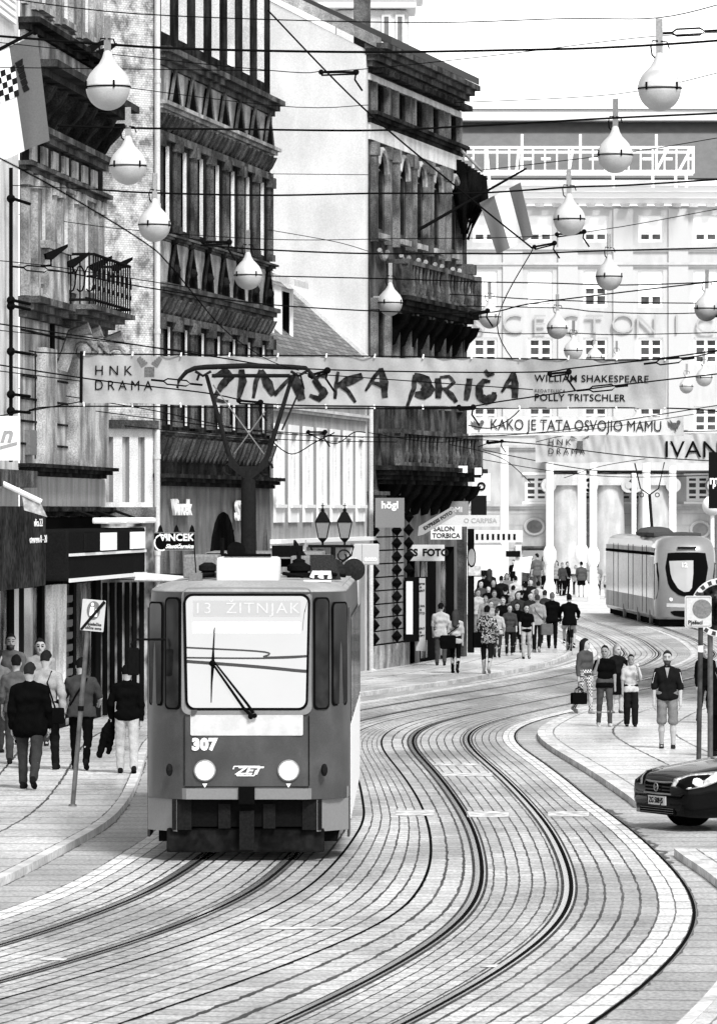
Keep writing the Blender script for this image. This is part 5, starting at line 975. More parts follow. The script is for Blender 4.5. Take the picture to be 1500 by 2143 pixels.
q = MB(); q.box(-1.1, 1.1, .5, 14.2, .22, .76); q.box(-.75, .75, .12, .5, .42, .75); q.build('underframe', BLACK, T1)
q = MB(); q.bbox(-.99, .95, .16, .24, .10, .40, .03); lgd = q.build('lifeguard', M('dirty_black', .012, .8, .4, gs=9, blotch=.4, bs=4), T1)
q = MB(); q.box(-.09, .09, .02, .16, .14, .62); q.box(-.35, -.2, .08, .3, .4, .7); q.box(.2, .35, .08, .3, .4, .7); q.build('coupler', DARK, T1)
q = MB()
for sx in (-1, 1): q.lathe([(.33, -.06), (.33, .06)], 20, Matrix.Translation((sx * .56, 1.6, .35)) @ Matrix.Rotation(R(90), 4, 'Y'))
q.build('wheel', DARK, T1)
q = MB(); [q.box(x - .004, x + .004, -.002, .02, .93, 1.79) for x in (-.765, .765)]; q.box(-.76, .76, -.002, .02, .912, .92); q.build('panel_seam', GASK, T1)
# wiper
q = MB(); z = lambda a: fy(a, .05); q.tube([(.05, z(1.80), 1.80), (-.02, z(1.86), 1.86), (-.42, z(2.43), 2.43)], [.022, .02, .014], 6); q.tube([(.085, z(1.82), 1.82), (.01, z(1.93), 1.93), (-.40, z(2.45), 2.45)], [.022, .018, .012], 6); q.ball((.05, z(1.78), 1.78), .035, 8); q.ball((.1, z(1.8), 1.79), .03, 8); wp = q.build('wiper', GASK, T1)
q = MB(); q.tube([(-.395, z(2.87), 2.87), (-.41, z(2.6), 2.6), (-.415, z(2.43), 2.43), (-.43, z(2.2), 2.2), (-.435, z(1.95), 1.95)], [.006, .012, .024, .012, .006], 6); q.ball((-.42, z(2.43), 2.43), .042, 8); q.build('wiper_blade', GASK, wp)
# mirror
q = MB(); q.tube([(-1.0, .2, 2.72), (-1.36, .12, 2.72), (-1.42, .1, 2.66), (-1.42, .1, 2.6)], .016, 6); mr_ = q.build('mirror_arm', BLACK, T1); q = MB(); q.bbox(-1.47, -1.32, .06, .14, 2.28, 2.62, .03); q.build('mirror', BLACK, mr_)
# roof equipment
q = MB(); q.bbox(-.40, .38, .75, 1.75, 3.40, 3.73, .05); hb = q.build('roof_box', M('roof_box_white', .60, .5, .04), T1, smooth=True); q = MB(); q.box(-.405, .385, .76, 1.76, 3.36, 3.402); q.box(-.3, .28, .76, .8, 3.732, 3.77); q.build('roof_box_seal', GASK, hb)
q = MB(); q.bbox(-.75, -.58, .9, 1.1, 3.36, 3.53, .01); an = q.build('antenna_box', GREYM, T1); q = MB(); q.tube([(-.66, 1.0, 3.53), (-.69, 1.0, 4.0)], .008, 5); q.build('whip_antenna', BLACK, an)
q = MB(); q.lathe([(.15, 0), (.15, .05), (.11, .07), (.15, .09), (.15, .15), (.08, .19), (.08, .22), (.03, .24), (.03, .33)], 16, Matrix.Translation((.60, 2.0, 3.46))); q.build('warning_horn', BLACK, T1, smooth=True)
q = MB(); q.lathe([(.12, 0), (.12, .05), (.08, .07), (.12, .09), (.12, .15), (.05, .19)], 16, Matrix.Translation((-.55, 2.2, 3.46))); q.build('insulator', DARK, T1, smooth=True)
q = MB(); q.prism([(.72, 3.42), (1.12, 3.42), (1.02, 3.74), (.72, 3.74)], 3.0, 3.06); q.build('grid_panel', M('grid_dark', .03, .6, .5, gs=60), T1)
q = MB(); [q.tube([(x, 1.0, 3.47), (x + .02, 1.0, 3.53), (x + .12, 1.02, 3.53), (x + .12, 1.02, 3.46)], .03, 8) for x in (.78, .88)]; q.box(.68, 1.02, .92, 1.1, 3.42, 3.44); q.build('roof_handle', WHITE, T1, smooth=True)
for x, y, zc in ((1.02, 10.5, 3.47), (1.30, 11.0, 3.47)):
    q = MB(); q.lathe([(.155, -.02), (.16, 0), (.155, .02), (.04, .05)], 24, Matrix.Translation((x - .1, y, zc)) @ Matrix.Rotation(R(90), 4, 'X')); q.build('roof_disc', M('disc_black', .02, .6, .3), T1)
q = MB()
for x0, x1, y0, y1, h in ((-.9, -.45, 3, 4.2, .3), (.45, .95, 4.0, 6.5, .28), (-.8, .8, 8, 11, .3), (-.3, .3, 3.2, 4.2, .25)): q.bbox(x0, x1, y0, y1, 3.44, 3.44 + h, .03)
q.build('resistor_boxes', M('roof_grey', .18, .7, .25), T1)
q = MB(); q.tube([(-.5, 4.6, 3.62), (.7, 4.6, 3.62)], .05, 8); q.tube([(-.5, 5.6, 3.62), (.7, 5.6, 3.62)], .05, 8); q.lathe([(.12, -.03), (.12, .03)], 16, Matrix.Translation((-.27, 4.5, 3.78)) @ Matrix.Rotation(R(90), 4, 'X')); q.tube([(-.45, 4.5, 3.5), (-.45, 4.5, 3.95)], .03, 6); q.tube([(.5, 4.5, 3.5), (.5, 4.5, 3.9), (.7, 4.3, 3.6)], .03, 6); q.box(-.65, -.4, 4.4, 4.6, 3.6, 3.75); q.box(.2, .6, 4.4, 4.7, 3.7, 3.85); q.build('pantograph_base', BLACK, T1)
q = MB(); q.tube([(0.72, 1.9, 3.5), (1.0, 2.5, 3.5), (1.15, 4, 3.46)], .025, 6); q.tube([(-.45, 1.3, 3.5), (-.65, 1.4, 3.48)], .025, 6); q.tube([(.42, 1.3, 3.52), (.66, 1.5, 3.48)], .025, 6); q.build('roof_cables', BLACK, T1)
q = MB(); q.box(-1.14, -.75, .8, 14, 3.3, 3.38); q.box(.75, 1.16, .9, 14, 3.3, 3.38); q.build('roof_gutter', M('gutter_light', .3, .6), T1)
# pantograph
py_ = 5.0; k = 77.0 / F_PX
def PG(px, py, y=py_): v = W(px, py, TD + y); return (v.x - TX - .0096 * y, y, v.z - .012)
PGM = M('pantograph_paint', .014, .55, .2); pg = MB(); pg.tube([PG(520, 1170), PG(520, 1050), PG(520, 985)], [.1, .1, .09], 12); pan = pg.build('pantograph_mast', PGM, T1, smooth=True)
q = MB(); a, b, c, d2 = PG(478, 955), PG(562, 955), PG(520, 985), PG(520, 1000)
q.prism([(a[0], a[2]), (a[0] + .03, a[2] + .03), (c[0] - .12, c[2] + .06), (c[0] + .12, c[2] + .06), (b[0] - .03, b[2] + .03), (b[0], b[2]), (b[0], b[2] - .12), (c[0] + .06, c[2] - .1), (c[0] - .06, c[2] - .1), (a[0], a[2] - .12)], py_ - .08, py_ + .08); q.build('yoke', PGM, pan)
for px in (481, 556):
    c = PG(px, 980); q = MB(); q.tube([(c[0] + .09 * math.cos(t), py_, c[2] + .09 * math.sin(t)) for t in [i * .5 for i in range(0, 11)]], .02, 6); q.build('shunt_loop', PGM, pan)
for (x0, y0), (x1, y1) in (((480, 955), (432, 785)), ((560, 955), (612, 785))):
    q = MB(); q.tube([PG(x0, y0), PG(x1, y1)], [.034, .025], 8); q.build('upper_arm', PGM, pan, smooth=True)
q = MB(); q.tube([PG(443, 786), PG(607, 786)], .025, 8); q.build('cross_tube', PGM, pan)
q = MB(); q.tube([PG(446, 805), PG(552, 950)], .008, 4); q.tube([PG(555, 860), PG(490, 950)], .008, 4); q.build('brace_wire', STEEL, pan)
q = MB(); P = [PG(371, 812), PG(374, 796), PG(390, 778), PG(408, 770), PG(430, 768), PG(520, 765), PG(610, 768), PG(640, 770), PG(655, 785), PG(668, 802), PG(675, 812)]
for dy in (-.17, .17): q.tube([(p[0], py_ + dy, p[2]) for p in P], [.012, .016, .022, .026, .03, .032, .03, .026, .022, .016, .012], 8)
cl = q.build('collector_bar', PGM, pan, smooth=True); q = MB()
for px in (425, 625): c = PG(px, 777); q.tube([(c[0] - .1, py_, c[2]), (c[0], py_ - .05, c[2] - .06), (c[0] + .1, py_, c[2])], .02, 6); q.tube([(c[0] - .05, py_, c[2] - .03), (c[0] - .08, py_, c[2] - .12)], .018, 6)
c = PG(628, 790); q.tube([(c[0], py_, c[2] + .05), (c[0] + .05, py_, c[2] - .15)], .014, 6); q.tube([PG(632, 805), PG(590, 900)], .014, 6); q.build('collector_springs', PGM, cl)
# ---------------------------------------------------------------- modern tram on the bend
T2 = thing('tram', 'modern low floor silver tram turning on the bend before the bank', 'tram', (W(1436, 0, 214).x, 214, .012), R(1.6))
H2 = [(0, -.22), (.5, -.2), (.85, -.08), (1.05, .15), (1.13, .45), (1.15, .9), (1.15, 26), (0, 26)]
def y2(z): return (.10 * (1.2 - z) if z < 1.2 else 0) + (0 if z < 2.6 else (z - 2.6) * .35 if z < 3.1 else .175 + (z - 3.1) * 1.3)
def ring2(z, k): return [(x * k, y + (y2(z) if y < 5 else 0), z) for x, y in mir(H2)]
SIL = M('silver_paint', .19, .35, .1, gs=30, spec=.5, blotch=.12, bs=.8, coat=.4)
q = MB(); loft(q, [ring2(z, k) for z, k in ((.28, .95), (.4, .99), (.8, 1.0), (1.4, 1.0), (2.2, 1.0), (2.75, .985), (3.0, .95), (3.2, .88), (3.32, .75), (3.38, .5))]); q.build('body', SIL, T2, smooth='all')
q = MB(); q.box(-1.0, 1.0, .3, 25.8, .05, .3); q.build('underframe', BLACK, T2)
SIDE = M('painted_reflection_glass', .36, .12, .5, gs=3, blotch=.75, bs=1.6, spec=.6)  # blotches paint the mirrored crowd into the glazing
for sx in (-1, 1):
    q = MB(); q.box(sx * 1.153 - .004, sx * 1.153 + .004, 1.2, 26, 1.05, 2.62); sg = q.build('side_glazing', SIDE, T2)
    q = MB(); [q.box(sx * 1.158 - .006, sx * 1.158 + .006, y, y + .14, .45, 3.02) for y in (4.2, 6.3, 11.0, 13.4, 19, 21.5)]; q.build('body_joints', GASK, T2)
    q = MB(); q.box(sx * 1.14 - .03, sx * 1.14 + .01, .9, 26, 2.66, 2.78); q.build('roof_stripe', GASK, T2)
    q = MB(); q.box(sx * 1.153 - .004, sx * 1.153 + .004, 1.0, 26, .42, 1.04); q.box(sx * 1.145 - .004, sx * 1.145 + .004, 1.0, 26, 2.79, 2.95); q.build('side_panel', M('side_light', .42, .4, .15, blotch=.2), T2)
    for y in (2.6, 8.6, 16): q = MB(); q.lathe([(.28, -.05), (.28, .05), (.12, .07)], 18, Matrix.Translation((sx * 1.12, y, .33)) @ Matrix.Rotation(R(90), 4, 'Y')); q.build('wheel', GREYM, T2)
    q = MB(); P = [(.52, 2.35), (.2, 2.4), (.1, 1.9), (.12, 1.4), (.3, 1.05), (.72, 1.0), (.75, 2.3)]
    def sidept(y, z, o): # point on the rounded corner
        t = min(max((y - .0) / .9, 0), 1); xs = np.interp(y, [-.22, -.08, .15, .45, .9], [.2, .85, 1.05, 1.13, 1.15]); return (sx * (xs + o), y - o * .6, z)
    n = len(P); q.add([sidept(y, z, .012) for y, z in P], [tuple(range(n))]); q.build('corner_window', GASK, T2, fixn=False)
def f2(name, P, mat, o, parent=T2, nx=18, nz=10):
    """panel following the rounded nose: columns of a convex outline"""
    q = MB(); xs = np.linspace(min(p[0] for p in P) + .001, max(p[0] for p in P) - .001, nx); vs = []; n = len(P)
    for x in xs:
        zz = []
        for i in range(n):
            (x0, z0), (x1, z1) = P[i], P[(i + 1) % n]
            if (x0 - x) * (x1 - x) <= 0 and abs(x1 - x0) > 1e-9: zz.append(z0 + (z1 - z0) * (x - x0) / (x1 - x0))
        for k in range(nz + 1):
            z = min(zz) + (max(zz) - min(zz)) * k / nz; vs.append((x, -np.interp(abs(x), [0, .5, .85, 1.05], [.22, .2, .08, -.15]) + y2(z) - o, z))
    q.add(vs, [(i * (nz + 1) + k, (i + 1) * (nz + 1) + k, (i + 1) * (nz + 1) + k + 1, i * (nz + 1) + k + 1) for i in range(nx - 1) for k in range(nz)])
    return q.build(name, mat, parent, fixn=False, smooth='all')
f2('rear_window', [(-.78, 2.75), (-.4, 2.78), (0, 2.78), (.4, 2.78), (.78, 2.75), (.8, 2.2), (.76, 1.75), (.6, 1.4), (.3, 1.18), (0, 1.12), (-.3, 1.18), (-.6, 1.4), (-.76, 1.75), (-.8, 2.2)], GASK, .012)
w_ = f2('rear_pane', [(-.66, 2.46), (.0, 2.48), (.24, 2.48), (.24, 2.0), (.22, 1.5), (.08, 1.32), (-.1, 1.3), (-.32, 1.42), (-.54, 1.76), (-.64, 2.1)], M('rear_glass_pale', .38, .15, .08, gs=1.2, spec=.5, coat=.3), .022)
text('12', .24, LETW, T2, name='route_number', loc=(-.1, -.26, 2.3), bold=.006, rot=(R(90), 0, 0))
q = MB(); q.box(-.35, .35, -.2, -.14, 2.92, 2.99); q.build('vent_slot', GASK, T2)
for x in (-.58, .58):
    q = MB(); q.lathe([(.07, 0), (.075, .02), (.05, .05)], 16, Matrix.Translation((x, -.12, 1.02)) @ Matrix.Rotation(R(90), 4, 'X')); q.build('tail_lamp', LETW, T2)
f2('bumper_band', [(-.75, .88), (0, .86), (.75, .88), (.75, .74), (0, .72), (-.75, .74)], M('bumper_light', .45, .4), .014); f2('bumper_slot', [(-.62, .56), (-.5, .6), (0, .6), (.5, .6), (.62, .56), (.5, .42), (.2, .36), (-.2, .36), (-.5, .42)], GASK, .02)
q = MB(); q.bbox(-.9, .9, 4, 12, 3.34, 3.5, .04); q.lathe([(.7, 3.38), (.75, 3.5), (.55, 3.66), (.25, 3.72)], 16, Matrix.Translation((-.55, 8, 0))); q.build('roof_housing', M('roof_unit', .06, .6, .4), T2)
q = MB(); b_ = Vector((-.65, 8, 3.6)); q.tube([b_, b_ + Vector((-.1, 0, 1.35))], .06, 8); j = b_ + Vector((-.1, 0, 1.35))
for s_ in (-1, 1): q.tube([j, j + Vector((s_ * .35, 0, .25)), j + Vector((s_ * .62, 0, 1.45))], .03, 6); q.tube([j + Vector((s_ * .3 + .08 * math.cos(t), 0, .0 + .08 * math.sin(t))) for t in [i * .7 for i in range(10)]], .02, 5)
q.tube([j + Vector((-.95, 0, 1.3)), j + Vector((-.7, 0, 1.47)), j + Vector((.7, 0, 1.47)), j + Vector((.95, 0, 1.3))], .035, 6); q.build('pantograph', PGM, T2)
# ---------------------------------------------------------------- dark car nosing in from the side street
CP = M('car_paint', .004, .06, .05, spec=.5); CP.node_tree.nodes['Principled BSDF'].inputs['IOR'].default_value = 1.16; CB = math.radians(24)
CAR = thing('car', 'dark hatchback nosing out of the side street below the traffic mirror', 'car', (4.86, 77.8, 0), math.pi + CB)
stn = [(.90, .30, .68, .57, .61), (.87, .22, .77, .65, .70), (.77, .20, .83, .70, .76), (.55, .19, .86, .765, .82), (.2, .19, .87, .82, .88), (-.25, .19, .88, .89, .95), (-.7, .19, .88, .95, 1.0), (-1.0, .19, .88, .90, 1.02), (-2.4, .19, .88, .92, 1.0), (-3.2, .22, .86, .92, .98), (-3.42, .35, .78, .85, .92)]
def car_ring(x, zb, w, zs, zt):
    h = [(0, zt), (w * .45, zt - .012), (w * .8, (zs + zt) / 2 + .02), (w * .96, zs), (w, zs - .12), (w * .99, zb + .18), (w * .9, zb), (0, zb)]
    return [(x, y, z) for y, z in h] + [(x, -y, z) for y, z in h[-2:0:-1]]
q = MB(); loft(q, [car_ring(*s_) for s_ in stn]); q.build('body', CP, CAR, smooth='all')
q = MB(); gh = [(-.72, .80, 1.0, 1.02), (-1.45, .70, .95, 1.40), (-2.3, .70, .95, 1.43), (-3.05, .66, .95, 1.30), (-3.38, .70, .93, .96)]
loft(q, [[(x, w, zb), (x, w * .82, (zb + zt) / 2 + .1), (x, w * .7, zt), (x, -w * .7, zt), (x, -w * .82, (zb + zt) / 2 + .1), (x, -w, zb)] for x, w, zb, zt in gh]); q.build('greenhouse', M('car_glass', .012, .06, spec=.7), CAR, smooth=True)
q = MB(); loft(q, [[(x, .5, z), (x, .5, z + .03), (x, -.5, z + .03), (x, -.5, z)] for x, z in ((-1.45, 1.40), (-2.3, 1.43), (-3.05, 1.30))]); q.build('roof', CP, CAR, smooth=True)
def wheel(x, y):
    T = Matrix.Translation((x, y, .31)) @ Matrix.Rotation(R(90), 4, 'X')
    q = MB(); q.lathe([(.19, -.10), (.29, -.105), (.315, -.07), (.318, 0), (.315, .07), (.29, .105), (.19, .10)], 32, T); w = q.build('wheel', RUB, CAR, smooth=True)
    q = MB(); q.lathe([(.19, -.08), (.19, .08), (.05, .09)], 24, T); q.build('rim', GREYM, w); s_ = 1 if y > 0 else -1
    q = MB(); q.lathe([(.35, -.02), (.355, .02)], 32, Matrix.Translation((x, y + s_ * .125, .33)) @ Matrix.Rotation(R(90), 4, 'X')); q.build('wheel_arch', GASK, CAR)
for x in (0, -2.6):
    for y in (.75, -.75): wheel(x, y)
HLM = M('headlamp_lens', .55, .08, .6, gs=14, spec=.8, coat=1.0)
for s_ in (1, -1):
    P = [(.885, .42, .60), (.86, .45, .70), (.71, .62, .765), (.36, .84, .81), (.2, .88, .81), (.36, .88, .70), (.62, .862, .61), (.82, .77, .575)]; q = MB(); q.add([(x + .028, s_ * (y + .022), z + .012) for x, y, z in P], [tuple(range(len(P)))]); hl = q.build('headlight', HLM, CAR, fixn=False)
    q = MB(); q.ball((.70, s_ * .77, .665), (.09, .09, .07), 10); q.ball((.80, s_ * .60, .655), (.05, .06, .045), 10); q.build('reflector', LETW, hl, smooth='all')
    q = MB(); q.tube([(x + .03, s_ * (y + .025), z + .012) for x, y, z in P] + [(P[0][0] + .03, s_ * (P[0][1] + .025), P[0][2] + .012)], .008, 5); q.build('chrome_edge', STEEL, hl)
    q = MB(); q.ball((.80, s_ * .60, .33), (.04, .08, .05), 10); q.build('fog_lamp', M('fog_glass', .2, .15, .3, spec=.7), CAR, smooth='all')
    q = MB(); q.ball((-.75, s_ * .98, 1.0), (.09, .12, .08), 10); q.build('wing_mirror', CP, CAR, smooth='all')
q = MB(); [q.box(.87, .905, -.36, .36, .515 + k * .045, .54 + k * .045) for k in range(3)]; q.build('grille', GASK, CAR)
q = MB(); q.tube([(.865, -.4, .66), (.90, -.2, .655), (.915, 0, .655), (.90, .2, .655), (.865, .4, .66)], .014, 6); q.tube([(.90, -.4, .50), (.925, 0, .497), (.90, .4, .50)], .012, 6); q.build('chrome_bar', STEEL, CAR)
q = MB(); T = Matrix.Translation((.925, 0, .585)) @ Matrix.Rotation(R(90), 4, 'Y'); q.tube([(.055 * math.cos(a), .055 * math.sin(a), 0) for a in [i * math.pi / 8 for i in range(17)]], .008, 6, T=T); q.tube([(0, -.06, .0), (.012, 0, 0), (-.012, 0, 0), (0, .06, 0)], .008, 5, T=T); q.build('bonnet_emblem', STEEL, CAR)
q = MB(); q.box(.905, .925, -.27, .27, .345, .465); pl = q.build('number_plate', M('plate_white', .60, .4), CAR); text('ZG 508·JS', .108, LETB, pl, loc=(.927, 0, .403), rot=(R(90), 0, R(90)), bold=.002, xs=.92); q = MB(); q.box(.9255, .9262, -.27, -.235, .345, .465); q.build('country_band', INK, pl)
q = MB(); q.box(.86, .915, -.5, .5, .225, .31); q.build('lower_intake', GASK, CAR); q = MB(); [q.box(.91, .92, -.48, .48, .24 + k * .03, .247 + k * .03) for k in range(3)]; q.build('intake_bars', GREYM, CAR)
# second car fragment is not visible; convex mirror and signs on two posts
def P2(px, py, d=88.0): return W(px, py, d)
a = G(1461, 1640, HP); d = a.y; o = thing('sign_post', 'grey post with square pedestrian sign plate partly hidden by mirror', 'sign post', (a.x, a.y, HP)); zt = W(0, 1240, d).z - HP
q = MB(); q.tube([(0, 0, 0), (.045, 0, zt)], .038, 12); q.build('pole', M('dull_steel', .05, .5, .35, gs=8, metal=.3), o, smooth=True); s_ = d / F_PX
c = W(1460, 1280, d) - Vector(o.location); q = MB(); w2, h2 = 56 * s_ / 2, 66 * s_ / 2; P = rrect(c.x - w2, c.x + w2, c.z - h2, c.z + h2, .03); q.prism(P, -.07, -.055); pt = q.build('plate', M('plate_pale', .48, .5), o); q = MB(); q.tube([(x, -.072, z) for x, z in rrect(c.x - w2 + .02, c.x + w2 - .02, c.z - h2 + .02, c.z + h2 - .02, .02)], .004, 4); q.lathe([(.15, 0), (.15, .003)], 20, Matrix.Translation((c.x + .06, -.0705, c.z + .04)) @ Matrix.Rotation(R(90), 4, 'X')); q.build('border_and_disc', GREYM, pt)
text('Pješaci', .085, LETB, pt, loc=(c.x - w2 + .05, -.073, c.z - h2 + .075), align='LEFT', bold=.002)
q = MB(); q.lathe([(.045, 0), (.045, .1)], 12, Matrix.Translation((.03, 0, W(0, 1365, d).z - HP))); q.build('sticker', WHITE, o)
a = G(1486, 1636, HP); d = a.y; o = thing('traffic_mirror', 'round traffic mirror with chequered rim on grey post', 'traffic mirror', (a.x, a.y, HP)); zt = W(0, 1225, d).z - HP; s_ = d / F_PX
q = MB(); q.tube([(0, .03, 0), (.0, .03, zt)], .042, 12); q.build('pole', M('dull_steel2', .10, .5, .3, gs=8, metal=.3), o, smooth=True)
c = W(1506, 1272, d) - Vector(o.location); T = Matrix.Translation((c.x, -.08, c.z)) @ Matrix.Rotation(R(-12), 4, 'Z') @ Matrix.Rotation(R(92), 4, 'X'); rr = 62 * s_
q = MB(); q.lathe([(rr * .78, .0), (rr * .80, .03), (rr * .98, .03), (rr, .01), (rr * .98, -.02), (rr * .3, -.06)], 40, T); rim = q.build('rim', M('mirror_rim_white', .62, .5), o, smooth=True)
q = MB()
for k in range(20):
    a0 = k * math.pi / 10; pts = [((rr * r_) * math.cos(a0 + t), (rr * r_) * math.sin(a0 + t), .0325) for r_, t in ((.82, 0), (.96, 0), (.96, .15), (.82, .15))]; q.add([T @ Vector(p) for p in pts], [(0, 1, 2, 3)])
q.build('rim_checks', M('rim_check', .05, .6), rim)
q = MB(); q.lathe([(rr * .78, .012), (rr * .5, .035), (rr * .2, .045), (.001, .046)], 32, T); q.build('mirror_glass', M('mirror_glass', .10, .05, .95, gs=9, metal=.8, streak=.8, blotch=.8, bs=7), o, smooth='all')  # dark mottled colour stands in for the street mirrored here
# leaning sign post on the left pavement
a = G(152, 1688, HP); d = a.y; o = thing('sign_post', 'leaning grey post with crossed out pedestrian zone plate', 'sign post', (a.x, a.y, HP)); tp = W(189, 1254, d) - Vector(o.location); s_ = d / F_PX
q = MB(); q.tube([(0, 0, 0), tp], .034, 12); q.lathe([(.06, 0), (.055, .03)], 12); q.build('pole', M('dull_steel3', .13, .5, .35, gs=7, metal=.4), o, smooth=True)
q = MB(); q.lathe([(.043, 0), (.043, .07)], 12, Matrix.Translation(tp * ((1688 - 1488) / 434.))); q.build('pole_clamp', BLACK, o)
c = W(195, 1288, d) - Vector(o.location); q = MB(); T = Matrix.Translation((c.x, -.05, c.z)) @ Matrix.Rotation(R(5), 4, 'Y'); w2, h2 = 49 * s_ / 2, 66 * s_ / 2; q.prism(rrect(-w2, w2, -h2, h2, .015), 0, .012, 'y', T); pt = q.build('plate', M('plate_white2', .50, .5, .05), o)
q = MB(); q.lathe([(.10, 0), (.10, .002)], 28, T @ Matrix.Translation((.0, -.0005, .07)) @ Matrix.Rotation(R(90), 4, 'X') @ Matrix.Diagonal((.95, 1.35, 1, 1))); q.build('sign_disc', GREYM, pt)
q = MB()
for x, z, k in ((-.02, .07, 1.0), (.04, .03, .6)): q.ball((x, -.006, z + .085 * k), (.022 * k, .002, .026 * k), 8, T); q.prism([(x - .035 * k, z - .075 * k), (x + .035 * k, z - .075 * k), (x + .028 * k, z + .05 * k), (x - .028 * k, z + .05 * k)], -.007, -.004, 'y', T)
q.build('figures', LETW, pt); q = MB(); q.prism([(-w2, -h2 + .02), (-w2 + .03, -h2), (w2, h2 - .03), (w2 - .035, h2)], -.012, -.008, 'y', T); q.build('diagonal_bar', INK, pt)
text('pješačka', .055, LETB, pt, loc=T @ Vector((.035, -.004, -.125)), rot=(R(90), R(5), 0), bold=.001); text('ulična zona', .05, LETB, pt, loc=T @ Vector((.02, -.004, -.18)), rot=(R(90), R(5), 0), bold=.001)
# ================================================================ PEOPLE
def surfnet(f, lo, h):
    """closed surface of a sampled distance field (naive surface nets)"""
    s = f < 0; nx, ny, nz = f.shape; acc = np.zeros((nx - 1, ny - 1, nz - 1, 3)); cnt = np.zeros((nx - 1, ny - 1, nz - 1))
    for ax in range(3):
        a = [slice(None)] * 3; b = [slice(None)] * 3; a[ax] = slice(0, -1); b[ax] = slice(1, None)
        fa, fb = f[tuple(a)], f[tuple(b)]; cr = (fa < 0) != (fb < 0); t = np.where(cr, fa / np.where(fa == fb, 1, fa - fb), 0)
        o = [i for i in range(3) if i != ax]
        for d0 in (0, 1):
            for d1 in (0, 1):
                sl = [None] * 3; sl[ax] = slice(None)
                for q, dd in ((o[0], d0), (o[1], d1)): sl[q] = slice(dd, (f.shape[q] - 1) + dd)
                c = cr[tuple(sl)]; tt = t[tuple(sl)]; cnt += c; acc[..., ax] += np.where(c, tt, 0)
                if d0: acc[..., o[0]] += c
                if d1: acc[..., o[1]] += c
    m = cnt > 0; idx = -np.ones(m.shape, int); idx[m] = np.arange(m.sum()); g = np.argwhere(m); v = (g + acc[m] / cnt[m][:, None]) * h + lo; F = []
    for ax in range(3):
        o = [i for i in range(3) if i != ax]; a = [slice(1, -1)] * 3; b = [slice(1, -1)] * 3; a[ax] = slice(0, -1); b[ax] = slice(1, None)
        sa, sb = s[tuple(a)], s[tuple(b)]; e = np.argwhere(sa != sb)
        if not len(e): continue
        inside = sa[tuple(e.T)]; base = e.copy(); base[:, o[0]] += 1; base[:, o[1]] += 1
        def cell(d0, d1): q = base.copy(); q[:, o[0]] += d0; q[:, o[1]] += d1; return idx[tuple(q.T)]
        Q = np.stack([cell(-1, -1), cell(0, -1), cell(0, 0), cell(-1, 0)], 1)
        flip = inside if ax != 1 else ~inside; Q[~flip] = Q[~flip][:, ::-1]; F.append(Q)
    return v, np.concatenate(F)
class SDF:
    def __init__(s, lo, hi, h):
        s.lo = np.array(lo); s.h = h; n = np.ceil((np.array(hi) - s.lo) / h).astype(int) + 1
        s.X, s.Y, s.Z = np.meshgrid(*[s.lo[i] + np.arange(n[i]) * h for i in range(3)], indexing='ij'); s.f = np.full(tuple(n), 9.0)
    def smin(s, d, k): 
        hh = np.clip(.5 + .5 * (s.f - d) / k, 0, 1); s.f = s.f * (1 - hh) + d * hh - k * hh * (1 - hh)
    def cone(s, a, b, r1, r2, k=.03):
        a = np.asarray(a, float); b = np.asarray(b, float); ab = b - a; L2 = max(ab @ ab, 1e-9)
        px, py, pz = s.X - a[0], s.Y - a[1], s.Z - a[2]; t = np.clip((px * ab[0] + py * ab[1] + pz * ab[2]) / L2, 0, 1)
        d = np.sqrt((px - t * ab[0]) ** 2 + (py - t * ab[1]) ** 2 + (pz - t * ab[2]) ** 2) - (r1 + (r2 - r1) * t); s.smin(d, k)
    def ell(s, c, r, Rm=None, k=.03, cut=None):
        q = np.stack([s.X - c[0], s.Y - c[1], s.Z - c[2]], -1)
        if Rm is not None: q = q @ Rm
        n = q / np.array(r); l = np.sqrt((n ** 2).sum(-1)); d = (l - 1) * min(r)
        if cut is not None: d = np.maximum(d, cut(q))
        s.smin(d, k)
    def mesh(s, name, mat, parent=None):
        v, fc = surfnet(s.f, s.lo, s.h); me = bpy.data.meshes.new(name); me.from_pydata(v.tolist(), [], fc.tolist()); me.materials.append(mat)
        me.polygons.foreach_set('use_smooth', [True] * len(me.polygons)); me.update(); o = bpy.data.objects.new(name, me); COL.objects.link(o)
        if parent: o.parent = parent
        return o
def rotz(a): c, s = math.cos(a), math.sin(a); return np.array([[c, -s, 0], [s, c, 0], [0, 0, 1.]])
def rotx(a): c, s = math.cos(a), math.sin(a); return np.array([[1, 0, 0], [0, c, -s], [0, s, c.real]])
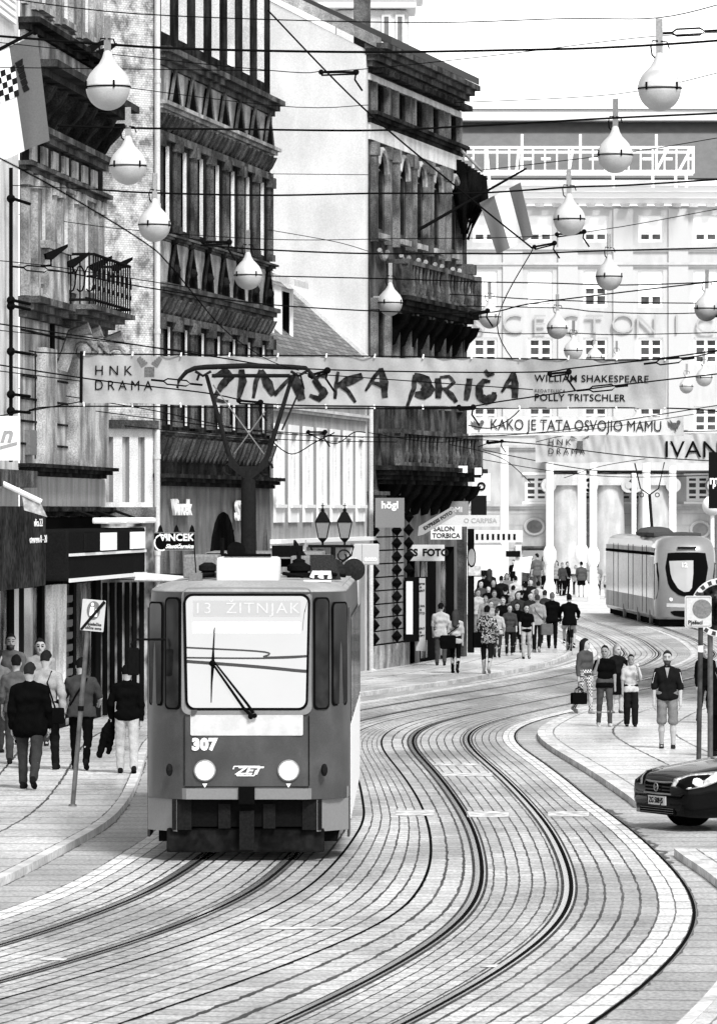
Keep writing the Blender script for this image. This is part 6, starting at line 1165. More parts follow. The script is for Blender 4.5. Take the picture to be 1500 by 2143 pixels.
def cmat(v, pat=None):
    nm = f'cloth_{pat or "plain"}_{int(v * 1000)}'
    if nm in MATS: return MATS[nm]
    m = M(nm, v, .9, .14, gs=60, blotch=.18, bs=7)
    if pat:
        t = m.node_tree; N = t.nodes; Lk = t.links.new; tc = N.new('ShaderNodeTexCoord')
        if pat == 'check':
            n = N.new('ShaderNodeTexChecker'); n.inputs['Scale'].default_value = 26; n.inputs[1].default_value = (.55, .55, .55, 1); n.inputs[2].default_value = (.02, .02, .02, 1); Lk(tc.outputs['Object'], n.inputs[0]); Lk(n.outputs[0], N['Principled BSDF'].inputs['Base Color'])
        else:
            n = N.new('ShaderNodeTexNoise'); n.inputs['Scale'].default_value = 16; n.inputs['Detail'].default_value = 1; Lk(tc.outputs['Object'], n.inputs[0]); r = N.new('ShaderNodeValToRGB'); r.color_ramp.interpolation = 'CONSTANT'; e = r.color_ramp.elements; e[0].color = (.02, .02, .02, 1); e[1].position = .5; e[1].color = (.45, .45, .45, 1); k = e.new(.57); k.color = (.12, .12, .12, 1); Lk(n.outputs[0], r.inputs[0]); Lk(r.outputs[0], N['Principled BSDF'].inputs['Base Color'])
    return m
SKIN = M('skin', .36, .6, .08, gs=30); SKIND = M('skin_tanned', .23, .6, .08, gs=30); FACE_DARK = M('brow_and_eye', .02, .5, .1); LIPS = M('lips', .12, .5, .1); BEARD = M('stubble', .05, .9, .3, gs=80)
PG_ = 'people walking in the street'
def person(label, px, fy_, hy, yaw, top=(.01, 1.0, .86, .022), bot=(.02, 'long', .0), shoes=.01, hair=('short', .012), skin=0, gait=.0, arms=((0, .12, .15), (0, .12, .15)), hyaw=0, hpitch=0, lean=0, ground=HP, det=None, build=1.0, sit=False, topat=None, botpat=None, beard=False, dx=0, loc=None, H_=None, shoe_up=0):
    if loc is None: b = G(px, fy_, ground); d = b.y; Ht = (fy_ - hy) * d / F_PX
    else: b = Vector(loc); d = b.y; Ht = H_
    k = Ht / 1.75; near = d < 112; h = .0135 if near else .022 if d < 200 else .03
    hb = build
    # --- skeleton, facing -Y
    P = {}; pel = np.array([0, 0, .93]) if not sit else np.array([0, .0, .98]); tl = R(lean)
    def up(z, x=0, y=0): zz = z - .93; return pel + np.array([x, y - math.sin(tl) * zz, math.cos(tl) * zz])
    legs = []
    for s_, ph in ((1, gait), (-1, -gait)):
        hip = pel + np.array([s_ * .092 * hb, 0, -.02])
        if sit: a, kb = (1.15, 1.25) if s_ > 0 else (.75, 1.0)
        else: a = (.62 if near else .5) * ph; kb = .12 + (.75 * max(0, -ph)) * (1 if abs(ph) > .3 else .4)
        kn = hip + .42 * np.array([s_ * (.03 if not sit else .12), -math.sin(a), -math.cos(a)]); an = kn + .42 * np.array([0, -math.sin(a - kb), -math.cos(a - kb)])
        legs.append((hip, kn, an, a - kb))
    low = min(l[2][2] for l in legs) - .075 if not sit else 0
    off = np.array([0, 0, -low]); legs = [(l[0] + off, l[1] + off, l[2] + off, l[3]) for l in legs]; pel = pel + off
    armsj = []
    for s_, (a, ab, eb) in zip((1, -1), arms):
        sh = up(1.385, s_ * .178 * hb); el = sh + .285 * np.array([s_ * math.sin(ab) , -math.sin(a) * math.cos(ab), -math.cos(a) * math.cos(ab)])
        ii = -s_ * .25 * min(eb, 1.2); wr = el + .25 * np.array([s_ * math.sin(ab) * .3 + ii, -math.sin(a + eb) * math.cos(ii), -math.cos(a + eb)]); dv = (wr - el) / np.linalg.norm(wr - el); armsj.append((sh, el, wr, wr + dv * .085, dv))
    hc = up(1.63, 0, -.015); HR = rotz(R(hyaw)) @ np.array([[1, 0, 0], [0, math.cos(R(hpitch)), -math.sin(R(hpitch))], [0, math.sin(R(hpitch)), math.cos(R(hpitch))]])
    hp = lambda x, y, z: hc + HR @ np.array([x, y, z])
    allp = np.array([q for l in legs for q in l[:3]] + [q for a in armsj for q in a[:4]] + [hc + [0, 0, .15], pel]); lo = allp.min(0) - .24; hi = allp.max(0) + .24; lo[2] = -.06
    # --- body
    S = SDF(lo, hi, h)
    def torso(S, g, kk=.05, z0=.9):
        S.cone(up(.95, -.07 * hb), up(.95, .07 * hb), .105 * hb + g, .105 * hb + g, kk); S.cone(up(1.1, -.05 * hb), up(1.1, .05 * hb), .096 * hb + g, .096 * hb + g, kk); S.cone(up(1.27, -.075 * hb), up(1.27, .075 * hb), .10 * hb + g, .10 * hb + g, kk)
        for q_ in (-1, 1): S.cone(up(1.425, q_ * .03), up(1.39, q_ * .15 * hb), .058 + g * .8, .05 + g * .8, .045)
    torso(S, 0)
    for hip, kn, an, fa in legs:
        S.cone(hip, kn, .082 * hb, .055, .03); S.cone(kn, kn + (an - kn) * .4, .052, .056, .02); S.cone(kn + (an - kn) * .4, an, .056, .036, .02); S.cone(an + [0, .03, -.045], an + [0, -.12, -.05], .03, .026, .02)
    for sh, el, wr, hd, dv in armsj: S.cone(sh, el, .05, .04, .03); S.cone(el, wr, .041, .027, .02); S.cone(wr, hd, .028, .03, .015)
    S.cone(up(1.43), hp(0, .01, -.08), .056, .052, .03)
    S.ell(hc, (.079, .097, .121), HR, .02); S.cone(hp(0, -.035, -.055), hp(0, -.055, -.085), .05, .04, .03); S.cone(hp(0, -.088, .015), hp(0, -.108, -.025), .010, .017, .012)
    for sx in (-1, 1): S.ell(hp(sx * .078, .008, -.01), (.012, .024, .034), HR, .008)
    body = S.mesh('person', SKIND if skin else SKIN); body.location = b; body.rotation_euler = (0, 0, R(yaw)); body.scale = (k, k, k); tag(body, label, 'person', PG_); me = body.data
    me.materials.append(FACE_DARK); me.materials.append(LIPS); me.materials.append(BEARD)
    c = np.zeros(len(me.polygons) * 3); me.polygons.foreach_get('center', c); c = (c.reshape(-1, 3) - hc) @ HR; mi = np.zeros(len(c), int)
    fr = c[:, 1] < -.05; ex = np.abs(np.abs(c[:, 0]) - .034)
    mi[fr & (ex < .02) & (np.abs(c[:, 2] - .008) < .009)] = 1; mi[fr & (ex < .025) & (np.abs(c[:, 2] - .036) < .007)] = 1; mi[fr & (np.abs(c[:, 0]) < .026) & (np.abs(c[:, 2] + .066) < .007)] = 2
    if beard: mi[(c[:, 1] < .01) & (c[:, 2] < -.045) & (c[:, 2] > -.14) & (np.abs(c[:, 0]) < .085) & ~((np.abs(c[:, 0]) < .02) & (np.abs(c[:, 2] + .066) < .006))] = 3
    me.polygons.foreach_set('material_index', mi)
    if near:     # five fingers on each hand, added to the same body mesh
        q = MB()
        for s_, (sh, el, wr, hd, dv) in zip((1, -1), armsj):
            side = np.cross(dv, [1, 0, 0]); side /= np.linalg.norm(side); pal = np.cross(dv, side)
            for i, (o_, l_) in enumerate(((-.027, .068), (-.009, .078), (.009, .074), (.026, .058))):
                p0 = hd + side * o_ + dv * .012; p1 = p0 + dv * l_ * .5 + pal * .008 * s_; p2 = p1 + dv * l_ * .4 + pal * .026 * s_; q.tube([p0, p1, p2], [.0095, .009, .007], 6)
            p0 = wr + dv * .02 - side * .028; q.tube([p0, p0 + dv * .035 - side * .022, p0 + dv * .068 - side * .026 + pal * .012 * s_], [.012, .0105, .008], 6)
        bm = bmesh.new(); bm.from_mesh(me); vv = [bm.verts.new(p) for p in q.v]; [bm.faces.new([vv[i] for i in f]) for f in q.f]; bm.to_mesh(me); bm.free()
    # --- clothes
    rs = random.Random(label)
    p1_, p2_, p3_ = rs.uniform(0, 6), rs.uniform(0, 6), rs.uniform(.8, 1.2)
    def wrinkle(S, a): S.f = S.f + a * (np.sin(26 * p3_ * S.Z + 31 * S.X + p1_) * np.sin(27 * S.X - 15 * S.Z + 21 * S.Y + p2_) + .35 * np.sin(48 * S.Z - 37 * S.X + 20 * S.Y + p2_))
    ta, sl, hem, g = top; S = SDF(lo, hi, h); torso(S, g)
    if hem < .85: S.cone(up(.85, -.085 * hb), up(.85, .085 * hb), .11 * hb + g, .11 * hb + g, .05)
    for sh, el, wr, hd, dv in armsj:
        if sl <= 0: continue
        e2 = sh + (el - sh) * min(1, sl * 2); S.cone(sh, e2, .048 + g * .8, .043 + g * .8, .016)
        if sl > .5: S.cone(el, el + (wr - el) * (sl - .5) * 2, .043 + g * .75, .033 + g * .6, .014)
    S.cone(up(1.43), up(1.475), .058 + g * .5, .05 + g * .3, .03)
    S.f = np.maximum(S.f, hem + off[2] - S.Z) if True else S.f
    wrinkle(S, .006); S.mesh('top', cmat(ta, topat), body)
    ba, bt_, fl = bot; S = SDF(lo, hi, h); ln = {'long': 1.0, 'short': .47, 'knee': .56, 'skirt': .5, 'crop': .8}[bt_]
    S.cone(up(.97, -.075 * hb), up(.97, .075 * hb), .108 * hb + .014, .108 * hb + .014, .05)
    for hip, kn, an, fa in legs:
        if ln > .5:
            e = (ln - .5) * 2; S.cone(hip, kn, .09 * hb + .006, .066 + fl, .03); S.cone(kn, kn + (an - kn) * min(e, .96), .066 + fl, .052 + fl - .01 * (1 - e) , .02)
        else: S.cone(hip, hip + (kn - hip) * ln * 2, .094 * hb + .012, .088 + fl, .03)
    if bt_ == 'skirt': a1 = (legs[0][1] + legs[1][1]) / 2; S.cone(up(.9), a1, .14, .17, .04)
    if bt_ in ('short', 'knee', 'skirt', 'crop'): S.f = np.maximum(S.f, min(l[1][2] for l in legs) + {'short': .10, 'knee': -.06, 'skirt': -.02, 'crop': -.2}[bt_] - S.Z)
    wrinkle(S, .005); S.mesh('trousers' if bt_ != 'skirt' else 'skirt', cmat(ba, botpat), body)
    for hip, kn, an, fa in legs:
        S = SDF(an - [.13, .22, .14], an + [.13, .18, .13], h * .8); pt = max(-.9, min(.9, fa * .8)); R_ = lambda y, z: np.array([0, y * math.cos(pt) + z * math.sin(pt) , z * math.cos(pt) - y * math.sin(pt)])
        S.cone(an + R_(.045, -.04), an + R_(-.1, -.045), .042, .04, .02); S.cone(an + R_(-.1, -.045), an + R_(-.15, -.05), .04, .03, .02); S.cone(an + R_(.03, 0), an + R_(.02, .01 + shoe_up), .04, .042, .02); S.mesh('shoe', cmat(shoes), body)
    ht, ha = hair
    if ht != 'none':
        S = SDF(hc - [.2, .26, .42], hc + [.2, .28, .2], h * .8)
        if ht == 'short': cut = lambda q: np.maximum(-(q[..., 1] + .035 + np.clip(q[..., 2] - .05, -.05, .1) * 1.6), -(q[..., 2] + .05 + .35 * np.minimum(q[..., 1], .0) * -1 - .0))
        else: cut = lambda q: -(q[..., 1] + .045 + np.clip(q[..., 2] - .05, -.12, .1) * 1.2)
        S.ell(hc + HR @ np.array([0, .008, .012]), (.089, .107, .131), HR, .01, cut)
        if ht == 'long': S.cone(hp(0, .06, .0), up(1.34, 0, .12), .085, .075, .05); S.cone(hp(-.07, .03, .0), up(1.38, -.07, .06), .035, .03, .03); S.cone(hp(.07, .03, .0), up(1.38, .07, .06), .035, .03, .03)
        if ht == 'bun': S.ell(hp(0, .09, .03), (.05, .05, .05), None, .02)
        if ht == 'bob': S.cone(hp(0, .04, .0), hp(0, .07, -.10), .085, .075, .04)
        S.f = S.f + .004 * np.sin(70 * S.X + 30 * S.Z) * np.sin(60 * S.Z + 40 * S.Y); S.mesh('hair', cmat(ha), body)
    bpy.context.view_layer.update() if False else None
    mw = Matrix.Translation(b) @ Matrix.Rotation(R(yaw), 4, 'Z') @ Matrix.Scale(k, 4)
    return dict(o=body, mw=mw, wr=[mw @ Vector(a[3]) for a in armsj], pel=mw @ Vector(pel), up=lambda z, x=0, y=0: mw @ Vector(up(z, x, y)), head=lambda x, y, z: mw @ Vector(hp(x, y, z)), k=k, sh=[mw @ Vector(a[0]) for a in armsj])
def held(name, label, cat, at, w, dth, hgt, alb, rz=0, strap=None, soft=.03, handles=True):
    """bag hanging from a hand or strap; its top centre is at the given point"""
    o = thing(name, label, cat, at, rz); q = MB(); q.bbox(-w / 2, w / 2, -dth / 2, dth / 2, -hgt - .1, -.1, soft); q.build('bag_body', cmat(alb), o, smooth=True)
    inv = (Matrix.Translation(at) @ Matrix.Rotation(rz, 4, 'Z')).inverted()
    if strap: q = MB(); q.tube([inv @ Vector(p) for p in strap], .014, 5); q.build('strap', cmat(alb * .8), o)
    elif handles: q = MB(); [q.tube([(-w * .28, y, -.11), (-w * .2, y, -.02), (0, y, .01), (w * .2, y, -.02), (w * .28, y, -.11)], .01, 5) for y in (-.03, .03)]; q.build('handles', cmat(alb * .8), o)
    return o
BK = .004; DK = .010; MD = .045; LG_ = .20; WH = .46; PL = .30
sw = lambda f, o=.14, e=.2: ((f, o, e), (-f, o, e))
# ---- left pavement
p = person('man from behind in dark blazer and jeans with cropped hair, walking away', 62, 1652, 1388, 172, (BK, .98, .72, .034), (.035, 'long', .006), .01, ('short', .02), gait=.35, arms=((-.1, .16, .25), (.15, .16, .25)), hpitch=12, build=1.12)
p = person('man from behind in pale shirt with a dark diagonal strap, behind the blazer man', 96, 1612, 1362, 168, (PL, .98, .84, .026), (DK, 'long', .006), .012, ('short', .015), gait=-.4, arms=((0, .2, .4), (-.2, .3, .3)), hpitch=16)
held('shoulder_bag', 'dark flat shoulder bag on pale shirted man', 'bag', p['pel'] + Vector((.16, -.16, .1)), .3, .09, .26, BK, .2, strap=[p['pel'] + Vector((.16, -.16, .0)), p['up'](1.3, -.06, .15), p['up'](1.46, -.1, .05), p['up'](1.3, .05, -.14)])
p = person('man from behind in mid grey top with backpack straps at the picture edge', 34, 1600, 1372, 184, (.09, .7, .84, .024), (.05, 'long', .006), .012, ('short', .010), gait=.3, arms=sw(.1))
p = person('bearded man facing camera in open grey jacket over dark tee', 22, 1556, 1328, 10, (.10, .98, .76, .030), (.03, 'long', .005), .02, ('short', .02), gait=.2, beard=True, hpitch=2)
p = person('short haired man facing camera in light shirt behind the backs of others', 84, 1562, 1338, 5, (.26, .98, .84, .024), (.06, 'long', .005), .02, ('short', .015), gait=-.2, hpitch=4)
p = person('tall man in black pullover and pale trousers with his head turned aside', 143, 1502, 1304, 25, (BK, .95, .84, .026), (.34, 'long', .006), .02, ('short', .03), gait=.25, arms=((0, .22, .2), (.1, .25, .2)), hyaw=38, build=1.08)
p = person('man from behind in dark grey tee with bag strap, before the leaning post', 170, 1612, 1378, 176, (.042, .42, .84, .028), (BK, 'long', .004), .01, ('short', .008), gait=.32, arms=((.35, .32, .9), (.35, .32, .9)), hpitch=10, build=1.08)
q = MB(); pts = [p['up'](1.44, -.1, .06), p['up'](1.38, -.07, .15), p['up'](1.2, .06, .155), p['up'](1.02, .16, .10)]; q.tube(pts, .016, 5); tag(q.build('bag_strap', cmat(BK)), 'black bag strap crossing the back of grey tee man', 'strap')
q = MB(); q.tube([p['pel'] + Vector((.145 * math.cos(a), .135 * math.sin(a), -.065)) for a in [i * math.pi / 8 for i in range(17)]], .013, 5); tag(q.build('belt', cmat(.4)), 'pale shirt hem belt of the man in grey tee', 'belt')
p = person('man from behind in black sweater and cream trousers beside the tram', 266, 1619, 1392, 182, (BK, .98, .85, .028), (.40, 'long', .012), .01, ('short', .006), gait=.22, arms=((.12, .28, .45), (-.05, .12, .15)), hpitch=6, hyaw=-15, build=1.05)
w_ = p['wr'][0]; o = thing('carried_coat', 'crumpled dark coat carried over the arm of cream trousered man', 'coat', w_); S_ = SDF((-.35, -.25, -.75), (.3, .25, .2), .02); S_.cone((.05, 0, .05), (-.08, .02, -.2), .07, .09, .03); S_.cone((-.08, 0, -.15), (-.2, .0, -.55), .085, .05, .03); S_.cone((.0, 0, -.2), (-.05, .05, -.5), .06, .04, .03); S_.f += .012 * np.sin(40 * S_.X + 25 * S_.Z) * np.sin(30 * S_.Z); c_ = S_.mesh('cloth', cmat(BK), o)
p = person('bare armed walker of whom only a shoulder and arm show', -6, 1575, 1362, 170, (.16, .4, .84, .024), (.03, 'long', .0), .02, ('short', .02), gait=.2)
# ---- right pavement group
p = person('woman in grey cardigan and checked trousers with head turned, dark handbag in hand', 1224, 1494, 1337, 35, (.065, .98, .88, .016), (.3, 'long', -.006), .3, ('long', .015), gait=.35, arms=((-.05, .12, .15), (-.05, .15, .15)), hyaw=42, build=.90, botpat='check')
held('handbag', 'black structured handbag carried by the woman in checked trousers', 'handbag', Vector(W(1211, 1440, p['pel'].y - .12)), .34, .14, .24, BK, .35)
p = person('woman in black top and jeans eating, in front of the group', 1265, 1521, 1352, 8, (BK, .38, .84, .016), (.055, 'long', .0), .45, ('bun', .01), gait=.25, arms=((0, .15, .15), (.6, .3, 2.05)), hyaw=-18, build=.98, skin=1)
o = thing('ice_cream', 'pale ice cream cone in hand of woman in black top', 'ice cream', p['wr'][1]); q = MB(); q.lathe([(.006, -.08), (.026, .03)], 10); q.build('cone', cmat(.25), o); q = MB(); q.ball((0, 0, .05), .034, 8); q.build('scoop', cmat(.6), o, smooth='all')
p = person('blonde woman in dark dress raising a hand to her mouth', 1291, 1493, 1350, 20, (DK, .4, .80, .016), (BK, 'skirt', .02), .1, ('bob', .24), gait=.1, arms=((.9, .3, 2.0), (-.05, .12, .2)), hyaw=25, build=.92)
p = person('boy in white tee and dark loose trousers licking an ice cream', 1320, 1521, 1371, 0, (.44, .40, .84, .022), (DK, 'long', .022), .012, ('short', .008), gait=.12, arms=((.55, .2, 2.1), (0, .15, .15)), skin=1, build=.92)
o = thing('ice_cream', 'small ice cream held before the face of the boy', 'ice cream', p['wr'][0]); q = MB(); q.lathe([(.006, -.08), (.024, .03)], 10); q.build('cone', cmat(.3), o); q = MB(); q.ball((0, 0, .05), .032, 8); q.build('scoop', cmat(.6), o, smooth='all')
p = person('bearded man in dark half zip jacket and cargo shorts walking to camera', 1396, 1567, 1364, -3, (DK, .55, .86, .024), (.17, 'knee', .022), .02, ('short', .02), gait=.12, arms=((.05, .2, .2), (-.05, .2, .2)), beard=True, skin=0)
q = MB(); [q.tube([p['up'](1.43, s_ * .12, -.03), p['sh'][0 if s_ > 0 else 1] + Vector((s_ * .05, -.05, -.02)), p['sh'][0 if s_ > 0 else 1] + Vector((s_ * .09, -.05, -.2))], .008, 5) for s_ in (1, -1)]; st = q.build('sleeve_stripes', cmat(.5)); st.parent = p['o']; st.matrix_parent_inverse = p['mw'].inverted()
q = MB(); q.add([p['up'](1.46, -.04, -.085), p['up'](1.46, .04, -.085), p['up'](1.27, 0, -.150)], [(0, 1, 2)]); st = q.build('undershirt', cmat(.25), fixn=False); st.parent = p['o']; st.matrix_parent_inverse = p['mw'].inverted()
p = person('light haired woman in dark jacket behind the two grey posts', 1476, 1514, 1354, 15, (BK, .98, .84, .024), (DK, 'long', .0), .012, ('bob', .2), gait=.3)
p = person('dark clothed figure behind the mirror post, mostly out of frame', 1506, 1584, 1395, 170, (BK, .98, .8, .026), (BK, 'long', .004), .01, ('short', .01), gait=.2)
# ---- corner pavement, nearer walkers
p = person('young man from behind in pale shirt at the photo shop window', 922, 1393, 1263, 178, (.42, .45, .80, .026), (.05, 'long', .004), .02, ('short', .008), gait=.2, arms=sw(.15))
p = person('long haired woman from behind in white top with big dark bag', 953, 1409, 1277, 170, (.44, .45, .82, .018), (BK, 'long', -.006), .012, ('long', .045), gait=.35, build=.9)
held('tote_bag', 'big slouchy black bag on hip of the long haired woman', 'bag', p['pel'] + Vector((-.2, -.1, .22)), .42, .16, .36, BK, .1, strap=[p['pel'] + Vector((-.2, -.1, .15)), p['up'](1.3, -.1, .13), p['up'](1.45, -.12, .02)], soft=.06)
p = person('woman from behind in patterned blouse with dark bag, in front of the crowd', 1019, 1411, 1268, 168, (.2, .9, .78, .024), (DK, 'crop', .0), .3, ('short', .008), gait=.4, topat='floral', build=1.0, arms=((0, .25, .2), (-.1, .3, .2)))
held('shoulder_bag', 'black shoulder bag beside the woman in patterned blouse', 'bag', p['pel'] + Vector((-.26, -.05, .25)), .22, .14, .4, BK, .2, strap=[p['pel'] + Vector((-.26, -.05, .15)), p['up'](1.44, -.15, .02)])
# ---- the crowd on the corner: x, foot y, head y, yaw, top, trousers, hair, label
crowd = [
 (1011,1292,1198,170,(BK,.98,.8,.024),(BK,'long',0),('short',.006),'dark clad man walking away at the crowd edge by black post'),
 (1024,1290,1191,176,(DK,.98,.8,.026),(BK,'long',0),('long',.03),'brown haired woman in black coat deep in the crowd'),
 (1033,1282,1183,180,(BK,.98,.8,.024),(DK,'long',0),('short',.006),'man in black rising tallest at the back of crowd'),
 (1032,1312,1214,5,(BK,.98,.8,.024),(BK,'long',0),('none',0),'bald man in black facing camera amid the crowd'),
 (1000,1334,1234,10,(.36,.45,.84,.02),(.2,'long',0),('short',.03),'person in white tee facing camera beside the black post'),
 (1016,1346,1248,-10,(.22,.45,.84,.02),(.1,'long',0),('short',.12),'fair haired boy facing camera behind the patterned blouse'),
 (1034,1337,1236,8,(.12,.5,.84,.02),(.05,'long',0),('short',.06),'person with sunglasses facing camera in the crowd'),
 (1044,1350,1262,14,(.30,.5,.84,.02),(.12,'long',0),('bob',.2),'blonde girl in pale top amid the crowd'),
 (1057,1332,1229,172,(BK,.98,.8,.024),(BK,'long',0),('short',.006),'black clad person seen from behind at the crowd centre'),
 (1078,1302,1206,176,(.44,.5,.8,.026),(.03,'long',0),('short',.008),'dark haired man in white shirt from behind, far in crowd'),
 (1069,1346,1247,12,(.07,.5,.84,.02),(.03,'long',0),('long',.16),'fair long haired woman facing camera in the crowd'),
 (1084,1350,1238,0,(.03,.98,.84,.022),(.02,'long',0),('long',.01),'dark haired woman in glasses facing camera in crowd'),
 (1097,1322,1221,182,(BK,.98,.8,.026),(BK,'long',0),('short',.006),'man in black jacket from behind, next to the white shirt'),
 (1066,1372,1266,6,(.05,.7,.8,.022),(DK,'long',0),('long',.012),'long dark haired woman in grey top striding to camera'),
 (1082,1366,1262,-8,(BK,.98,.8,.022),(DK,'long',0),('long',.006),'woman in black with long dark hair at crowd front'),
 (1101,1379,1266,4,(BK,.3,.86,.02),(.36,'long',0),('bob',.012),'woman in black vest and white trousers at the crowd front'),
 (1124,1366,1245,168,(.36,.5,.84,.026),(DK,'long',.004),('short',.05),'man from behind in pale shirt with a bag at his hip'),
 (1155,1357,1240,178,(BK,.98,.82,.028),(BK,'long',.004),('short',.1),'grey haired man from behind in dark jacket by the cyclist'),
 (1126,1320,1217,174,(.42,.5,.82,.026),(.04,'long',0),('short',.008),'dark haired man in white tee behind the pale shirt man'),
 (1122,1340,1234,176,(.2,.5,.82,.024),(.03,'long',0),('short',.12),'fair haired person in grey between two backs'),
 (1040,1376,1274,170,(.40,.95,.82,.024),(.03,'long',0),('short',.03),'person in pale long sleeves half hidden by the patterned blouse'),
 (1110,1310,1212,0,(DK,.98,.8,.024),(BK,'long',0),('short',.01),'dark clad man facing camera at the back near the shirt'),
 (1006,1312,1216,8,(.05,.98,.8,.024),(BK,'long',0),('short',.01),'dark jacketed person facing camera close behind the black post'),
 (1022,1322,1226,-6,(BK,.98,.8,.024),(DK,'long',0),('short',.008),'black clad person facing camera beside the bald man'),
 (1049,1306,1206,176,(DK,.98,.8,.026),(BK,'long',0),('short',.01),'dark backed walker under the kiosk lettering'),
 (1060,1296,1200,4,(.16,.9,.8,.024),(DK,'long',0),('long',.02),'long haired person in grey under the kiosk board'),
 (1052,1358,1250,10,(BK,.9,.82,.022),(BK,'long',0),('bob',.09),'woman in black with bobbed hair facing camera'),
 (1090,1338,1236,174,(BK,.98,.82,.026),(BK,'long',0),('short',.006),'black jacketed back between the white shirt and vest'),
 (1110,1350,1240,6,(.02,.98,.82,.024),(DK,'long',0),('short',.02),'dark jacketed man facing camera behind the vest woman'),
 (1140,1346,1236,176,(.03,.98,.82,.026),(BK,'long',0),('short',.02),'dark backed man half behind the grey haired one'),
 (1074,1326,1226,172,(.28,.5,.82,.024),(DK,'long',0),('short',.008),'person in light tee from behind at the crowd middle'),
 (1027,1358,1258,12,(.3,.6,.82,.022),(.1,'long',0),('short',.05),'child in pale top just behind the patterned blouse'),
 (1096,1256,1170,0,(.05,.98,.8,.024),(BK,'long',0),('short',.01),'dark figure beside the white placard on far kerb'),
 (1176,1247,1178,30,(.05,.98,.8,.024),(BK,'long',0),('short',.02),'dark figure standing behind the paper reader'),
 (1204,1246,1184,10,(.2,.9,.8,.024),(BK,'long',0),('short',.02),'person in grey between the reader and hoodie man'),
 # waiting on the far kerb
 (1049,1238,1178,10,(DK,.98,.8,.024),(BK,'long',0),('short',.01),'dark figure beside the kiosk board on the far kerb'),
 (1074,1238,1172,-20,(BK,.98,.8,.024),(BK,'long',0),('short',.01),'dark figure behind the white placard on far kerb'),
 (1112,1240,1168,150,(.3,.9,.8,.024),(.1,'long',0),('short',.02),'person in pale jacket leaning in on far kerb'),
 (1123,1244,1159,200,(.10,.5,.8,.026),(.06,'long',0),('short',.01),'tall man in grey tee, back turned, on far kerb'),
 (1138,1240,1163,40,(.14,.98,.8,.024),(BK,'long',0),('long',.03),'woman in grey seen side on at the far kerb'),
 (1151,1242,1162,0,(.34,.98,.8,.026),(.04,'long',0),('short',.01),'man in pale jacket facing camera on far kerb'),
 (1164,1243,1174,-30,(.30,.9,.8,.022),(BK,'long',0),('long',.015),'long haired woman in white and black on far kerb'),
 (1187,1246,1176,60,(BK,.98,.8,.024),(BK,'long',0),('short',.02),'man in black reading a paper on the far kerb'),
 (1216,1250,1176,178,(.075,.98,.82,.03),(BK,'short',.02),('short',.006),'man from behind in grey hoodie and black shorts'),
 (1247,1250,1191,40,(.45,.6,.8,.024),(DK,'long',0),('short',.01),'person in white top with dark trousers near far tram'),
 (1250,1246,1180,170,(.2,.6,.8,.024),(.05,'long',0),('short',.06),'person behind the white topped one near the far tram'),
 (1270,1251,1188,-20,(.42,.6,.74,.024),(.05,'short',.02),('short',.02),'person in white shirt and dark shorts near far tram'),
 (1283,1248,1195,170,(.03,.9,.8,.024),(.02,'long',0),('short',.01),'small dark figure right beside the far tram')]
for i, (x, fy__, hy__, yw, tp, bt, hr, lb) in enumerate(crowd):
    rr = random.Random(i * 7 + 1); ga = rr.choice([.35, -.35, .2, -.25, .3]) if fy__ > 1255 else rr.uniform(-.12, .12)
    p = person(lb, x, fy__, hy__, yw, tp, bt, rr.choice([.01, .02, .25]), hr, gait=ga, arms=((rr.uniform(-.25, .3), rr.uniform(.12, .25), rr.uniform(.1, .8)), (rr.uniform(-.25, .3), rr.uniform(.12, .25), rr.uniform(.1, .8))), hyaw=rr.uniform(-20, 20), skin=rr.random() < .3, build=rr.uniform(.92, 1.08), ground=HP if fy__ > 1270 else .012)
    if lb.startswith('man from behind in pale shirt with'): held('messenger_bag', 'light canvas messenger bag hanging from the pale shirt man', 'bag', p['pel'] + Vector((.28, -.12, .05)), .38, .16, .34, .13, .3, strap=[p['pel'] + Vector((.28, -.12, -.05)), p['up'](1.25, 0.02, .16), p['up'](1.45, .1, .03)], soft=.06)
    if 'reading' in lb: q = MB(); q.box(.18, .5, -.2, -.19, 1.1, 1.35); o = q.build('newspaper', cmat(.5)); o.location = p['o'].location; tag(o, 'white paper held by the man in black on far kerb', 'paper')
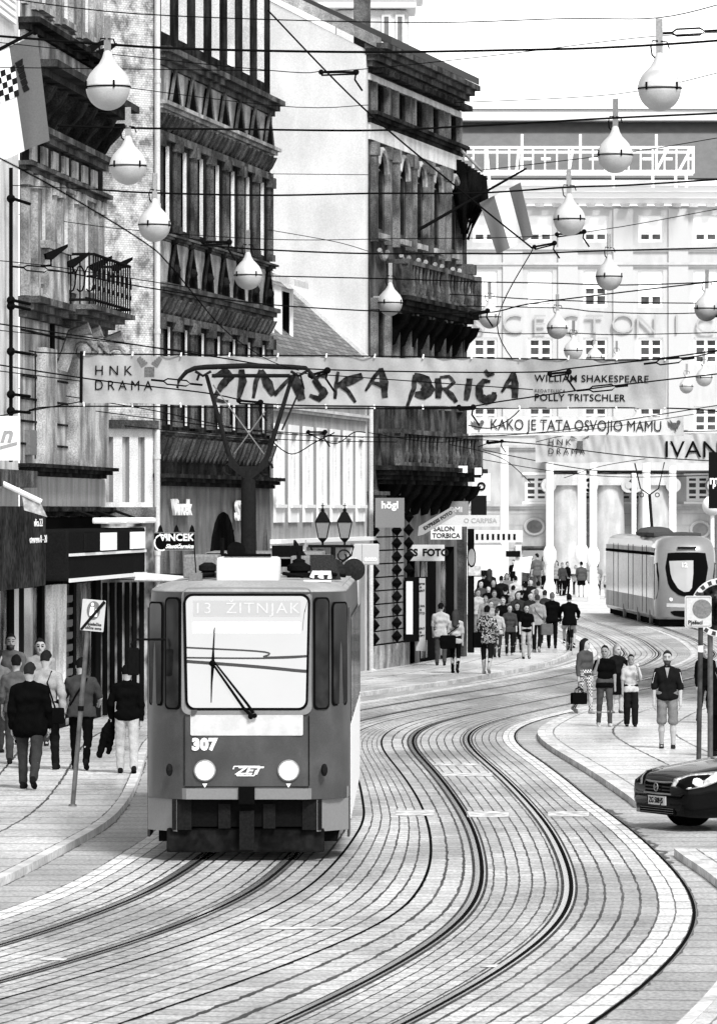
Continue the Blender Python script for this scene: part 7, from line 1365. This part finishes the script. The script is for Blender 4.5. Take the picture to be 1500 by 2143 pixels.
o = thing('placard', 'white tilted placard held up on the far kerb', 'placard', W(1092, 1182, 276)); q = MB(); q.prism([(-.45, -.3), (.35, -.4), (.5, .42), (-.3, .3)], 0, .02); q.build('board', WHITE, o); q = MB(); q.tube([(0, .02, -.35), (-.05, .02, -1.2)], .02, 5); q.build('stick', GREYM, o)
# ---- cyclist seen from behind
bk = G(1192, 1369, .006); by = bk.y + .5; Bk = thing('bicycle', 'dark bicycle ridden away on the curve beside the crowd', 'bicycle', (bk.x, by, .012), R(3)); q = MB()
for y in (-.52, .52):
    q = MB(); q.tube([(0, y + .33 * math.cos(a), .345 + .33 * math.sin(a)) for a in [i * math.pi / 14 for i in range(29)]], .02, 6, cap=False); w_ = q.build('wheel', BLACK, Bk); q = MB(); [q.tube([(0, y, .345), (0, y + .32 * math.cos(a), .345 + .32 * math.sin(a))], .003, 3) for a in [i * math.pi / 8 for i in range(16)]]; q.build('spokes', STEEL, w_)
q = MB(); q.tube([(0, -.52, .345), (0, -.1, .30), (0, .38, .85), (0, -.15, .88), (0, -.52, .345)], .018, 6); q.tube([(0, -.1, .30), (0, -.17, .95)], .018, 6); q.tube([(0, .52, .345), (0, .4, .7), (0, .36, 1.0)], .018, 6); q.build('frame', BLACK, Bk)
q = MB(); q.tube([(-.3, .3, 1.02), (-.1, .38, 1.02), (.1, .38, 1.02), (.3, .3, 1.02)], .016, 6); q.build('handlebar', BLACK, Bk); q = MB(); q.bbox(-.08, .08, -.3, -.02, .93, .99, .025); q.build('saddle', BLACK, Bk); q = MB(); q.tube([(-.2, -.08, .38), (-.05, -.1, .3), (.05, -.1, .3), (.2, -.12, .2)], .015, 6); q.build('pedals', STEEL, Bk); q = MB(); q.box(-.05, .05, -.87, -.85, .5, .75); q.build('mudguard', BLACK, Bk)
p = person('cyclist from behind in dark jacket and pale shorts riding a bicycle', 0, 0, 0, 180, (BK, .98, .84, .03), (.30, 'knee', .02), .012, ('short', .006), sit=True, arms=((.75, .35, .25), (.75, .35, .25)), lean=14, loc=(bk.x, by - .16, .03), H_=1.74, build=1.05)
